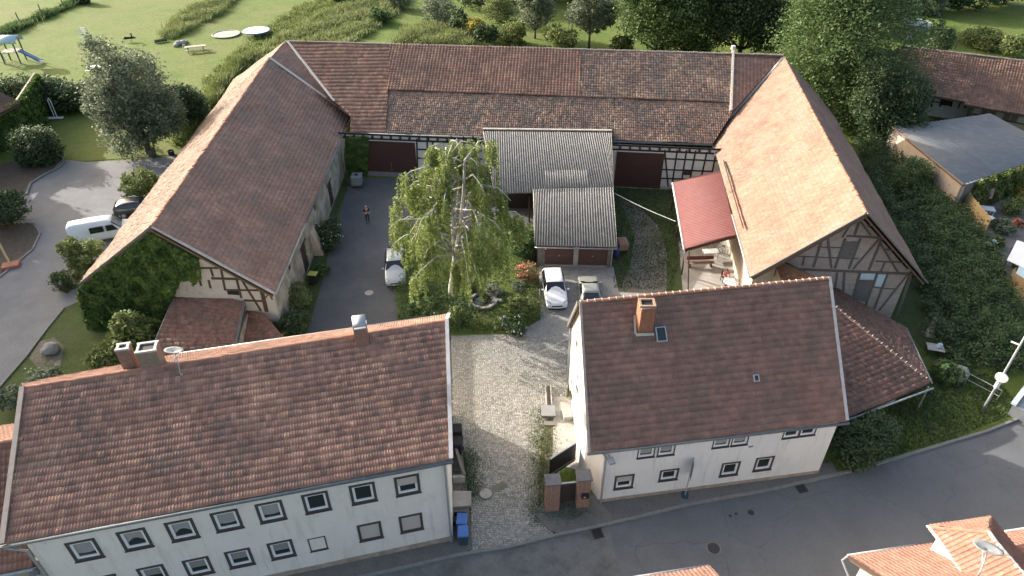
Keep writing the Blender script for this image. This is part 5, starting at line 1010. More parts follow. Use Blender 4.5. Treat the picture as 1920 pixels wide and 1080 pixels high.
shrub('dark round bush with white flowers against the left barn wall', at(617, 460), 1.5, 2.4, 9000, M['leaf_dark'], .15, flowers=(M['white_plastic'], 60, .13), seed=51)
shrub('brownish-green bush beside the yellow-lidded bin', at(563, 575), 1.2, 1.8, 6000, M['leaf_straw'], .14, seed=52)
shrub('dark green bush in the bed just behind the long house', at(552, 625), 1.4, 1.9, 7000, M['leaf_dark'], .15, seed=53)
shrub('low green weeds bush between buttress and courtyard edge', at(602, 515), .9, .9, 4000, M['leaf_mid'], .13, seed=54)
hedge('hedge', 'large dark ragged bush filling the corner below the annex gutter', [at(1572, 862), at(1606, 846), at(1650, 824)], 2.3, 1.9, 15000, M['leaf_dark'], .18, 55)
shrub('pale green bush rising from the thicket next to the sunlit outbuilding wall', at(1700, 360), 2.3, 3.8, 12000, M['leaf_mid'], .2, seed=56)
shrub('small bright yellow-green plant standing out of the dark thicket', at(1795, 490), .9, 1.3, 1600, M['leaf_light'], .26, seed=57)
shrub('grassy green mound behind the low railing at the right', at(1768, 712), 1.2, 1.4, 6000, M['leaf_mid'], .16, seed=58)
tree('tree', 'broad bright-leaved tree behind the back barn roof right of its middle', at(1235, 112), 13, 8.6, 56000, .42, M['leaf_mid'], trunk=.4, seed=61, k=16, bottom=.1)
tree('tree', 'dark tree behind the back barn next to the roof parapet', at(1385, 108), 13, 8.0, 40000, .40, M['leaf_dark'], trunk=.4, seed=62, k=14, bottom=.1)
tree('tree', 'huge mixed-green tree towering behind the orange-tiled barn', at(1572, 215), 17, 9.2, 86000, .32, M['leaf_mid'], trunk=.5, seed=63, k=20, bottom=.10)
tree('tree', 'dark lower tree between the orange-tiled barn and the neighbouring barn', at(1645, 265), 9.5, 4.6, 28000, .27, M['leaf_dark'], trunk=.25, seed=64, k=10, bottom=.05)
tree('tree', 'slim grey-green fruit tree behind the back barn ridge', at(1104, 92), 8.2, 4.2, 15000, .34, M['leaf_grey'], trunk=.16, seed=65, k=7, bottom=.3)
tree('tree', 'small grey-green tree left of the slim fruit tree', at(1003, 72), 7.0, 3.6, 12000, .34, M['leaf_grey'], trunk=.15, seed=66, k=7, bottom=.22)
for i, (px, py, R, H, mm, lab) in enumerate([(1052, 95, 3.4, 3.6, 'leaf_light', 'light green bush below the slim fruit tree at the barn ridge'), (826, 45, 3.6, 5.0, 'leaf_grey', 'large grey-green bush right of the mown strip at the top'), (862, 62, 2.2, 3.4, 'leaf_dark', 'dark bush on the right flank of the large grey-green bush'), (893, 68, 1.9, 3.2, 'leaf_yellow', 'yellowish bush above the back barn ridge'), (910, 80, 2.2, 2.6, 'leaf_dark', 'dark dome-shaped bush touching the back barn ridge'), (956, 82, 2.4, 3.6, 'leaf_light', 'upright willow-like bush above the back barn ridge'), (930, 40, 3.2, 4.4, 'leaf_straw', 'brownish bush below the dark top trees'), (712, 44, 2.0, 2.4, 'leaf_mid', 'fresh green bush on the left edge of the mown strip'), (750, 16, 2.6, 3.0, 'leaf_grey', 'pale bush at the top of the mown strip'), (1165, 98, 2.2, 2.6, 'leaf_light', 'light bush at the foot of the bright-leaved tree'), (1300, 104, 2.4, 3.0, 'leaf_mid', 'bush at the foot of the dark tree behind the barn'), (640, 6, 1.6, 2.0, 'leaf_dark', 'dark bush at the upper edge of the tall meadow grass'), (158, 6, 1.6, 2.0, 'leaf_dark', 'single dark bush at the far end of the post fence')]):
    shrub(lab, at(px, py), R, H, int(2600*R), M[mm], .30, seed=70+i)
for i, (px, py, R, H, mm, lab) in enumerate([(905, 5, 6.5, 9, 'leaf_dark', 'dark tree at the top edge left of the fruit trees'), (1010, -5, 7, 10, 'leaf_dark', 'dark tree at the top edge behind the small grey-green tree'), (1090, -2, 6, 10, 'leaf_dark', 'dark tree at the top edge behind the slim fruit tree'), (1725, 20, 5, 8, 'leaf_grey', 'pale tree at the top edge above the round pool'), (1800, 15, 6, 9, 'leaf_mid', 'leafy tree at the top edge right of the pale tree'), (1880, 8, 6, 9, 'leaf_dark', 'dark tree at the top right edge'), (1480, 30, 8, 12, 'leaf_mid', 'tree at the top edge behind the huge mixed-green tree'), (1330, -10, 8, 12, 'leaf_dark', 'dark tree at the top edge behind the bright-leaved tree'), (1640, 60, 6, 9, 'leaf_dark', 'dark tree left of the round pool')]):
    tree('tree', lab, at(px, py), H, R, 13000, .52, M[mm], trunk=.25, seed=90+i, k=9, bottom=.08)
shrub('broad sunlit bush behind the neighbouring barn ridge', at(1835, 85), 4.0, 2.6, 12000, M['leaf_light'], .3, seed=111)
shrub('tall feathery grass clump beside the ridge of the neighbouring barn', at(1893, 105), 2.2, 3.0, 7000, M['leaf_straw'], .3, seed=112, cat='ornamental grass')
shrub('dark climbing bush growing over the left end of the neighbouring roof', at(1738, 140), 2.4, 6.8, 12000, M['leaf_dark'], .26, seed=113)
for i, (x, y, H, R, lab) in enumerate([(-69, 69, 12.5, 4.6, 'tall tree left of the yard, farthest along the lot edge'), (-69, 62, 18, 6, 'tallest tree left of the yard beside the lot'), (-67, 51, 17, 6, 'tall tree left of the yard, nearest to the road')]): tree('tree', lab, (x, y, 0), H, R, 15000, .85, M['leaf_dark'], trunk=.4, seed=150+i, k=12, bottom=.12)
# ivy
def ivy(label, W, pts, n, m, th_kind='ivy_cover', dens=.28, size=.2, seed=1, strands=0):
    poly = [W.uz(*p) if len(p) == 2 else p[:2] for p in pts]; r = np.random.default_rng(seed); q = scatter(poly, n, seed); o = .04+dens*(r.random(n)**.7)*(.6+.5*smooth_noise(q[:, 0], q[:, 1], seed, .5, 1.6)); T = .4+smooth_noise(q[:, 0], q[:, 1], seed+2, .3, 1.2)+r.normal(size=n)*.2
    P = W.a[0]+W.t[0]*q[:, 0]+W.n[0]*o, W.a[1]+W.t[1]*q[:, 0]+W.n[1]*o, np.maximum(q[:, 1], .05); P = np.stack(P, 1); d = r.normal(size=(n, 3))*.7; d[:, 2] -= .9; d /= np.linalg.norm(d, axis=1)[:, None]
    nn = r.normal(size=(n, 3))*.55+np.array([W.n[0], W.n[1], .55]); b = np.cross(nn, d); b /= np.linalg.norm(b, axis=1)[:, None]; s = (size*r.uniform(.6, 1.4, n))[:, None]
    V = np.stack([P-d*s*.5, P+b*s*.4, P+d*s*.5, P-b*s*.4], 1).reshape(-1, 3); th = thing(th_kind, label, 'ivy', W.p(poly[0][0], 0)); np_mesh('foliage', V, np.arange(4*n).reshape(n, 4), m, th, np.clip(T, 0, 1))
    mb = MB()
    for k in range(6): u = poly[0][0]+(k-3)*.3; mb.tube([W.p(u, .02, .05), W.p(u+rnd.uniform(-.5, .5), 1.6, .06)], [.04, .02], 5)
    mb.build('stem', M['bark'], th, kind='stuff'); return th
iv = ivy('dense ivy covering the gable of the left barn', Wall(WLG.p(0, 0, 0), WLG.p(WLG.L, 0, 0)), [(286, 428), (330, 455), (372, 480), (378, 520), (368, 530), (362, 515), (340, 520), (330, 548), (318, 575), (318, 640), (215, 664), (178, 628), (160, 585), (150, 538), (170, 515), (230, 468)], 28000, M['leaf_ivy'], size=.27, seed=121, dens=.75)
ivy('ivy on the sunny corner of the left barn', Wall(np.array(ga)+[-.1, 2.5], np.array(ga)+[-.1, -.1]), [(0, 0), (0, 0)][0:0]+[(0.6, .0, 0), (2.7, .0, 0), (2.7, 4.2, 0), (1.6, 4.0, 0)], 7000, M['leaf_ivy'], size=.2, seed=122)
ivy('ivy column between the left barn and the red-brown barn door', WBB, [(648, 254), (692, 256), (690, 335), (668, 345), (650, 350)], 9000, M['leaf_ivy'], size=.2, seed=123, dens=.5)
ivy('ivy on the front of the house at the left picture edge', Wall(ic1, ic0), [(-6, 0, 0)][0:0]+[(0, 0, 0), (Wall(ic1, ic0).L, 0, 0), (Wall(ic1, ic0).L, 4.5, 0), (0, 4.5, 0)], 12000, M['leaf_ivy'], size=.3, seed=124, dens=.8)
ivy('ivy on the side of the house at the left picture edge', Wall(ic0, ic2), [(0, 0, 0), (9, 0, 0), (9, 4.5, 0), (0, 4.5, 0)], 12000, M['leaf_ivy'], size=.3, seed=125, dens=.8)
WNG = Wall(g3[:2], g2[:2]); ivy('creeper hanging over the front edge of the flat grey outbuilding roof', WNG, [(1.8, 0, 0), (WNG.L, 0, 0), (WNG.L, 3.2, 0), (1.8, 3.2, 0)], 12000, M['leaf_light'], size=.22, seed=126, dens=.9)
# masses
ap = lambda L: [at(*p)[:2] for p in L]
thicket('thicket', 'dark overgrown thicket between the right barn and the outbuilding wall', ap([(1590, 215), (1660, 262), (1790, 385), (1850, 470), (1905, 600), (1935, 700), (1800, 700), (1735, 640), (1728, 560), (1650, 420)]), 48000, 1.9, M['leaf_dark'], .21, 131, wl=2.1, hmin=.2)
thicket('thicket', 'blue-green nettle patch running down the middle of the overgrown plot', ap([(1700, 330), (1770, 400), (1840, 520), (1900, 650), (1880, 700), (1800, 640), (1760, 540)]), 22000, 2.0, M['leaf_mid'], .19, 132, wl=1.7)
thicket('thicket', 'lighter green shrubs scattered along the outbuilding side of the overgrown plot', ap([(1720, 330), (1790, 395), (1860, 490), (1905, 590), (1880, 600), (1800, 480), (1730, 390)]), 14000, 1.6, M['leaf_mid'], .16, 133, wl=1.5)
thicket('flower_bed_plants', 'mixed low plants overgrowing the bed below the birch', ap([(748, 500), (800, 545), (868, 560), (885, 600), (850, 625), (752, 606)]), 16000, 1.0, M['leaf_mid'], .13, 134, 'garden plants', wl=1.4, hmin=.15)
thicket('flower_bed_plants', 'light flowering plants along the cobbled edge of the courtyard garden', ap([(880, 612), (960, 622), (1008, 596), (1008, 540), (985, 545), (975, 600), (900, 600)]), 9000, .7, M['leaf_light'], .11, 135, 'garden plants', wl=1.2, hmin=.12)
blades('tall_grass', 'rough unmown grass fading into the meadow beside the trampoline', ap([(380, 150), (470, 70), (560, 10), (640, -12), (720, -12), (610, 60), (480, 140), (400, 190)]), 15000, .35, M['leaf_light'], 153, .11, 'meadow grass', clump=6)
blades('tall_grass', 'tall pale meadow grass between playground and mown strip', ap([(435, 145), (520, 72), (610, 25), (690, -12), (775, -12), (745, 25), (700, 60), (640, 92), (540, 95)]), 20000, .85, M['leaf_straw'], 141, .12, 'meadow grass', clump=14)
blades('tall_grass', 'strip of tall dry grass left of the sand circle', ap([(300, 66), (318, 76), (345, 64), (415, 27), (448, -5), (405, -5), (335, 30)]), 8000, .85, M['leaf_straw'], 142, .09, 'meadow grass', clump=12)
blades('tall_grass', 'dry weeds growing against the back barn ridge', ap([(735, 88), (765, 55), (800, 52), (870, 66), (880, 90)]), 9000, 1.2, M['leaf_straw'], 143, .10, 'weeds', clump=14)
blades('tall_grass', 'rough dark grass along the post fence', ap([(-40, 72), (0, 58), (60, 38), (150, 0), (160, 2), (60, 46), (-20, 84)]), 7000, .8, M['leaf_mid'], 144, .10, 'grass', clump=10)
blades('tall_grass', 'weeds along the sunny eave of the left barn', ap([(345, 275), (435, 150), (480, 105), (470, 100), (420, 150), (335, 270)]), 8000, 1.1, M['leaf_light'], 145, .10, 'weeds', clump=14)
blades('lawn_grass', 'lawn grass of the courtyard garden around the birch', ap([(752, 440), (930, 425), (1002, 425), (1010, 500), (1012, 600), (965, 626), (850, 628), (748, 606), (740, 520)]), 15000, .13, M['leaf_mid'], 146, .06)
blades('weeds', 'green weeds along the left edge of the cobbled driveway', ap([(876, 850), (886, 850), (886, 935), (876, 935)]), 2500, .16, M['leaf_mid'], 147, .04, 'weeds', clump=10)
blades('weeds', 'green weeds along the right edge of the cobbled driveway', ap([(1002, 770), (1034, 770), (1034, 850), (1020, 960), (1000, 965), (1004, 860)]), 3200, .13, M['leaf_light'], 148, .04, 'weeds', clump=16)
blades('weeds', 'weeds around the foot of the brick gate pillars', ap([(1000, 955), (1080, 948), (1085, 968), (1010, 978)]), 1800, .16, M['leaf_mid'], 149, .05, 'weeds', clump=10)
blades('lawn_grass', 'short grass beside the dirt track right of the garage', ap([(1150, 345), (1290, 345), (1278, 470), (1262, 545), (1150, 540)]), 9000, .13, M['leaf_dark'], 150, .06)
blades('lawn_grass', 'street lawn grass below the annex', ap([(1600, 790), (1760, 712), (1860, 700), (1915, 770), (1790, 822), (1690, 850), (1600, 875)]), 9000, .13, M['leaf_dark'], 151, .06)

# ------------------------------------------------------------ vehicles (local frame: nose towards -y)
def loft(stations, ring):
    V = []; Fs = []; n = None
    for st in stations:
        h = ring(st); full = h+[(-x, y, z) for x, y, z in reversed(h[1:-1])]; n = len(full); V += full
    for i in range(len(stations)-1):
        for k in range(n): Fs.append((i*n+k, i*n+(k+1) % n, (i+1)*n+(k+1) % n, (i+1)*n+k))
    Fs.append(tuple(range(n-1, -1, -1))); e = (len(stations)-1)*n; Fs.append(tuple(e+k for k in range(n))); return V, Fs
def quad_on(th, name, m, pts, th_=.012):
    P = [np.array(p, float) for p in pts]; n = np.cross(P[1]-P[0], P[2]-P[0]); n /= np.linalg.norm(n); c = sum(P)/len(P)
    if n@np.array([c[0], c[1]*.3, max(.2, c[2]-.7)]) < 0: n = -n
    k = len(P); return MB().add([p+n*th_ for p in P]+[p-n*.05 for p in P], [tuple(range(k)), tuple(range(2*k-1, k-1, -1))]+[(i, k+i, k+(i+1) % k, (i+1) % k) for i in range(k)]).build(name, m, th, world=False)
def wheel(th, x, y, r=.31):
    s = 1 if x > 0 else -1; mb = MB(); N = 18
    prof = [(-.10, r*.82), (-.09, r), (.09, r), (.10, r*.82)]
    for o, rr in prof:
        for k in range(N): a = 2*math.pi*k/N; mb.v.append((x+o, y+math.cos(a)*rr, r+math.sin(a)*rr))
    for i in range(3):
        for k in range(N): mb.f.append((i*N+k, i*N+(k+1) % N, (i+1)*N+(k+1) % N, (i+1)*N+k))
    mb.f += [tuple(range(N)), tuple(range(3*N, 4*N))]; t = mb.build('wheel', M['rubber'], th, world=False)
    rm = MB(); 
    for o, rr in ((.085*s, r*.64), (.112*s, r*.58)):
        for k in range(12): a = 2*math.pi*k/12; rm.v.append((x+o, y+math.cos(a)*rr, r+math.sin(a)*rr))
    for k in range(12): rm.f.append((k, (k+1) % 12, 12+(k+1) % 12, 12+k))
    rm.f.append(tuple(range(12, 24))); rm.build('rim', M['rim'], t, world=False)
def car(label, loc, rz, paint, L=4.45, W=1.76, H=1.48, estate=True, rails=True, group=None, name='parked_car', van=False):
    th = thing(name, label, 'van' if van else 'car', loc, rz, group); hw = W/2; f = -L/2; b = L/2
    if van: st = [(f, .35, .80, .80, .80), (f+.08, .28, .98, .90, .90), (f+.55, .25, 1.12, .97, .98), (f+.75, .25, 1.18, .98, 1.0), (f+1.45, .25, H-.10, 1.0, 1.05), (f+1.8, .25, H, 1.0, 1.05), (b-.4, .25, H, 1.0, 1.05), (b-.08, .27, H-.05, .99, 1.05), (b, .35, H-.25, .95, 1.0)]
    else:
        tail = [(b-.32, .28, H-.10, .98, .97), (b-.06, .30, .98, .94, .95), (b, .38, .85, .88, .80)] if estate else [(b-.75, .28, H-.16, .99, .95), (b-.22, .30, 1.0, .95, .95), (b, .38, .85, .88, .80)]
        st = [(f, .34, .56, .78, .50), (f+.05, .24, .66, .88, .6), (f+.22, .20, .74, .95, .68), (f+.75, .20, .88, .99, .80), (f+1.18, .20, .98, 1.0, .9), (f+1.28, .20, 1.01, 1.0, .93), (f+2.05, .20, H-.06, 1.0, .94), (f+2.5, .20, H, 1.0, .95), (f+3.3, .20, H-.01, 1.0, .96)]+tail
    def ring(s):
        y, zb, zt, k, belt = s; w_ = hw*k; top = max(zt-belt, 0); rw = w_-top*.42 if top > .15 else w_*.90
        bl = min(belt, zt-.02)
        return [(0, y, zb), (w_*.86, y, zb), (w_*.98, y, zb+.12), (w_, y, (zb+bl)/2+.05), (w_*.965, y, bl), (rw, y, zt-.035 if top > .15 else zt-.03), (rw*.82, y, zt-.004 if top <= .15 else zt), (0, y, zt+(.02 if top > .15 else .015))]
    V, Fs = loft(st, ring); body = MB().add(V, Fs).build('body', paint, th, world=False, smooth=True)
    sb = body.modifiers.new('s', 'SUBSURF'); sb.levels = 1; sb.render_levels = 1
    rwd = lambda zt, belt: hw*.985-(zt-belt)*.42
    if van:
        quad_on(th, 'windscreen', M['glass_car'], [(-hw*.88, f+.72, 1.22), (hw*.88, f+.72, 1.22), (hw*.80, f+1.36, H-.16), (-hw*.80, f+1.36, H-.16)], .03)
        for s in (-1, 1):
            quad_on(th, 'side_window', M['glass_car'], [(s*hw*.99, f+1.0, 1.12), (s*hw*.99, f+1.9, 1.12), (s*hw*.90, f+1.9, 1.62), (s*hw*.91, f+1.35, 1.62)], .02); quad_on(th, 'side_window', M['glass_car'], [(s*hw*.99, f+2.1, 1.12), (s*hw*.99, f+3.2, 1.12), (s*hw*.89, f+3.2, 1.62), (s*hw*.89, f+2.1, 1.62)], .02)
        quad_on(th, 'rear_window', M['glass_car'], [(-hw*.75, b-.02, 1.15), (hw*.75, b-.02, 1.15), (hw*.7, b-.10, 1.6), (-hw*.7, b-.10, 1.6)], .03)
    else:
        zr = H-.10; yw0, yw1 = f+1.30, f+2.02
        quad_on(th, 'windscreen', M['glass_car'], [(-hw*.86, yw0, .995), (hw*.86, yw0, .995), (hw*.70, yw1, zr+.012), (-hw*.70, yw1, zr+.012)], .022)
        ys = [f+1.62, f+2.42, f+2.48, f+3.25, f+3.31, b-.50] if estate else [f+1.62, f+2.42, f+2.48, f+3.2]
        for s in (-1, 1):
            for i in range(0, len(ys), 2):
                lo_, hi_ = (.95, H-.13); xl, xh = hw*.955, hw*.955-(hi_-lo_)*.42; y0, y1 = ys[i], ys[i+1]; yh = y0+.34 if i == 0 else y0
                quad_on(th, 'side_window', M['glass_car'], [(s*xl, y0, lo_), (s*xl, y1, lo_), (s*xh, y1-(.12 if i == len(ys)-2 else 0), hi_), (s*xh, yh, hi_)], .03)
        quad_on(th, 'rear_window', M['glass_car'], [(-hw*.78, b-.08, 1.02), (hw*.78, b-.08, 1.02), (hw*.64, b-.30 if estate else b-.66, H-.16), (-hw*.64, b-.30 if estate else b-.66, H-.16)], .03)
        if rails:
            for s in (-1, 1): MB().tube([(s*hw*.66, f+2.3, H-.02), (s*hw*.66, f+2.4, H+.05), (s*hw*.66, b-.65, H+.04), (s*hw*.66, b-.55, H-.03)], .018, 6).build('roof_rail', M['grey_metal'], th, world=False)
    for s in (-1, 1):
        for y in (f+.85, b-.82): wheel(th, s*(hw-.11), y, .33 if van else .31)
        zl = .86 if van else .66
        quad_on(th, 'headlight', M['dish'], [(s*hw*.50, f+.06, zl-.06), (s*hw*.90, f+.24, zl-.05), (s*hw*.88, f+.48, zl+.10), (s*hw*.56, f+.22, zl+.10)], .03)
        quad_on(th, 'tail_light', M['leaf_red'] if False else M['red_sheet'], [(s*hw*.72, b-.02, .72), (s*hw*.95, b-.10, .72), (s*hw*.93, b-.14, 1.0), (s*hw*.74, b-.06, 1.0)], .03)
        MB().box((s*(hw+.10), f+1.55, 1.02), (.20, .10, .13)).build('wing_mirror', paint, th, world=False, bevel=.03)
    mb = MB().box((0, f+.02, .52), (hw*.95, .06, .10)); mb.build('grille', M['black'], th, world=False); MB().box((0, f-.005, .40), (.52, .03, .11)).build('number_plate', M['white_plastic'], th, world=False); MB().box((0, f+.05, .27), (hw*1.5, .08, .12)).build('front_bumper_trim', M['black'], th, world=False)
    return th
car('white estate car parked in front of the left garage door', at(1039, 552), math.radians(3), M['white_paint'], L=4.5, W=1.78, H=1.50)
car('grey-green small car half hidden behind the ridge of the right house', at(1104, 555), math.radians(180), M['beige_paint'], L=3.9, W=1.66, H=1.42, estate=False, rails=False)
car('silver estate car standing in shade under the birch edge', at(743, 512), math.radians(8), M['silver_paint'], L=4.5, W=1.78, H=1.50)
car('white van parked on the yard beside the left barn eave', at(196, 446), math.radians(112), M['van_paint'], L=5.0, W=1.95, H=2.0, van=True, name='parked_van')
car('black car parked behind the white van at the left barn', at(266, 398), math.radians(108), M['black_paint'], L=4.4, W=1.75, H=1.45)

# ------------------------------------------------------------ people
def person(label, loc, rz, joints, rads, top, legs, hair, seat=None, group=None):
    th = thing('person', label, 'person', loc, rz, group)
    def skin(name, keys, m, grow=0, sub=1):
        idx = {k: i for i, k in enumerate(keys)}; E_ = [(idx[a], idx[b]) for a, b in EDGES if a in idx and b in idx]
        me = bpy.data.meshes.new(name); me.from_pydata([joints[k] for k in keys], E_, []); me.update(); o = link(name, me, m, th); sk = o.modifiers.new('skin', 'SKIN')
        for i, k in enumerate(keys): r_ = rads[k]+grow; me.skin_vertices[0].data[i].radius = (r_, r_*(.75 if k in ('chest', 'belly', 'pelvis') else 1)); me.skin_vertices[0].data[i].use_root = (i == 0)
        sb = o.modifiers.new('sub', 'SUBSURF'); sb.levels = sub; sb.render_levels = sub; return o
    body = skin('body', list(joints), M['skin'])
    skin('shirt', ['belly', 'chest', 'shL', 'shR', 'elL', 'elR'], top, .018); skin('trousers', ['pelvis', 'belly', 'hipL', 'hipR', 'knL', 'knR', 'anL', 'anR'], legs, .016)
    hd = np.array(joints['head']); mb = MB().lathe(hd+[0, .012, .02], [(.10, -.02), (.108, .03), (.092, .085), (.05, .118), (.01, .128)], 12); mb.build('hair', hair, th, world=False, smooth=True)
    mb = MB()
    for s in (-1, 1): mb.box(hd+[s*.035, -.098, .0], (.022, .012, .012))
    mb.build('eyes', M['black'], th, world=False, kind='stuff'); MB().box(hd+[0, -.108, -.03], (.022, .03, .035)).build('nose', M['skin'], th, world=False, bevel=.006)
    for s, a in ((-1, 'anL'), (1, 'anR')):
        p = np.array(joints[a]); MB().box((p[0], p[1]-.07, p[2]-.05), (.09, .26, .09)).build('shoe', M['black'], th, world=False, bevel=.025)
    return th
EDGES = [('pelvis', 'belly'), ('belly', 'chest'), ('chest', 'neck'), ('neck', 'head'), ('head', 'crown'), ('chest', 'shL'), ('chest', 'shR'), ('shL', 'elL'), ('shR', 'elR'), ('elL', 'wrL'), ('elR', 'wrR'), ('wrL', 'haL'), ('wrR', 'haR'), ('pelvis', 'hipL'), ('pelvis', 'hipR'), ('hipL', 'knL'), ('hipR', 'knR'), ('knL', 'anL'), ('knR', 'anR'), ('anL', 'toL'), ('anR', 'toR')]+[('ha'+s, 'f%d%s' % (i, s)) for s in 'LR' for i in range(5)]
RADS = dict(pelvis=.14, belly=.135, chest=.16, neck=.058, head=.095, crown=.075, shL=.07, shR=.07, elL=.045, elR=.045, wrL=.030, wrR=.030, haL=.036, haR=.036, hipL=.095, hipR=.095, knL=.062, knR=.062, anL=.042, anR=.042, toL=.035, toR=.035, **{'f%d%s' % (i, s): .010 for i in range(5) for s in 'LR'})
def hand(j, s, d):
    h = np.array(j['ha'+s]); d = np.array(d, float); sdv = np.array([d[1], -d[0], 0]) if abs(d[2]) < .9 else np.array([0, 1., 0]); sdv = sdv/max(np.linalg.norm(sdv), 1e-6)
    for i, (o, l) in enumerate(((-.06, .06), (-.03, .085), (-.01, .095), (.012, .09), (.032, .07))): j['f%d%s' % (i, s)] = tuple(h+sdv*o+d*l)
st = dict(pelvis=(0, 0, .93), belly=(0, 0, 1.08), chest=(0, 0, 1.34), neck=(0, -.01, 1.50), head=(0, -.03, 1.63), crown=(0, -.02, 1.70), shL=(-.20, 0, 1.42), shR=(.20, 0, 1.42), elL=(-.27, .02, 1.13), elR=(.27, -.02, 1.14), wrL=(-.17, -.20, 1.05), wrR=(.17, -.22, 1.07), haL=(-.09, -.25, 1.06), haR=(.09, -.27, 1.08), hipL=(-.10, 0, .88), hipR=(.10, 0, .88), knL=(-.11, -.02, .49), knR=(.11, -.03, .49), anL=(-.12, .01, .10), anR=(.12, 0, .10), toL=(-.13, -.14, .04), toR=(.13, -.15, .04))
hand(st, 'L', (.9, -.3, 0)); hand(st, 'R', (-.9, -.3, .1))
person('person in dark shirt and dark trousers standing in the shaded courtyard', at(690, 417), math.radians(25), st, RADS, M['cloth_dark'], M['cloth_jeans'], M['skin'])
si = dict(pelvis=(0, 0, .52), belly=(0, -.03, .68), chest=(0, -.08, .95), neck=(0, -.10, 1.11), head=(0, -.14, 1.24), crown=(0, -.12, 1.31), shL=(-.19, -.08, 1.02), shR=(.19, -.08, 1.02), elL=(-.26, -.20, .80), elR=(.26, -.22, .80), wrL=(-.17, -.42, .77), wrR=(.17, -.43, .77), haL=(-.12, -.49, .78), haR=(.12, -.50, .78), hipL=(-.10, -.05, .50), hipR=(.10, -.05, .50), knL=(-.14, -.45, .50), knR=(.14, -.45, .50), anL=(-.14, -.44, .10), anR=(.14, -.44, .10), toL=(-.14, -.58, .04), toR=(.14, -.58, .04))
hand(si, 'L', (.2, -.95, -.1)); hand(si, 'R', (-.2, -.95, -.1))
PT = at(1368, 541); pp = PT+np.array([-.25, .95, 0])
person('person in pink shirt sitting at the round table on the patio', pp, math.radians(10), si, RADS, M['cloth_pink'], M['cloth_dark'], M['hair'])
def chair(label, loc, rz, m, group=None):
    th = thing('chair', label, 'chair', loc, rz, group); MB().box((0, 0, .44), (.44, .44, .04)).build('seat', m, th, world=False, bevel=.01); MB().box((0, .22, .72), (.44, .04, .42)).build('backrest', m, th, world=False, bevel=.01)
    for x in (-.19, .19):
        for y in (-.19, .21): MB().box((x, y, .21 if y < 0 else .36), (.035, .035, .42 if y < 0 else .72)).build('leg', m, th, world=False)
    return th
chair('dark garden chair under the person in the pink shirt', pp+np.array([.0, .02, 0]), math.radians(10), M['black'])
def round_table(label, loc, r, m, leg):
    th = thing('round_table', label, 'table', loc); MB().lathe((0, 0, 0), [(r, .70), (r+.01, .72), (r, .745), (.02, .75)], 28).build('tabletop', m, th, world=False)
    MB().lathe((0, 0, 0), [(.28, 0), (.26, .04), (.05, .08), (.045, .70)], 12).build('leg', leg, th, world=False); return th
round_table('round white table on the patio beside the person in pink', PT, .62, M['white_plastic'], M['grey_metal'])
pb = at(1312, 500); th = thing('bench_table', 'long low wooden bench on the patio in the shade of the red canopy', 'bench', pb, .05)
MB().box((0, 0, .44), (2.3, .42, .06)).build('seat', M['chimney_old'], th, world=False); MB().box((0, .24, .75), (2.3, .05, .35)).build('backrest', M['red_sheet'], th, world=False)
for x in (-.9, .9): MB().box((x, 0, .21), (.08, .38, .42)).build('leg', M['timber'], th, world=False)
pk_ = at(1330, 484); th = thing('table', 'small pale table under the front edge of the red canopy', 'table', pk_, .1); MB().box((0, 0, .72), (1.3, .7, .04)).build('tabletop', M['white_plastic'], th, world=False)
for x in (-.58, .58):
    for y in (-.28, .28): MB().box((x, y, .35), (.05, .05, .70)).build('leg', M['grey_metal'], th, world=False)
def bicycle(label, loc, rz):
    th = thing('bicycle', label, 'bicycle', loc, rz)
    for y in (-.52, .52):
        w_ = MB(); w_.tube([(0, y+.33*math.cos(a), .34+.33*math.sin(a)) for a in np.linspace(0, 6.283, 19)], .018, 6); t = w_.build('wheel', M['rubber'], th, world=False); sp = MB()
        for k in range(6): a = k*math.pi/6; sp.bar((0, y+.31*math.cos(a), .34+.31*math.sin(a)), (0, y-.31*math.cos(a), .34-.31*math.sin(a)), .008)
        sp.build('spokes', M['grey_metal'], t, world=False, kind='stuff')
    mb = MB(); j = dict(h=(0, -.36, .82), s=(0, .18, .80), c=(0, .08, .30), r=(0, .52, .34), f=(0, -.52, .34))
    for a, b in ('hs', 'hc', 'sc', 'cr', 'sr', 'hf'): mb.tube([j[a], j[b]], .018, 6)
    mb.build('bicycle_frame', M['dish'], th, world=False); MB().box((0, .2, .9), (.14, .26, .06)).build('saddle', M['black'], th, world=False, bevel=.02); MB().tube([(-.28, -.3, .98), (-.1, -.4, .98), (.1, -.4, .98), (.28, -.3, .98)], .015, 6).build('handlebar', M['grey_metal'], th, world=False); return th
bicycle('bicycle leaning under the red canopy nearest to the barn wall', at(1358, 478), 1.2); bicycle('bicycle under the red canopy next to the small pale table', at(1342, 471), 1.0)

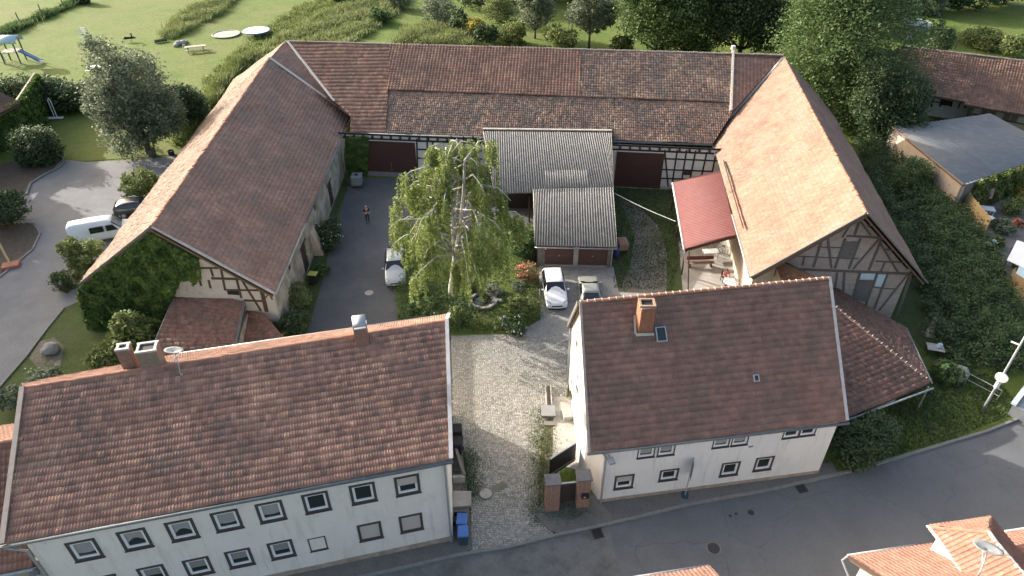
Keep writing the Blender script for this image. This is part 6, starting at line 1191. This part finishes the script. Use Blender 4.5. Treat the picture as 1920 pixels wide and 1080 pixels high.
# ------------------------------------------------------------ things in the yard
def bin_(label, loc, rz, body, lid, group=None, s=1.0):
    th = thing('wheelie_bin', label, 'bin', loc, rz, group); q = lambda a, b, z: [(-a*s, -b*s, z*s), (a*s, -b*s, z*s), (a*s, b*s, z*s), (-a*s, b*s, z*s)]
    MB().hexa(q(.22, .25, .08), q(.28, .34, 1.0)).build('body', body, th, world=False, bevel=.02)
    l = MB().hexa(q(.30, .37, 1.0), q(.27, .33, 1.08)).build('lid', lid, th, world=False, bevel=.02); MB().tube([(-.22*s, .40*s, 1.0*s), (.22*s, .40*s, 1.0*s)], .02, 6).build('handle', M['black'], th, world=False)
    for x in (-.25, .25): mb = MB(); mb.tube([(x*s-.03, .26*s, .10*s), (x*s+.03, .26*s, .10*s)], .10*s, 10); mb.build('wheel', M['rubber'], th, world=False)
    return th
bin_('blue paper bin standing nearest the street at the long house corner', at(868, 995, 1.05)*[1, 1, 0], .08, M['blue_body'], M['blue_lid']); bin_('blue-lidded paper bin right behind the nearest one at the long house corner', at(866, 972, 1.05)*[1, 1, 0], -.05, M['blue_body'], M['blue_lid'])
bin_('black bin at the long house gable, farther from the cellar wall', at(859, 824), .1, M['black'], M['black']); bin_('black bin at the long house gable, close to the cellar wall', at(860, 848), -.1, M['black'], M['black'])
bin_('black bin with yellow lid beside the left barn door', at(590, 532), 1.4, M['black'], M['yellow_lid'])
pc = at(863, 978); th = thing('crate', 'low dark crate between the blue bins and the cellar wall', 'crate', pc)
for x, y, a, b in ((0, -.3, .7, .03), (0, .3, .7, .03), (-.34, 0, .03, .57), (.34, 0, .03, .57)): MB().box((x, y, .22), (a, b, .44)).build('side_board', M['black'], th, world=False)
MB().box((0, 0, .03), (.66, .57, .05)).build('bottom_board', M['black'], th, world=False)
cw = thing('cellar_entrance', 'walled cellar stair opening at the foot of the long house gable', 'cellar entrance', at(862, 900))
ca, cb_, cc_ = at(852, 842), at(872, 905), at(850, 906); MB().bar(ca+[0, 0, .35], cb_+[0, 0, .35], .18, .75).build('side_wall', M['concrete_dk'], cw); MB().bar(cb_+[0, 0, .3], cc_+[0, 0, .3], .18, .65).build('end_wall', M['concrete'], cw); MB().prism([ca[:2], cb_[:2], cc_[:2]], .03, .05).build('stair_pit_shade', M['black'], cw)  # black sheet at ground level, painted shade for the stair opening
for k in range(4): p = mid(cc_, ca, .15+.2*k); MB().box((p[0]+.25, p[1], .12-.02*k), (.5-.08*k, .28, .1)).build('step', M['concrete_dk'], cw)
st_ = slab('stone_step', [(850, 925), (884, 925), (884, 952), (850, 955)], M['concrete'], 0, .22)
# gate
GT = thing('gate', 'brown metal gate between two brick pillars with slate caps beside the right house', 'gate', at(1060, 955))
def pillar(px, py, ptop, wd, rz):
    b = at(px, py); h = zrow(b, ptop); brick_stack(b, wd, wd*.85, 0, h, rz, M['brick'], GT, 'pillar'); MB().box((b[0], b[1], h+.05), (wd+.14, wd*.85+.14, .12), rz).build('pillar_cap', M['slate'], GT, bevel=.02); return b, h
bl, hl = pillar(1034, 952, 901, .74, .1); br, hr = pillar(1090, 945, 893, .72, .1)
gm = at(1049, 944), at(1077, 941); W = Wall(*gm); n = 12; gp = MB(); ubox(gp, W, 0, .12, W.L, 1.72, -.03, 0); gp = gp.build('gate_leaf', M['gate_brown'], GT)
for k in range(n): mb = MB(); ubox(mb, W, W.L*k/n+.008, .14, W.L*(k+1)/n-.008, 1.70, 0, .02); mb.build('board', M['gate_brown'], gp)
mb = MB(); ubox(mb, W, -.02, 1.72, W.L+.02, 1.80, -.05, .05); mb.build('top_rail', M['zinc'], gp)
g0_, g1_ = at(1030, 898)+[0, 0, 0], at(1078, 866); W2 = Wall(g0_, g1_); gl = MB(); ubox(gl, W2, 0, .1, W2.L, 1.75, -.03, 0); gl = gl.build('open_gate_leaf', M['black'], GT); mb = MB(); ubox(mb, W2, -.02, 1.75, W2.L+.02, 1.83, -.05, .05); mb.build('top_rail', M['zinc'], gl)
mb = MB(); ubox(mb, W2, .0, .3, W2.L, .4, .0, .05); mb.build('brace', M['plank_grey'], gl)
bx = br+np.array([.12, -.40, 1.25]); th = thing('mailbox', 'small dark mailbox on the right brick gate pillar', 'mailbox', bx, .1); MB().box((0, 0, 0), (.42, .14, .34)).build('body', M['black'], th, world=False, bevel=.02); MB().box((-.06, -.075, -.02), (.09, .012, .07)).build('name_plate', M['white_plastic'], th, world=False)
# trough and slab
t0_ = at(1028, 776); th = thing('cover_slab', 'grey stone slab with a narrow stone channel on the cobbled driveway', 'stone slab', t0_, .0); MB().box((0, 0, .28), (.92, .95, .10)).build('slab', M['eternit_flat'], th, world=False, bevel=.015); MB().box((0, 0, .12), (.76, .8, .22)).build('base', M['concrete_dk'], th, world=False)
for x in (-.17, .17): MB().box((x+.08, 1.5, .14), (.07, 1.9, .28)).build('channel_side', M['concrete'], th, world=False)
MB().box((.08, 1.5, .05), (.27, 1.9, .06)).build('channel_bottom', M['concrete_dk'], th, world=False); MB().box((.03, -.9, .06), (.7, .35, .12)).build('lower_stone', M['concrete_dk'], th, world=False)
slab('house_path', [(1038, 745), (1100, 745), (1105, 850), (1110, 890), (1046, 872), (1036, 860)], M['concrete'], 0, .045)
th = thing('stone_block', 'pale stone step block at the white gable beside the driveway', 'stone', at(1064, 782), .1); MB().box((0, 0, .2), (.6, .75, .4)).build('block', M['concrete'], th, world=False, bevel=.03)
# drains
def manhole(label, px, py, r, z, m='cast_iron'):
    p = at(px, py, z); th = thing('manhole_cover', label, 'manhole cover', p); MB().lathe((0, 0, 0), [(r, -.02), (r, .006), (r*.84, .006)], 28).build('ring', M['concrete_dk'], th, world=False); c = MB().lathe((0, 0, 0), [(r*.82, -.02), (r*.82, .012), (.01, .012)], 28).build('cover', M[m], th, world=False)
    mb = MB()
    for k in range(8 if m == 'cast_iron' else 0): a = k*math.pi/4; mb.box((math.cos(a)*r*.45, math.sin(a)*r*.45, .014), (r*.45, .035, .01), a)
    if mb.v: mb.build('rib', M['cast_iron'], c, world=False, kind='stuff')
    return th
manhole('round pale manhole cover set in the cobbled driveway', 911, 925, .42, .075, 'concrete'); manhole('dark manhole cover in the street, the larger lower one', 1338, 1028, .40, -.012); manhole('small dark manhole cover in the street nearer the kerb', 1408, 961, .24, -.012)
manhole('pale round cover in the courtyard asphalt', 692, 549, .40, .012, 'concrete')
for i, (px, py) in enumerate(((1369, 967), (1374, 963))): manhole(('tiny valve cover left of the small manhole', 'tiny valve cover closest to the small manhole')[i], px-i*-6, py, .10, -.012)
def grate(label, px, py, rz):
    th = thing('drain_grate', label, 'drain grate', at(px, py, -.015), rz)
    for x in (-.27, .27): MB().box((x, 0, .01), (.05, .62, .03)).build('frame_bar', M['cast_iron'], th, world=False)
    for y in (-.30, .30): MB().box((0, y, .01), (.49, .05, .03)).build('frame_bar', M['cast_iron'], th, world=False)
    for k in range(6): MB().box((0, -.22+.088*k, .012), (.49, .04, .02)).build('slat', M['cast_iron'], th, world=False)
    MB().box((0, 0, -.002), (.49, .56, .006)).build('pit_shade', M['black'], th, world=False)  # thin black plate gives the shade below the slats by colour
grate('drain grate in the street gutter near the driveway mouth', 1120, 1000, .25); grate('drain grate in the street gutter below the right end of the white house', 1502, 915, .25)
# road sign, lamp post, railing, wall
sp = at(1284, 930); th = thing('road_sign', 'grey traffic sign seen edge-on on a thin post in front of the white house', 'road sign', sp, math.radians(78)); MB().tube([(0, 0, .1), (0, 0, 3.2)], .035, 8).build('post', M['grey_metal'], th, world=False)
MB().box((0, -.05, 2.55), (.62, .03, .92)).build('sign_panel', M['sign_face'], th, world=False, bevel=.01); MB().box((0, -.05, 1.88), (.62, .03, .28)).build('lower_sign_panel', M['sign_face'], th, world=False); MB().box((0, 0, .06), (.55, .40, .12)).build('base', M['blue_body'], th, world=False, bevel=.03)
lp = at(1841, 772); th = thing('street_lamp', 'tall pale lamp post with a round white plate on the street lawn', 'street lamp', lp); MB().tube([(0, 0, 0), (0, 0, 1.2), (0, 0, 9.0)], [.10, .085, .06], 10).build('pole', M['dish'], th, world=False, smooth=True)
d = Vector((0, 0, CAM_H))-Vector(tuple(lp)); d.z = 0; d.normalize(); r_ = Vector((d.y, -d.x, 0)); c = Vector((0, 0, zrow(lp, 706)))+d*.12; V = []; N = 20
for o in (0, .04):
    for k in range(N): a = 2*math.pi*k/N; V.append(tuple(c+d*o+r_*math.cos(a)*.36+Vector((0, 0, 1))*math.sin(a)*.36))
MB().add(V, [tuple(range(N)), tuple(range(N, 2*N))]+[(k, (k+1) % N, N+(k+1) % N, N+k) for k in range(N)]).build('round_plate', M['white_plastic'], th, world=False)
MB().bar(c-d*.1, c+d*.02, .08).build('bracket', M['grey_metal'], th, world=False); MB().box(c+Vector((.1, .1, -.75)), (.22, .22, .5)).build('fuse_box', M['white_plastic'], th, world=False, bevel=.03); MB().tube([(0, 0, 9), (.3, -.3, 9.25), (1.1, -1.0, 9.3)], .04, 8).build('arm', M['dish'], th, world=False); MB().box((1.4, -1.25, 9.28), (.7, .3, .14), -.73).build('lamp_head', M['dish'], th, world=False, bevel=.04)
MB().box(Vector((0, 0, 5.72))+r_*.25, (.5, .10, .06), math.atan2(r_.y, r_.x)).build('side_arm', M['white_plastic'], th, world=False)
a, b = at(1808, 720), at(1868, 752); th = thing('railing', 'low thin metal railing on the lawn left of the lamp post', 'railing', a); MB().tube([a, a+[0, 0, .95], b+[0, 0, .95], b], .022, 6).build('top_rail', M['grey_metal'], th); MB().tube([a+[0, 0, .45], b+[0, 0, .45]], .02, 6).build('middle_rail', M['grey_metal'], th)
th = thing('retaining_wall', 'pale concrete retaining wall with metal coping at the right picture edge', 'wall', at(1900, 770)); a, b, c = at(1888, 778), at(1935, 800), at(1990, 745); MB().prism([a[:2], b[:2], c[:2], at(1920, 735)[:2]], 0, .9).build('wall', M['dish'], th); MB().bar(a+[0, 0, 1.0], at(1920, 735)+[0, 0, 1.0], .3, .14).build('coping', M['tarp_blue'], th); MB().bar(at(1920, 735)+[0, 0, 1.02], c+[0, 0, 1.02], .3, .14).build('coping', M['tarp_blue'], th)
for i, (px, py, R, lab) in enumerate(((1790, 708, .8, 'mossy boulder behind the low railing'), (98, 660, .65, 'pale boulder on the sandy patch of the left lawn'))):
    p = at(px, py); th = thing('boulder', lab, 'boulder', p); me = bpy.data.meshes.new('stone'); bm = bmesh.new(); bmesh.ops.create_icosphere(bm, subdivisions=2, radius=R)
    for v in bm.verts: v.co *= 1+.18*math.sin(v.co.x*4+i)*math.cos(v.co.y*5); v.co.z = v.co.z*.7+R*.5
    bm.to_mesh(me); bm.free(); link('stone', me, M['rock'], th)
# IBC tank, cart, barrel
p = at(671, 348); th = thing('water_tank', 'white caged water tank standing beside the ivy column', 'water tank', p, .05); MB().box((0, 0, .72), (1.0, 1.1, .98)).build('tank', M['dish'], th, world=False, bevel=.06); MB().lathe((0, 0, 0), [(.18, 1.21), (.18, 1.27), (.01, 1.28)], 14).build('lid', M['black'], th, world=False); MB().box((0, 0, .1), (1.05, 1.15, .16)).build('pallet', M['timber'], th, world=False)
for k in range(6):
    for y in (-.57, .57): MB().box((-.5+.2*k, y, .72), (.025, .025, 1.04)).build('cage_bar', M['grey_metal'], th, world=False)
for z in (.3, .58, .86, 1.14):
    for y in (-.57, .57): MB().box((0, y*1.02, z), (1.06, .025, .025)).build('cage_bar', M['grey_metal'], th, world=False)
    for x in (-.52, .52): MB().box((x, 0, z), (.025, 1.16, .025)).build('cage_bar', M['grey_metal'], th, world=False)
p = at(1166, 470); th = thing('handcart', 'reddish-brown box cart against the right garage wall', 'cart', p, .1); MB().hexa([(-.35, -.55, .35), (.35, -.55, .35), (.35, .55, .35), (-.35, .55, .35)], [(-.42, -.65, 1.0), (.42, -.65, 1.0), (.42, .65, 1.0), (-.42, .65, 1.0)]).build('box', M['chimney_old'], th, world=False); MB().box((0, 0, 1.02), (.7, 1.1, .02)).build('load', M['brick'], th, world=False)
for x in (-.38, .38): MB().tube([(x-.04, 0, .3), (x+.04, 0, .3)], .3, 14).build('wheel', M['rubber'], th, world=False)
p = at(1155, 482); th = thing('barrel', 'blue plastic barrel at the garage corner', 'barrel', p); MB().lathe((0, 0, 0), [(.24, 0), (.28, .1), (.29, .45), (.28, .8), (.24, .88), (.02, .88)], 16).build('drum', M['blue_barrel'], th, world=False, smooth=True)
# pond
p = at(906, 566); th = thing('garden_pond', 'small round pond with pale stone rim in the courtyard garden', 'pond', p)
for k in range(22): a = 2*math.pi*k/22; MB().box((math.cos(a)*.98, math.sin(a)*.98, .11), (rnd.uniform(.24, .34), rnd.uniform(.2, .3), rnd.uniform(.16, .3)), a+1.57+rnd.uniform(-.2, .2)).build('stone', M['rock'], th, world=False, bevel=.03)
MB().lathe((0, 0, 0), [(.9, .02), (.9, .06), (.01, .06)], 24).build('water', M['water'], th, world=False)
V, Fq = leaf_quads(np.random.default_rng(3).normal(size=(260, 3))*np.array([.10, .10, .28])+np.array([.05, .05, .45]), .3, 0, .25, 3, droop=-1); np_mesh('reeds', V, Fq, M['leaf_light'], th, np.random.default_rng(1).random(260), world=False)
for k in range(9): q = at(930+rnd.uniform(-8, 10), 556+rnd.uniform(-8, 18)); tag(MB().lathe((q[0], q[1], 0), [(.16, 0), (.2, .1), (.12, .22), (.02, .24)], 7).build('garden_stone', M['rock']), 'pale field stone in the cluster right of the garden pond', 'stone', 'field stones beside the pond')
p = at(1011, 565); th = thing('post', 'thin white post beside the white car', 'post', p); MB().box((0, 0, .6), (.07, .07, 1.2)).build('post', M['white_plastic'], th, world=False)
# wires
def wire(label, a, b, sag, r, m):
    P_ = [mid(a, b, t)-np.array([0, 0, 4*sag*t*(1-t)]) for t in np.linspace(0, 1, 17)]; tag(MB().tube(P_, r, 5).build('cable', m), label, 'cable')
wire('pale rope line strung from the garage roof to the red canopy', at(1152, 362, 3.2), at(1267, 415, 2.7), .12, .028, M['white_plastic']); wire('thin overhead wire from the right house corner across the driveway', at(1066, 634, 3.7), at(965, 678, 3.0), .1, .012, M['grey_metal']); wire('garden hose lying below the ivy tank', at(650, 350, .03), at(672, 362, .03), 0, .02, M['wood_light'])
# yard of the left, playground
th = thing('street_post', 'leaning reddish-topped sign post on the left bed', 'post', at(20, 490)); MB().tube([at(22, 500), at(-8, 445, 1.9)], .09, 8).build('post', M['wood_light'], th); MB().box(at(22, 500)+[0, 0, .15], (1.3, .9, .3), .4).build('foot', M['terracotta'], th, bevel=.05)
mb = MB(); pts = [at(*q) for q in ((0, 520), (30, 495), (62, 468), (76, 438), (66, 420), (48, 418))]
for a, b in zip(pts[:-1], pts[1:]): mb.bar(a+[0, 0, .04], b+[0, 0, .04], .18, .14)
o = mb.build('kerb', M['kerb']); o['kind'] = 'structure'
mb = MB(); pts = [at(*q) for q in ((50, 366), (58, 345), (85, 328), (112, 315), (121, 304), (118, 296), (108, 292), (100, 291))]
for a, b in zip(pts[:-1], pts[1:]): mb.bar(a+[0, 0, .06], b+[0, 0, .06], .22, .2)
o = mb.build('kerb', M['kerb']); o['kind'] = 'structure'
mb = MB(); pts = [at(*q) for q in ((120, 578), (90, 615), (50, 668), (0, 726), (-60, 800))]
for a, b in zip(pts[:-1], pts[1:]): mb.bar(a+[0, 0, .04], b+[0, 0, .04], .14, .12)
o = mb.build('kerb', M['kerb']); o['kind'] = 'structure'
p = at(268, 277); th = thing('garden_bench', 'white slatted garden seat at the foot of the lone tree', 'bench', p, .5)
for k in range(5): MB().box((-.3+.15*k, 0, .42), (.13, 1.1, .03)).build('slat', M['white_plastic'], th, world=False)
for k in range(4): MB().box((.40+.05*k, 0, .52+.13*k), (.03, 1.1, .12)).build('back_slat', M['white_plastic'], th, world=False)
for x in (-.3, .3):
    for y in (-.5, .5): MB().box((x, y, .2), (.05, .05, .4)).build('leg', M['grey_metal'], th, world=False)
p = at(286, 292); th = thing('planter', 'brown barrel planter beside the white garden seat', 'planter', p); MB().lathe((0, 0, 0), [(.38, 0), (.46, .4), (.42, .85), (.36, .85), (.35, .7), (.02, .7)], 14).build('barrel', M['timber_grey'], th, world=False)
p = at(322, 290); th = thing('planter', 'small dark tub planter near the sunny barn eave', 'planter', p); MB().lathe((0, 0, 0), [(.3, 0), (.36, .5), (.30, .5), (.29, .4), (.02, .4)], 12).build('barrel', M['black'], th, world=False)
p = at(82, 222); th = thing('playhouse_frame', 'white slatted garden swing frame in front of the tall dark hedge', 'garden frame', p, .1)
for k in range(6): MB().box((-.9, 0, .5+.38*k), (2.1, .06, .13)).build('slat', M['white_plastic'], th, world=False)
for x in (-1.95, -.0): MB().box((x, 0, 1.3), (.12, .12, 2.6)).build('post', M['white_plastic'], th, world=False)
MB().box((.2, -.5, .2), (4.6, .5, .12)).build('base_beam', M['white_plastic'], th, world=False); MB().tube([(1.3, 0, 0), (1.3, 0, 2.2), (1.45, 0, 2.5), (1.6, 0, 2.2), (1.6, 0, 0)], .06, 6).build('hoop', M['white_plastic'], th, world=False)
pl_ = at(30, 116); th = thing('slide_tower', 'playground slide tower with blue barrel roof and blue slide', 'slide', pl_, .1)
for x in (-1.1, 1.1):
    for y in (-.9, .9): MB().box((x, y, 1.5), (.14, .14, 3.0)).build('post', M['timber_grey'], th, world=False)
MB().box((0, 0, 1.6), (2.3, 1.9, .1)).build('platform', M['wood_grey'], th, world=False); V = []; Fs = []; N = 10
for k in range(N+1): a = math.pi*k/N; V += [(-1.7, -math.cos(a)*1.15, 2.9+math.sin(a)*.9), (1.7, -math.cos(a)*1.15, 2.9+math.sin(a)*.9)]
for k in range(N): Fs.append((2*k, 2*k+1, 2*k+3, 2*k+2))
o = MB().add(V, Fs).build('barrel_roof', M['tarp_blue'], th, world=False, smooth=True); o.modifiers.new('t', 'SOLIDIFY').thickness = .05
sl = [(1.2+.9*k*.55, -.2-.1*k, 1.65-.28*k if k < 5 else .22) for k in range(7)]
for o_ in (-.32, .32): MB().tube([(x, y+o_, z+.16) for x, y, z in sl], .07, 6).build('slide_side', M['blue_slide'], th, world=False)
V = [q for x, y, z in sl for q in ((x, y-.32, z), (x, y+.32, z))]; o = MB().add(V, [(2*k, 2*k+1, 2*k+3, 2*k+2) for k in range(6)]).build('slide', M['blue_slide'], th, world=False); o.modifiers.new('t', 'SOLIDIFY').thickness = .05
for z in (.4, .8, 1.2): MB().box((-1.3, 0, z), (.08, 1.2, .06)).build('rung', M['wood_grey'], th, world=False)
th = thing('swing_frame', 'grey swing frame leg at the far left picture edge beside the slide tower', 'swing', at(0, 112)); a = at(12, 118); MB().tube([a, a+[-.6, .4, 2.4], a+[-1.4, .4, 0]], .06, 6).build('frame_leg', M['grey_metal'], th); MB().tube([a+[-.6, .4, 2.4], a+[-4, .8, 2.4]], .06, 6).build('top_beam', M['grey_metal'], th)
p = at(160, 71); th = thing('climbing_ladder', 'small A-shaped white climbing ladder on the playground meadow', 'climbing frame', p, .3)
for s in (-1, 1):
    for x in (-.45, .45): MB().bar((x, s*1.1, 0), (x, 0, 1.7), .09).build('rail', M['white_plastic'], th, world=False)
    for k in range(5): t = (k+.5)/5; MB().bar((-.45, s*1.1*(1-t), 1.7*t), (.45, s*1.1*(1-t), 1.7*t), .06).build('rung', M['white_plastic'], th, world=False)
p = at(246, 78); th = thing('spring_rider', 'small dark spring rocker on the playground meadow', 'spring rocker', p, .2); MB().tube([(.12*math.cos(k), .12*math.sin(k), .05*k) for k in range(9)], .03, 5).build('spring', M['black'], th, world=False); MB().hexa([(-.9, -.15, .4), (.9, -.15, .5), (.9, .15, .5), (-.9, .15, .4)], [(-.8, -.15, .8), (.5, -.15, .75), (.5, .15, .75), (-.8, .15, .8)]).build('body', M['black'], th, world=False); MB().box((.3, 0, 1.0), (.15, .25, .6)).build('backrest', M['black'], th, world=False); MB().box((-.9, 0, .55), (.3, .3, .3)).build('nose', M['yellow_lid'], th, world=False)
def picnic(label, px, py, rz, m, L=2.4):
    th = thing('picnic_table', label, 'picnic table', at(px, py), rz); MB().box((0, 0, .74), (L, .85, .07)).build('tabletop', m, th, world=False)
    for s in (-1, 1): MB().box((0, s*.9, .44), (L, .34, .06)).build('bench', m, th, world=False)
    for x in (-L*.36, L*.36):
        for s in (-1, 1): MB().bar((x, s*.75, 0), (x, s*.25, .7), .09).build('leg', M['timber_grey'], th, world=False)
        MB().box((x, 0, .38), (.08, 1.9, .09)).build('cross_beam', M['timber_grey'], th, world=False)
    return th
picnic('pale picnic table near the stone pile on the playground meadow', 368, 96, .35, M['wood_grey'], 3.0); picnic('bright white table just left of the lone tree top', 186, 134, .15, M['tarp_white'], 2.8)
for k in range(8): q = at(338+rnd.gauss(0, 8), 83+rnd.gauss(0, 2.5)); r_ = rnd.uniform(.25, .6); tag(MB().lathe((q[0], q[1], 0), [(r_, 0), (r_*1.1, r_*.4), (r_*.6, r_*.9), (.03, r_)], 7).build('garden_stone', M['rock']), 'rough stone in the pile beside the pale picnic table', 'stone', 'stones in the meadow pile')
th = thing('balance_log', 'dark log lying left of the stone pile', 'log', at(300, 80)); MB().tube([at(290, 81)+[0, 0, .25], at(314, 77)+[0, 0, .25]], .24, 8).build('log', M['bark'], th)
p = at(424, 65); th = thing('sandpit', 'round pale sandpit on the meadow left of the trampoline', 'sandpit', p); MB().lathe((0, 0, 0), [(2.15, 0), (2.15, .14), (2.0, .14), (1.98, .08), (.01, .10)], 28).build('sand', M['sand'], th, world=False); MB().tube([(2.15*math.cos(a), 2.15*math.sin(a), .1) for a in np.linspace(0, 6.283, 29)], .10, 6).build('rim', M['wood_grey'], th, world=False)
p = at(482, 66); th = thing('trampoline', 'round trampoline with shiny white cover on the meadow', 'trampoline', p); MB().lathe((0, 0, 0), [(2.1, .72), (2.1, .80), (1.6, .86), (.8, 1.0), (.01, 1.05)], 28).build('cover', M['tarp_white'], th, world=False); MB().tube([(2.12*math.cos(a), 2.12*math.sin(a), .75) for a in np.linspace(0, 6.283, 29)], .09, 6).build('rim', M['blue_slide'], th, world=False)
for k in range(6): a = k*1.047; MB().tube([(2*math.cos(a), 2*math.sin(a), 0), (2.1*math.cos(a), 2.1*math.sin(a), .75)], .04, 6).build('leg', M['grey_metal'], th, world=False)
for i, (px, py) in enumerate(((40, 49), (81, 32), (121, 17), (158, 2))): th = thing('fence_post', ('nearest leaning grey post of the row along the field edge at top left', 'second grey post of the row along the field edge, counted from the slide tower', 'third grey post of the row along the field edge, counted from the slide tower', 'farthest grey post of the row, next to the single dark bush')[i], 'fence post', at(px, py), 0, 'fence posts along the field edge'); MB().tube([(0, 0, 0), (-.15, .1, 2.2)], .09, 7).build('post', M['timber_grey'], th, world=False)
# neighbour garden on the right, pool, junk
p = at(1716, 52); th = thing('pool', 'round paddling pool with pale rim at the top right garden', 'pool', p); MB().lathe((0, 0, 0), [(2.2, 0), (2.25, .8), (2.1, .85), (2.1, .7), (.01, .7)], 26).build('tub', M['dish'], th, world=False); MB().tube([(2.2*math.cos(a), 2.2*math.sin(a), .85) for a in np.linspace(0, 6.283, 27)], .12, 6).build('rim', M['tarp_blue'], th, world=False)
p = at(1702, 78); th = thing('stepladder', 'pale stepladder standing in front of the round pool', 'ladder', p); MB().bar((-.3, 0, 0), (0, 0, 1.6), .12).build('ladder_leg', M['dish'], th, world=False); MB().bar((.5, -.2, 0), (0, 0, 1.6), .12).build('ladder_leg', M['dish'], th, world=False); MB().box((.2, -.1, .8), (.5, .3, .05)).build('step', M['dish'], th, world=False)
for i, (px, py) in enumerate(((1745, 82), (1790, 92))): th = thing('fence_post', ('wooden post behind the climbing bush on the neighbouring roof', 'dark post behind the neighbouring barn ridge')[i], 'fence post', at(px, py)); MB().tube([(0, 0, 0), (.2, 0, 2.0)], .08, 7).build('post', M['wood_light' if i == 0 else 'timber'], th, world=False)
p = at(1846, 385); th = thing('parasol', 'folded red and white parasol in the neighbouring garden', 'parasol', p); MB().tube([(0, 0, 0), (0, 0, 2.5)], .03, 6).build('pole', M['grey_metal'], th, world=False); MB().lathe((0, 0, 0), [(.34, .9), (.30, 1.3), (.18, 2.2), (.03, 2.5)], 10).build('canopy', M['parasol_red'], th, world=False); MB().lathe((0, 0, 0), [(.12, 2.3), (.14, 2.45), (.02, 2.6)], 8).build('cap', M['white_plastic'], th, world=False)
p = at(1845, 403); th = thing('table', 'white rectangular garden table behind the upper yellow fence', 'table', p, -.3); MB().box((0, 0, .72), (1.3, .9, .05)).build('tabletop', M['white_plastic'], th, world=False)
for x in (-.55, .55):
    for y in (-.35, .35): MB().box((x, y, .35), (.06, .06, .70)).build('leg', M['white_plastic'], th, world=False)
p = at(1852, 418); th = thing('stool', 'white tub stool beside the garden table', 'stool', p); MB().lathe((0, 0, 0), [(.25, 0), (.38, .6), (.34, .62), (.02, .58)], 10).build('seat', M['tarp_white'], th, world=False)
p = at(1857, 466); th = thing('garden_table', 'grey folding table at the lower end of the yellow fence', 'table', p, .4); MB().box((0, 0, .7), (1.4, .6, .04)).build('tabletop', M['tarp_blue'], th, world=False)
for x in (-.6, .6): MB().bar((x, -.25, 0), (x, .25, .7), .05).build('leg', M['grey_metal'], th, world=False); MB().bar((x, .25, 0), (x, -.25, .68), .05).build('leg', M['grey_metal'], th, world=False)
for i, (px, py, R, H, mm, lab) in enumerate(((1895, 402, 1.3, 1.6, 'leaf_light', 'bright green bush in the neighbouring flower garden'), (1908, 372, .9, 1.8, 'leaf_yellow', 'yellow-flowering bush in the neighbouring flower garden'), (1880, 436, 1.2, 1.1, 'leaf_grey', 'grey-green cushion bush in the neighbouring flower garden'), (1868, 462, .8, .9, 'leaf_light', 'low plant beside the grey folding table'), (1915, 345, 1.6, 2.4, 'leaf_mid', 'bush at the right picture edge below the grey roof'), (1880, 360, 1.2, 1.9, 'leaf_mid', 'bush behind the folded parasol'), (1898, 500, .5, .7, 'leaf_light', 'small plant in front of the white garden canopy'), (1905, 425, .6, .8, 'leaf_red', 'red-flowering cushion in the neighbouring flower garden'))): shrub(lab, at(px, py), R, H, int(2600*R), M[mm], .18, seed=200+i)
p = at(1741, 628); th = thing('garden_statue', 'pale slim garden statue in the shade beside the annex', 'statue', p); MB().lathe((0, 0, 0), [(.28, 0), (.30, .3), (.2, .7), (.13, 1.15), (.17, 1.3), (.14, 1.55), (.03, 1.65)], 12).build('figure', M['infill'], th, world=False, smooth=True); MB().box((0, 0, .05), (.7, .7, .1)).build('plinth', M['rock'], th, world=False)
p = at(1748, 664); th = thing('work_table', 'cluttered pale table between statue and annex', 'table', p, -.3); MB().box((0, 0, .65), (1.1, .8, .05)).build('tabletop', M['infill'], th, world=False)
for x in (-.45, .45):
    for y in (-.3, .3): MB().box((x, y, .32), (.06, .06, .64)).build('leg', M['timber'], th, world=False)
tag(MB().hexa([p+[.1, -.2, .68], p+[.5, -.1, .68], p+[.5, .25, .68], p+[.1, .2, .68]], [p+[.15, -.1, .95], p+[.4, -.05, .95], p+[.4, .15, .95], p+[.15, .12, .95]]).build('tarp_bundle', M['tarp_blue']), 'pale blue tarp bundle on the cluttered table', 'tarp')
p = at(1754, 686); tag(MB().lathe((p[0], p[1], 0), [(.2, 0), (.26, .3), (.22, .34), (.02, .3)], 10).build('flower_pot', M['red_sheet']), 'red pot on the dark ground near the annex corner', 'pot')
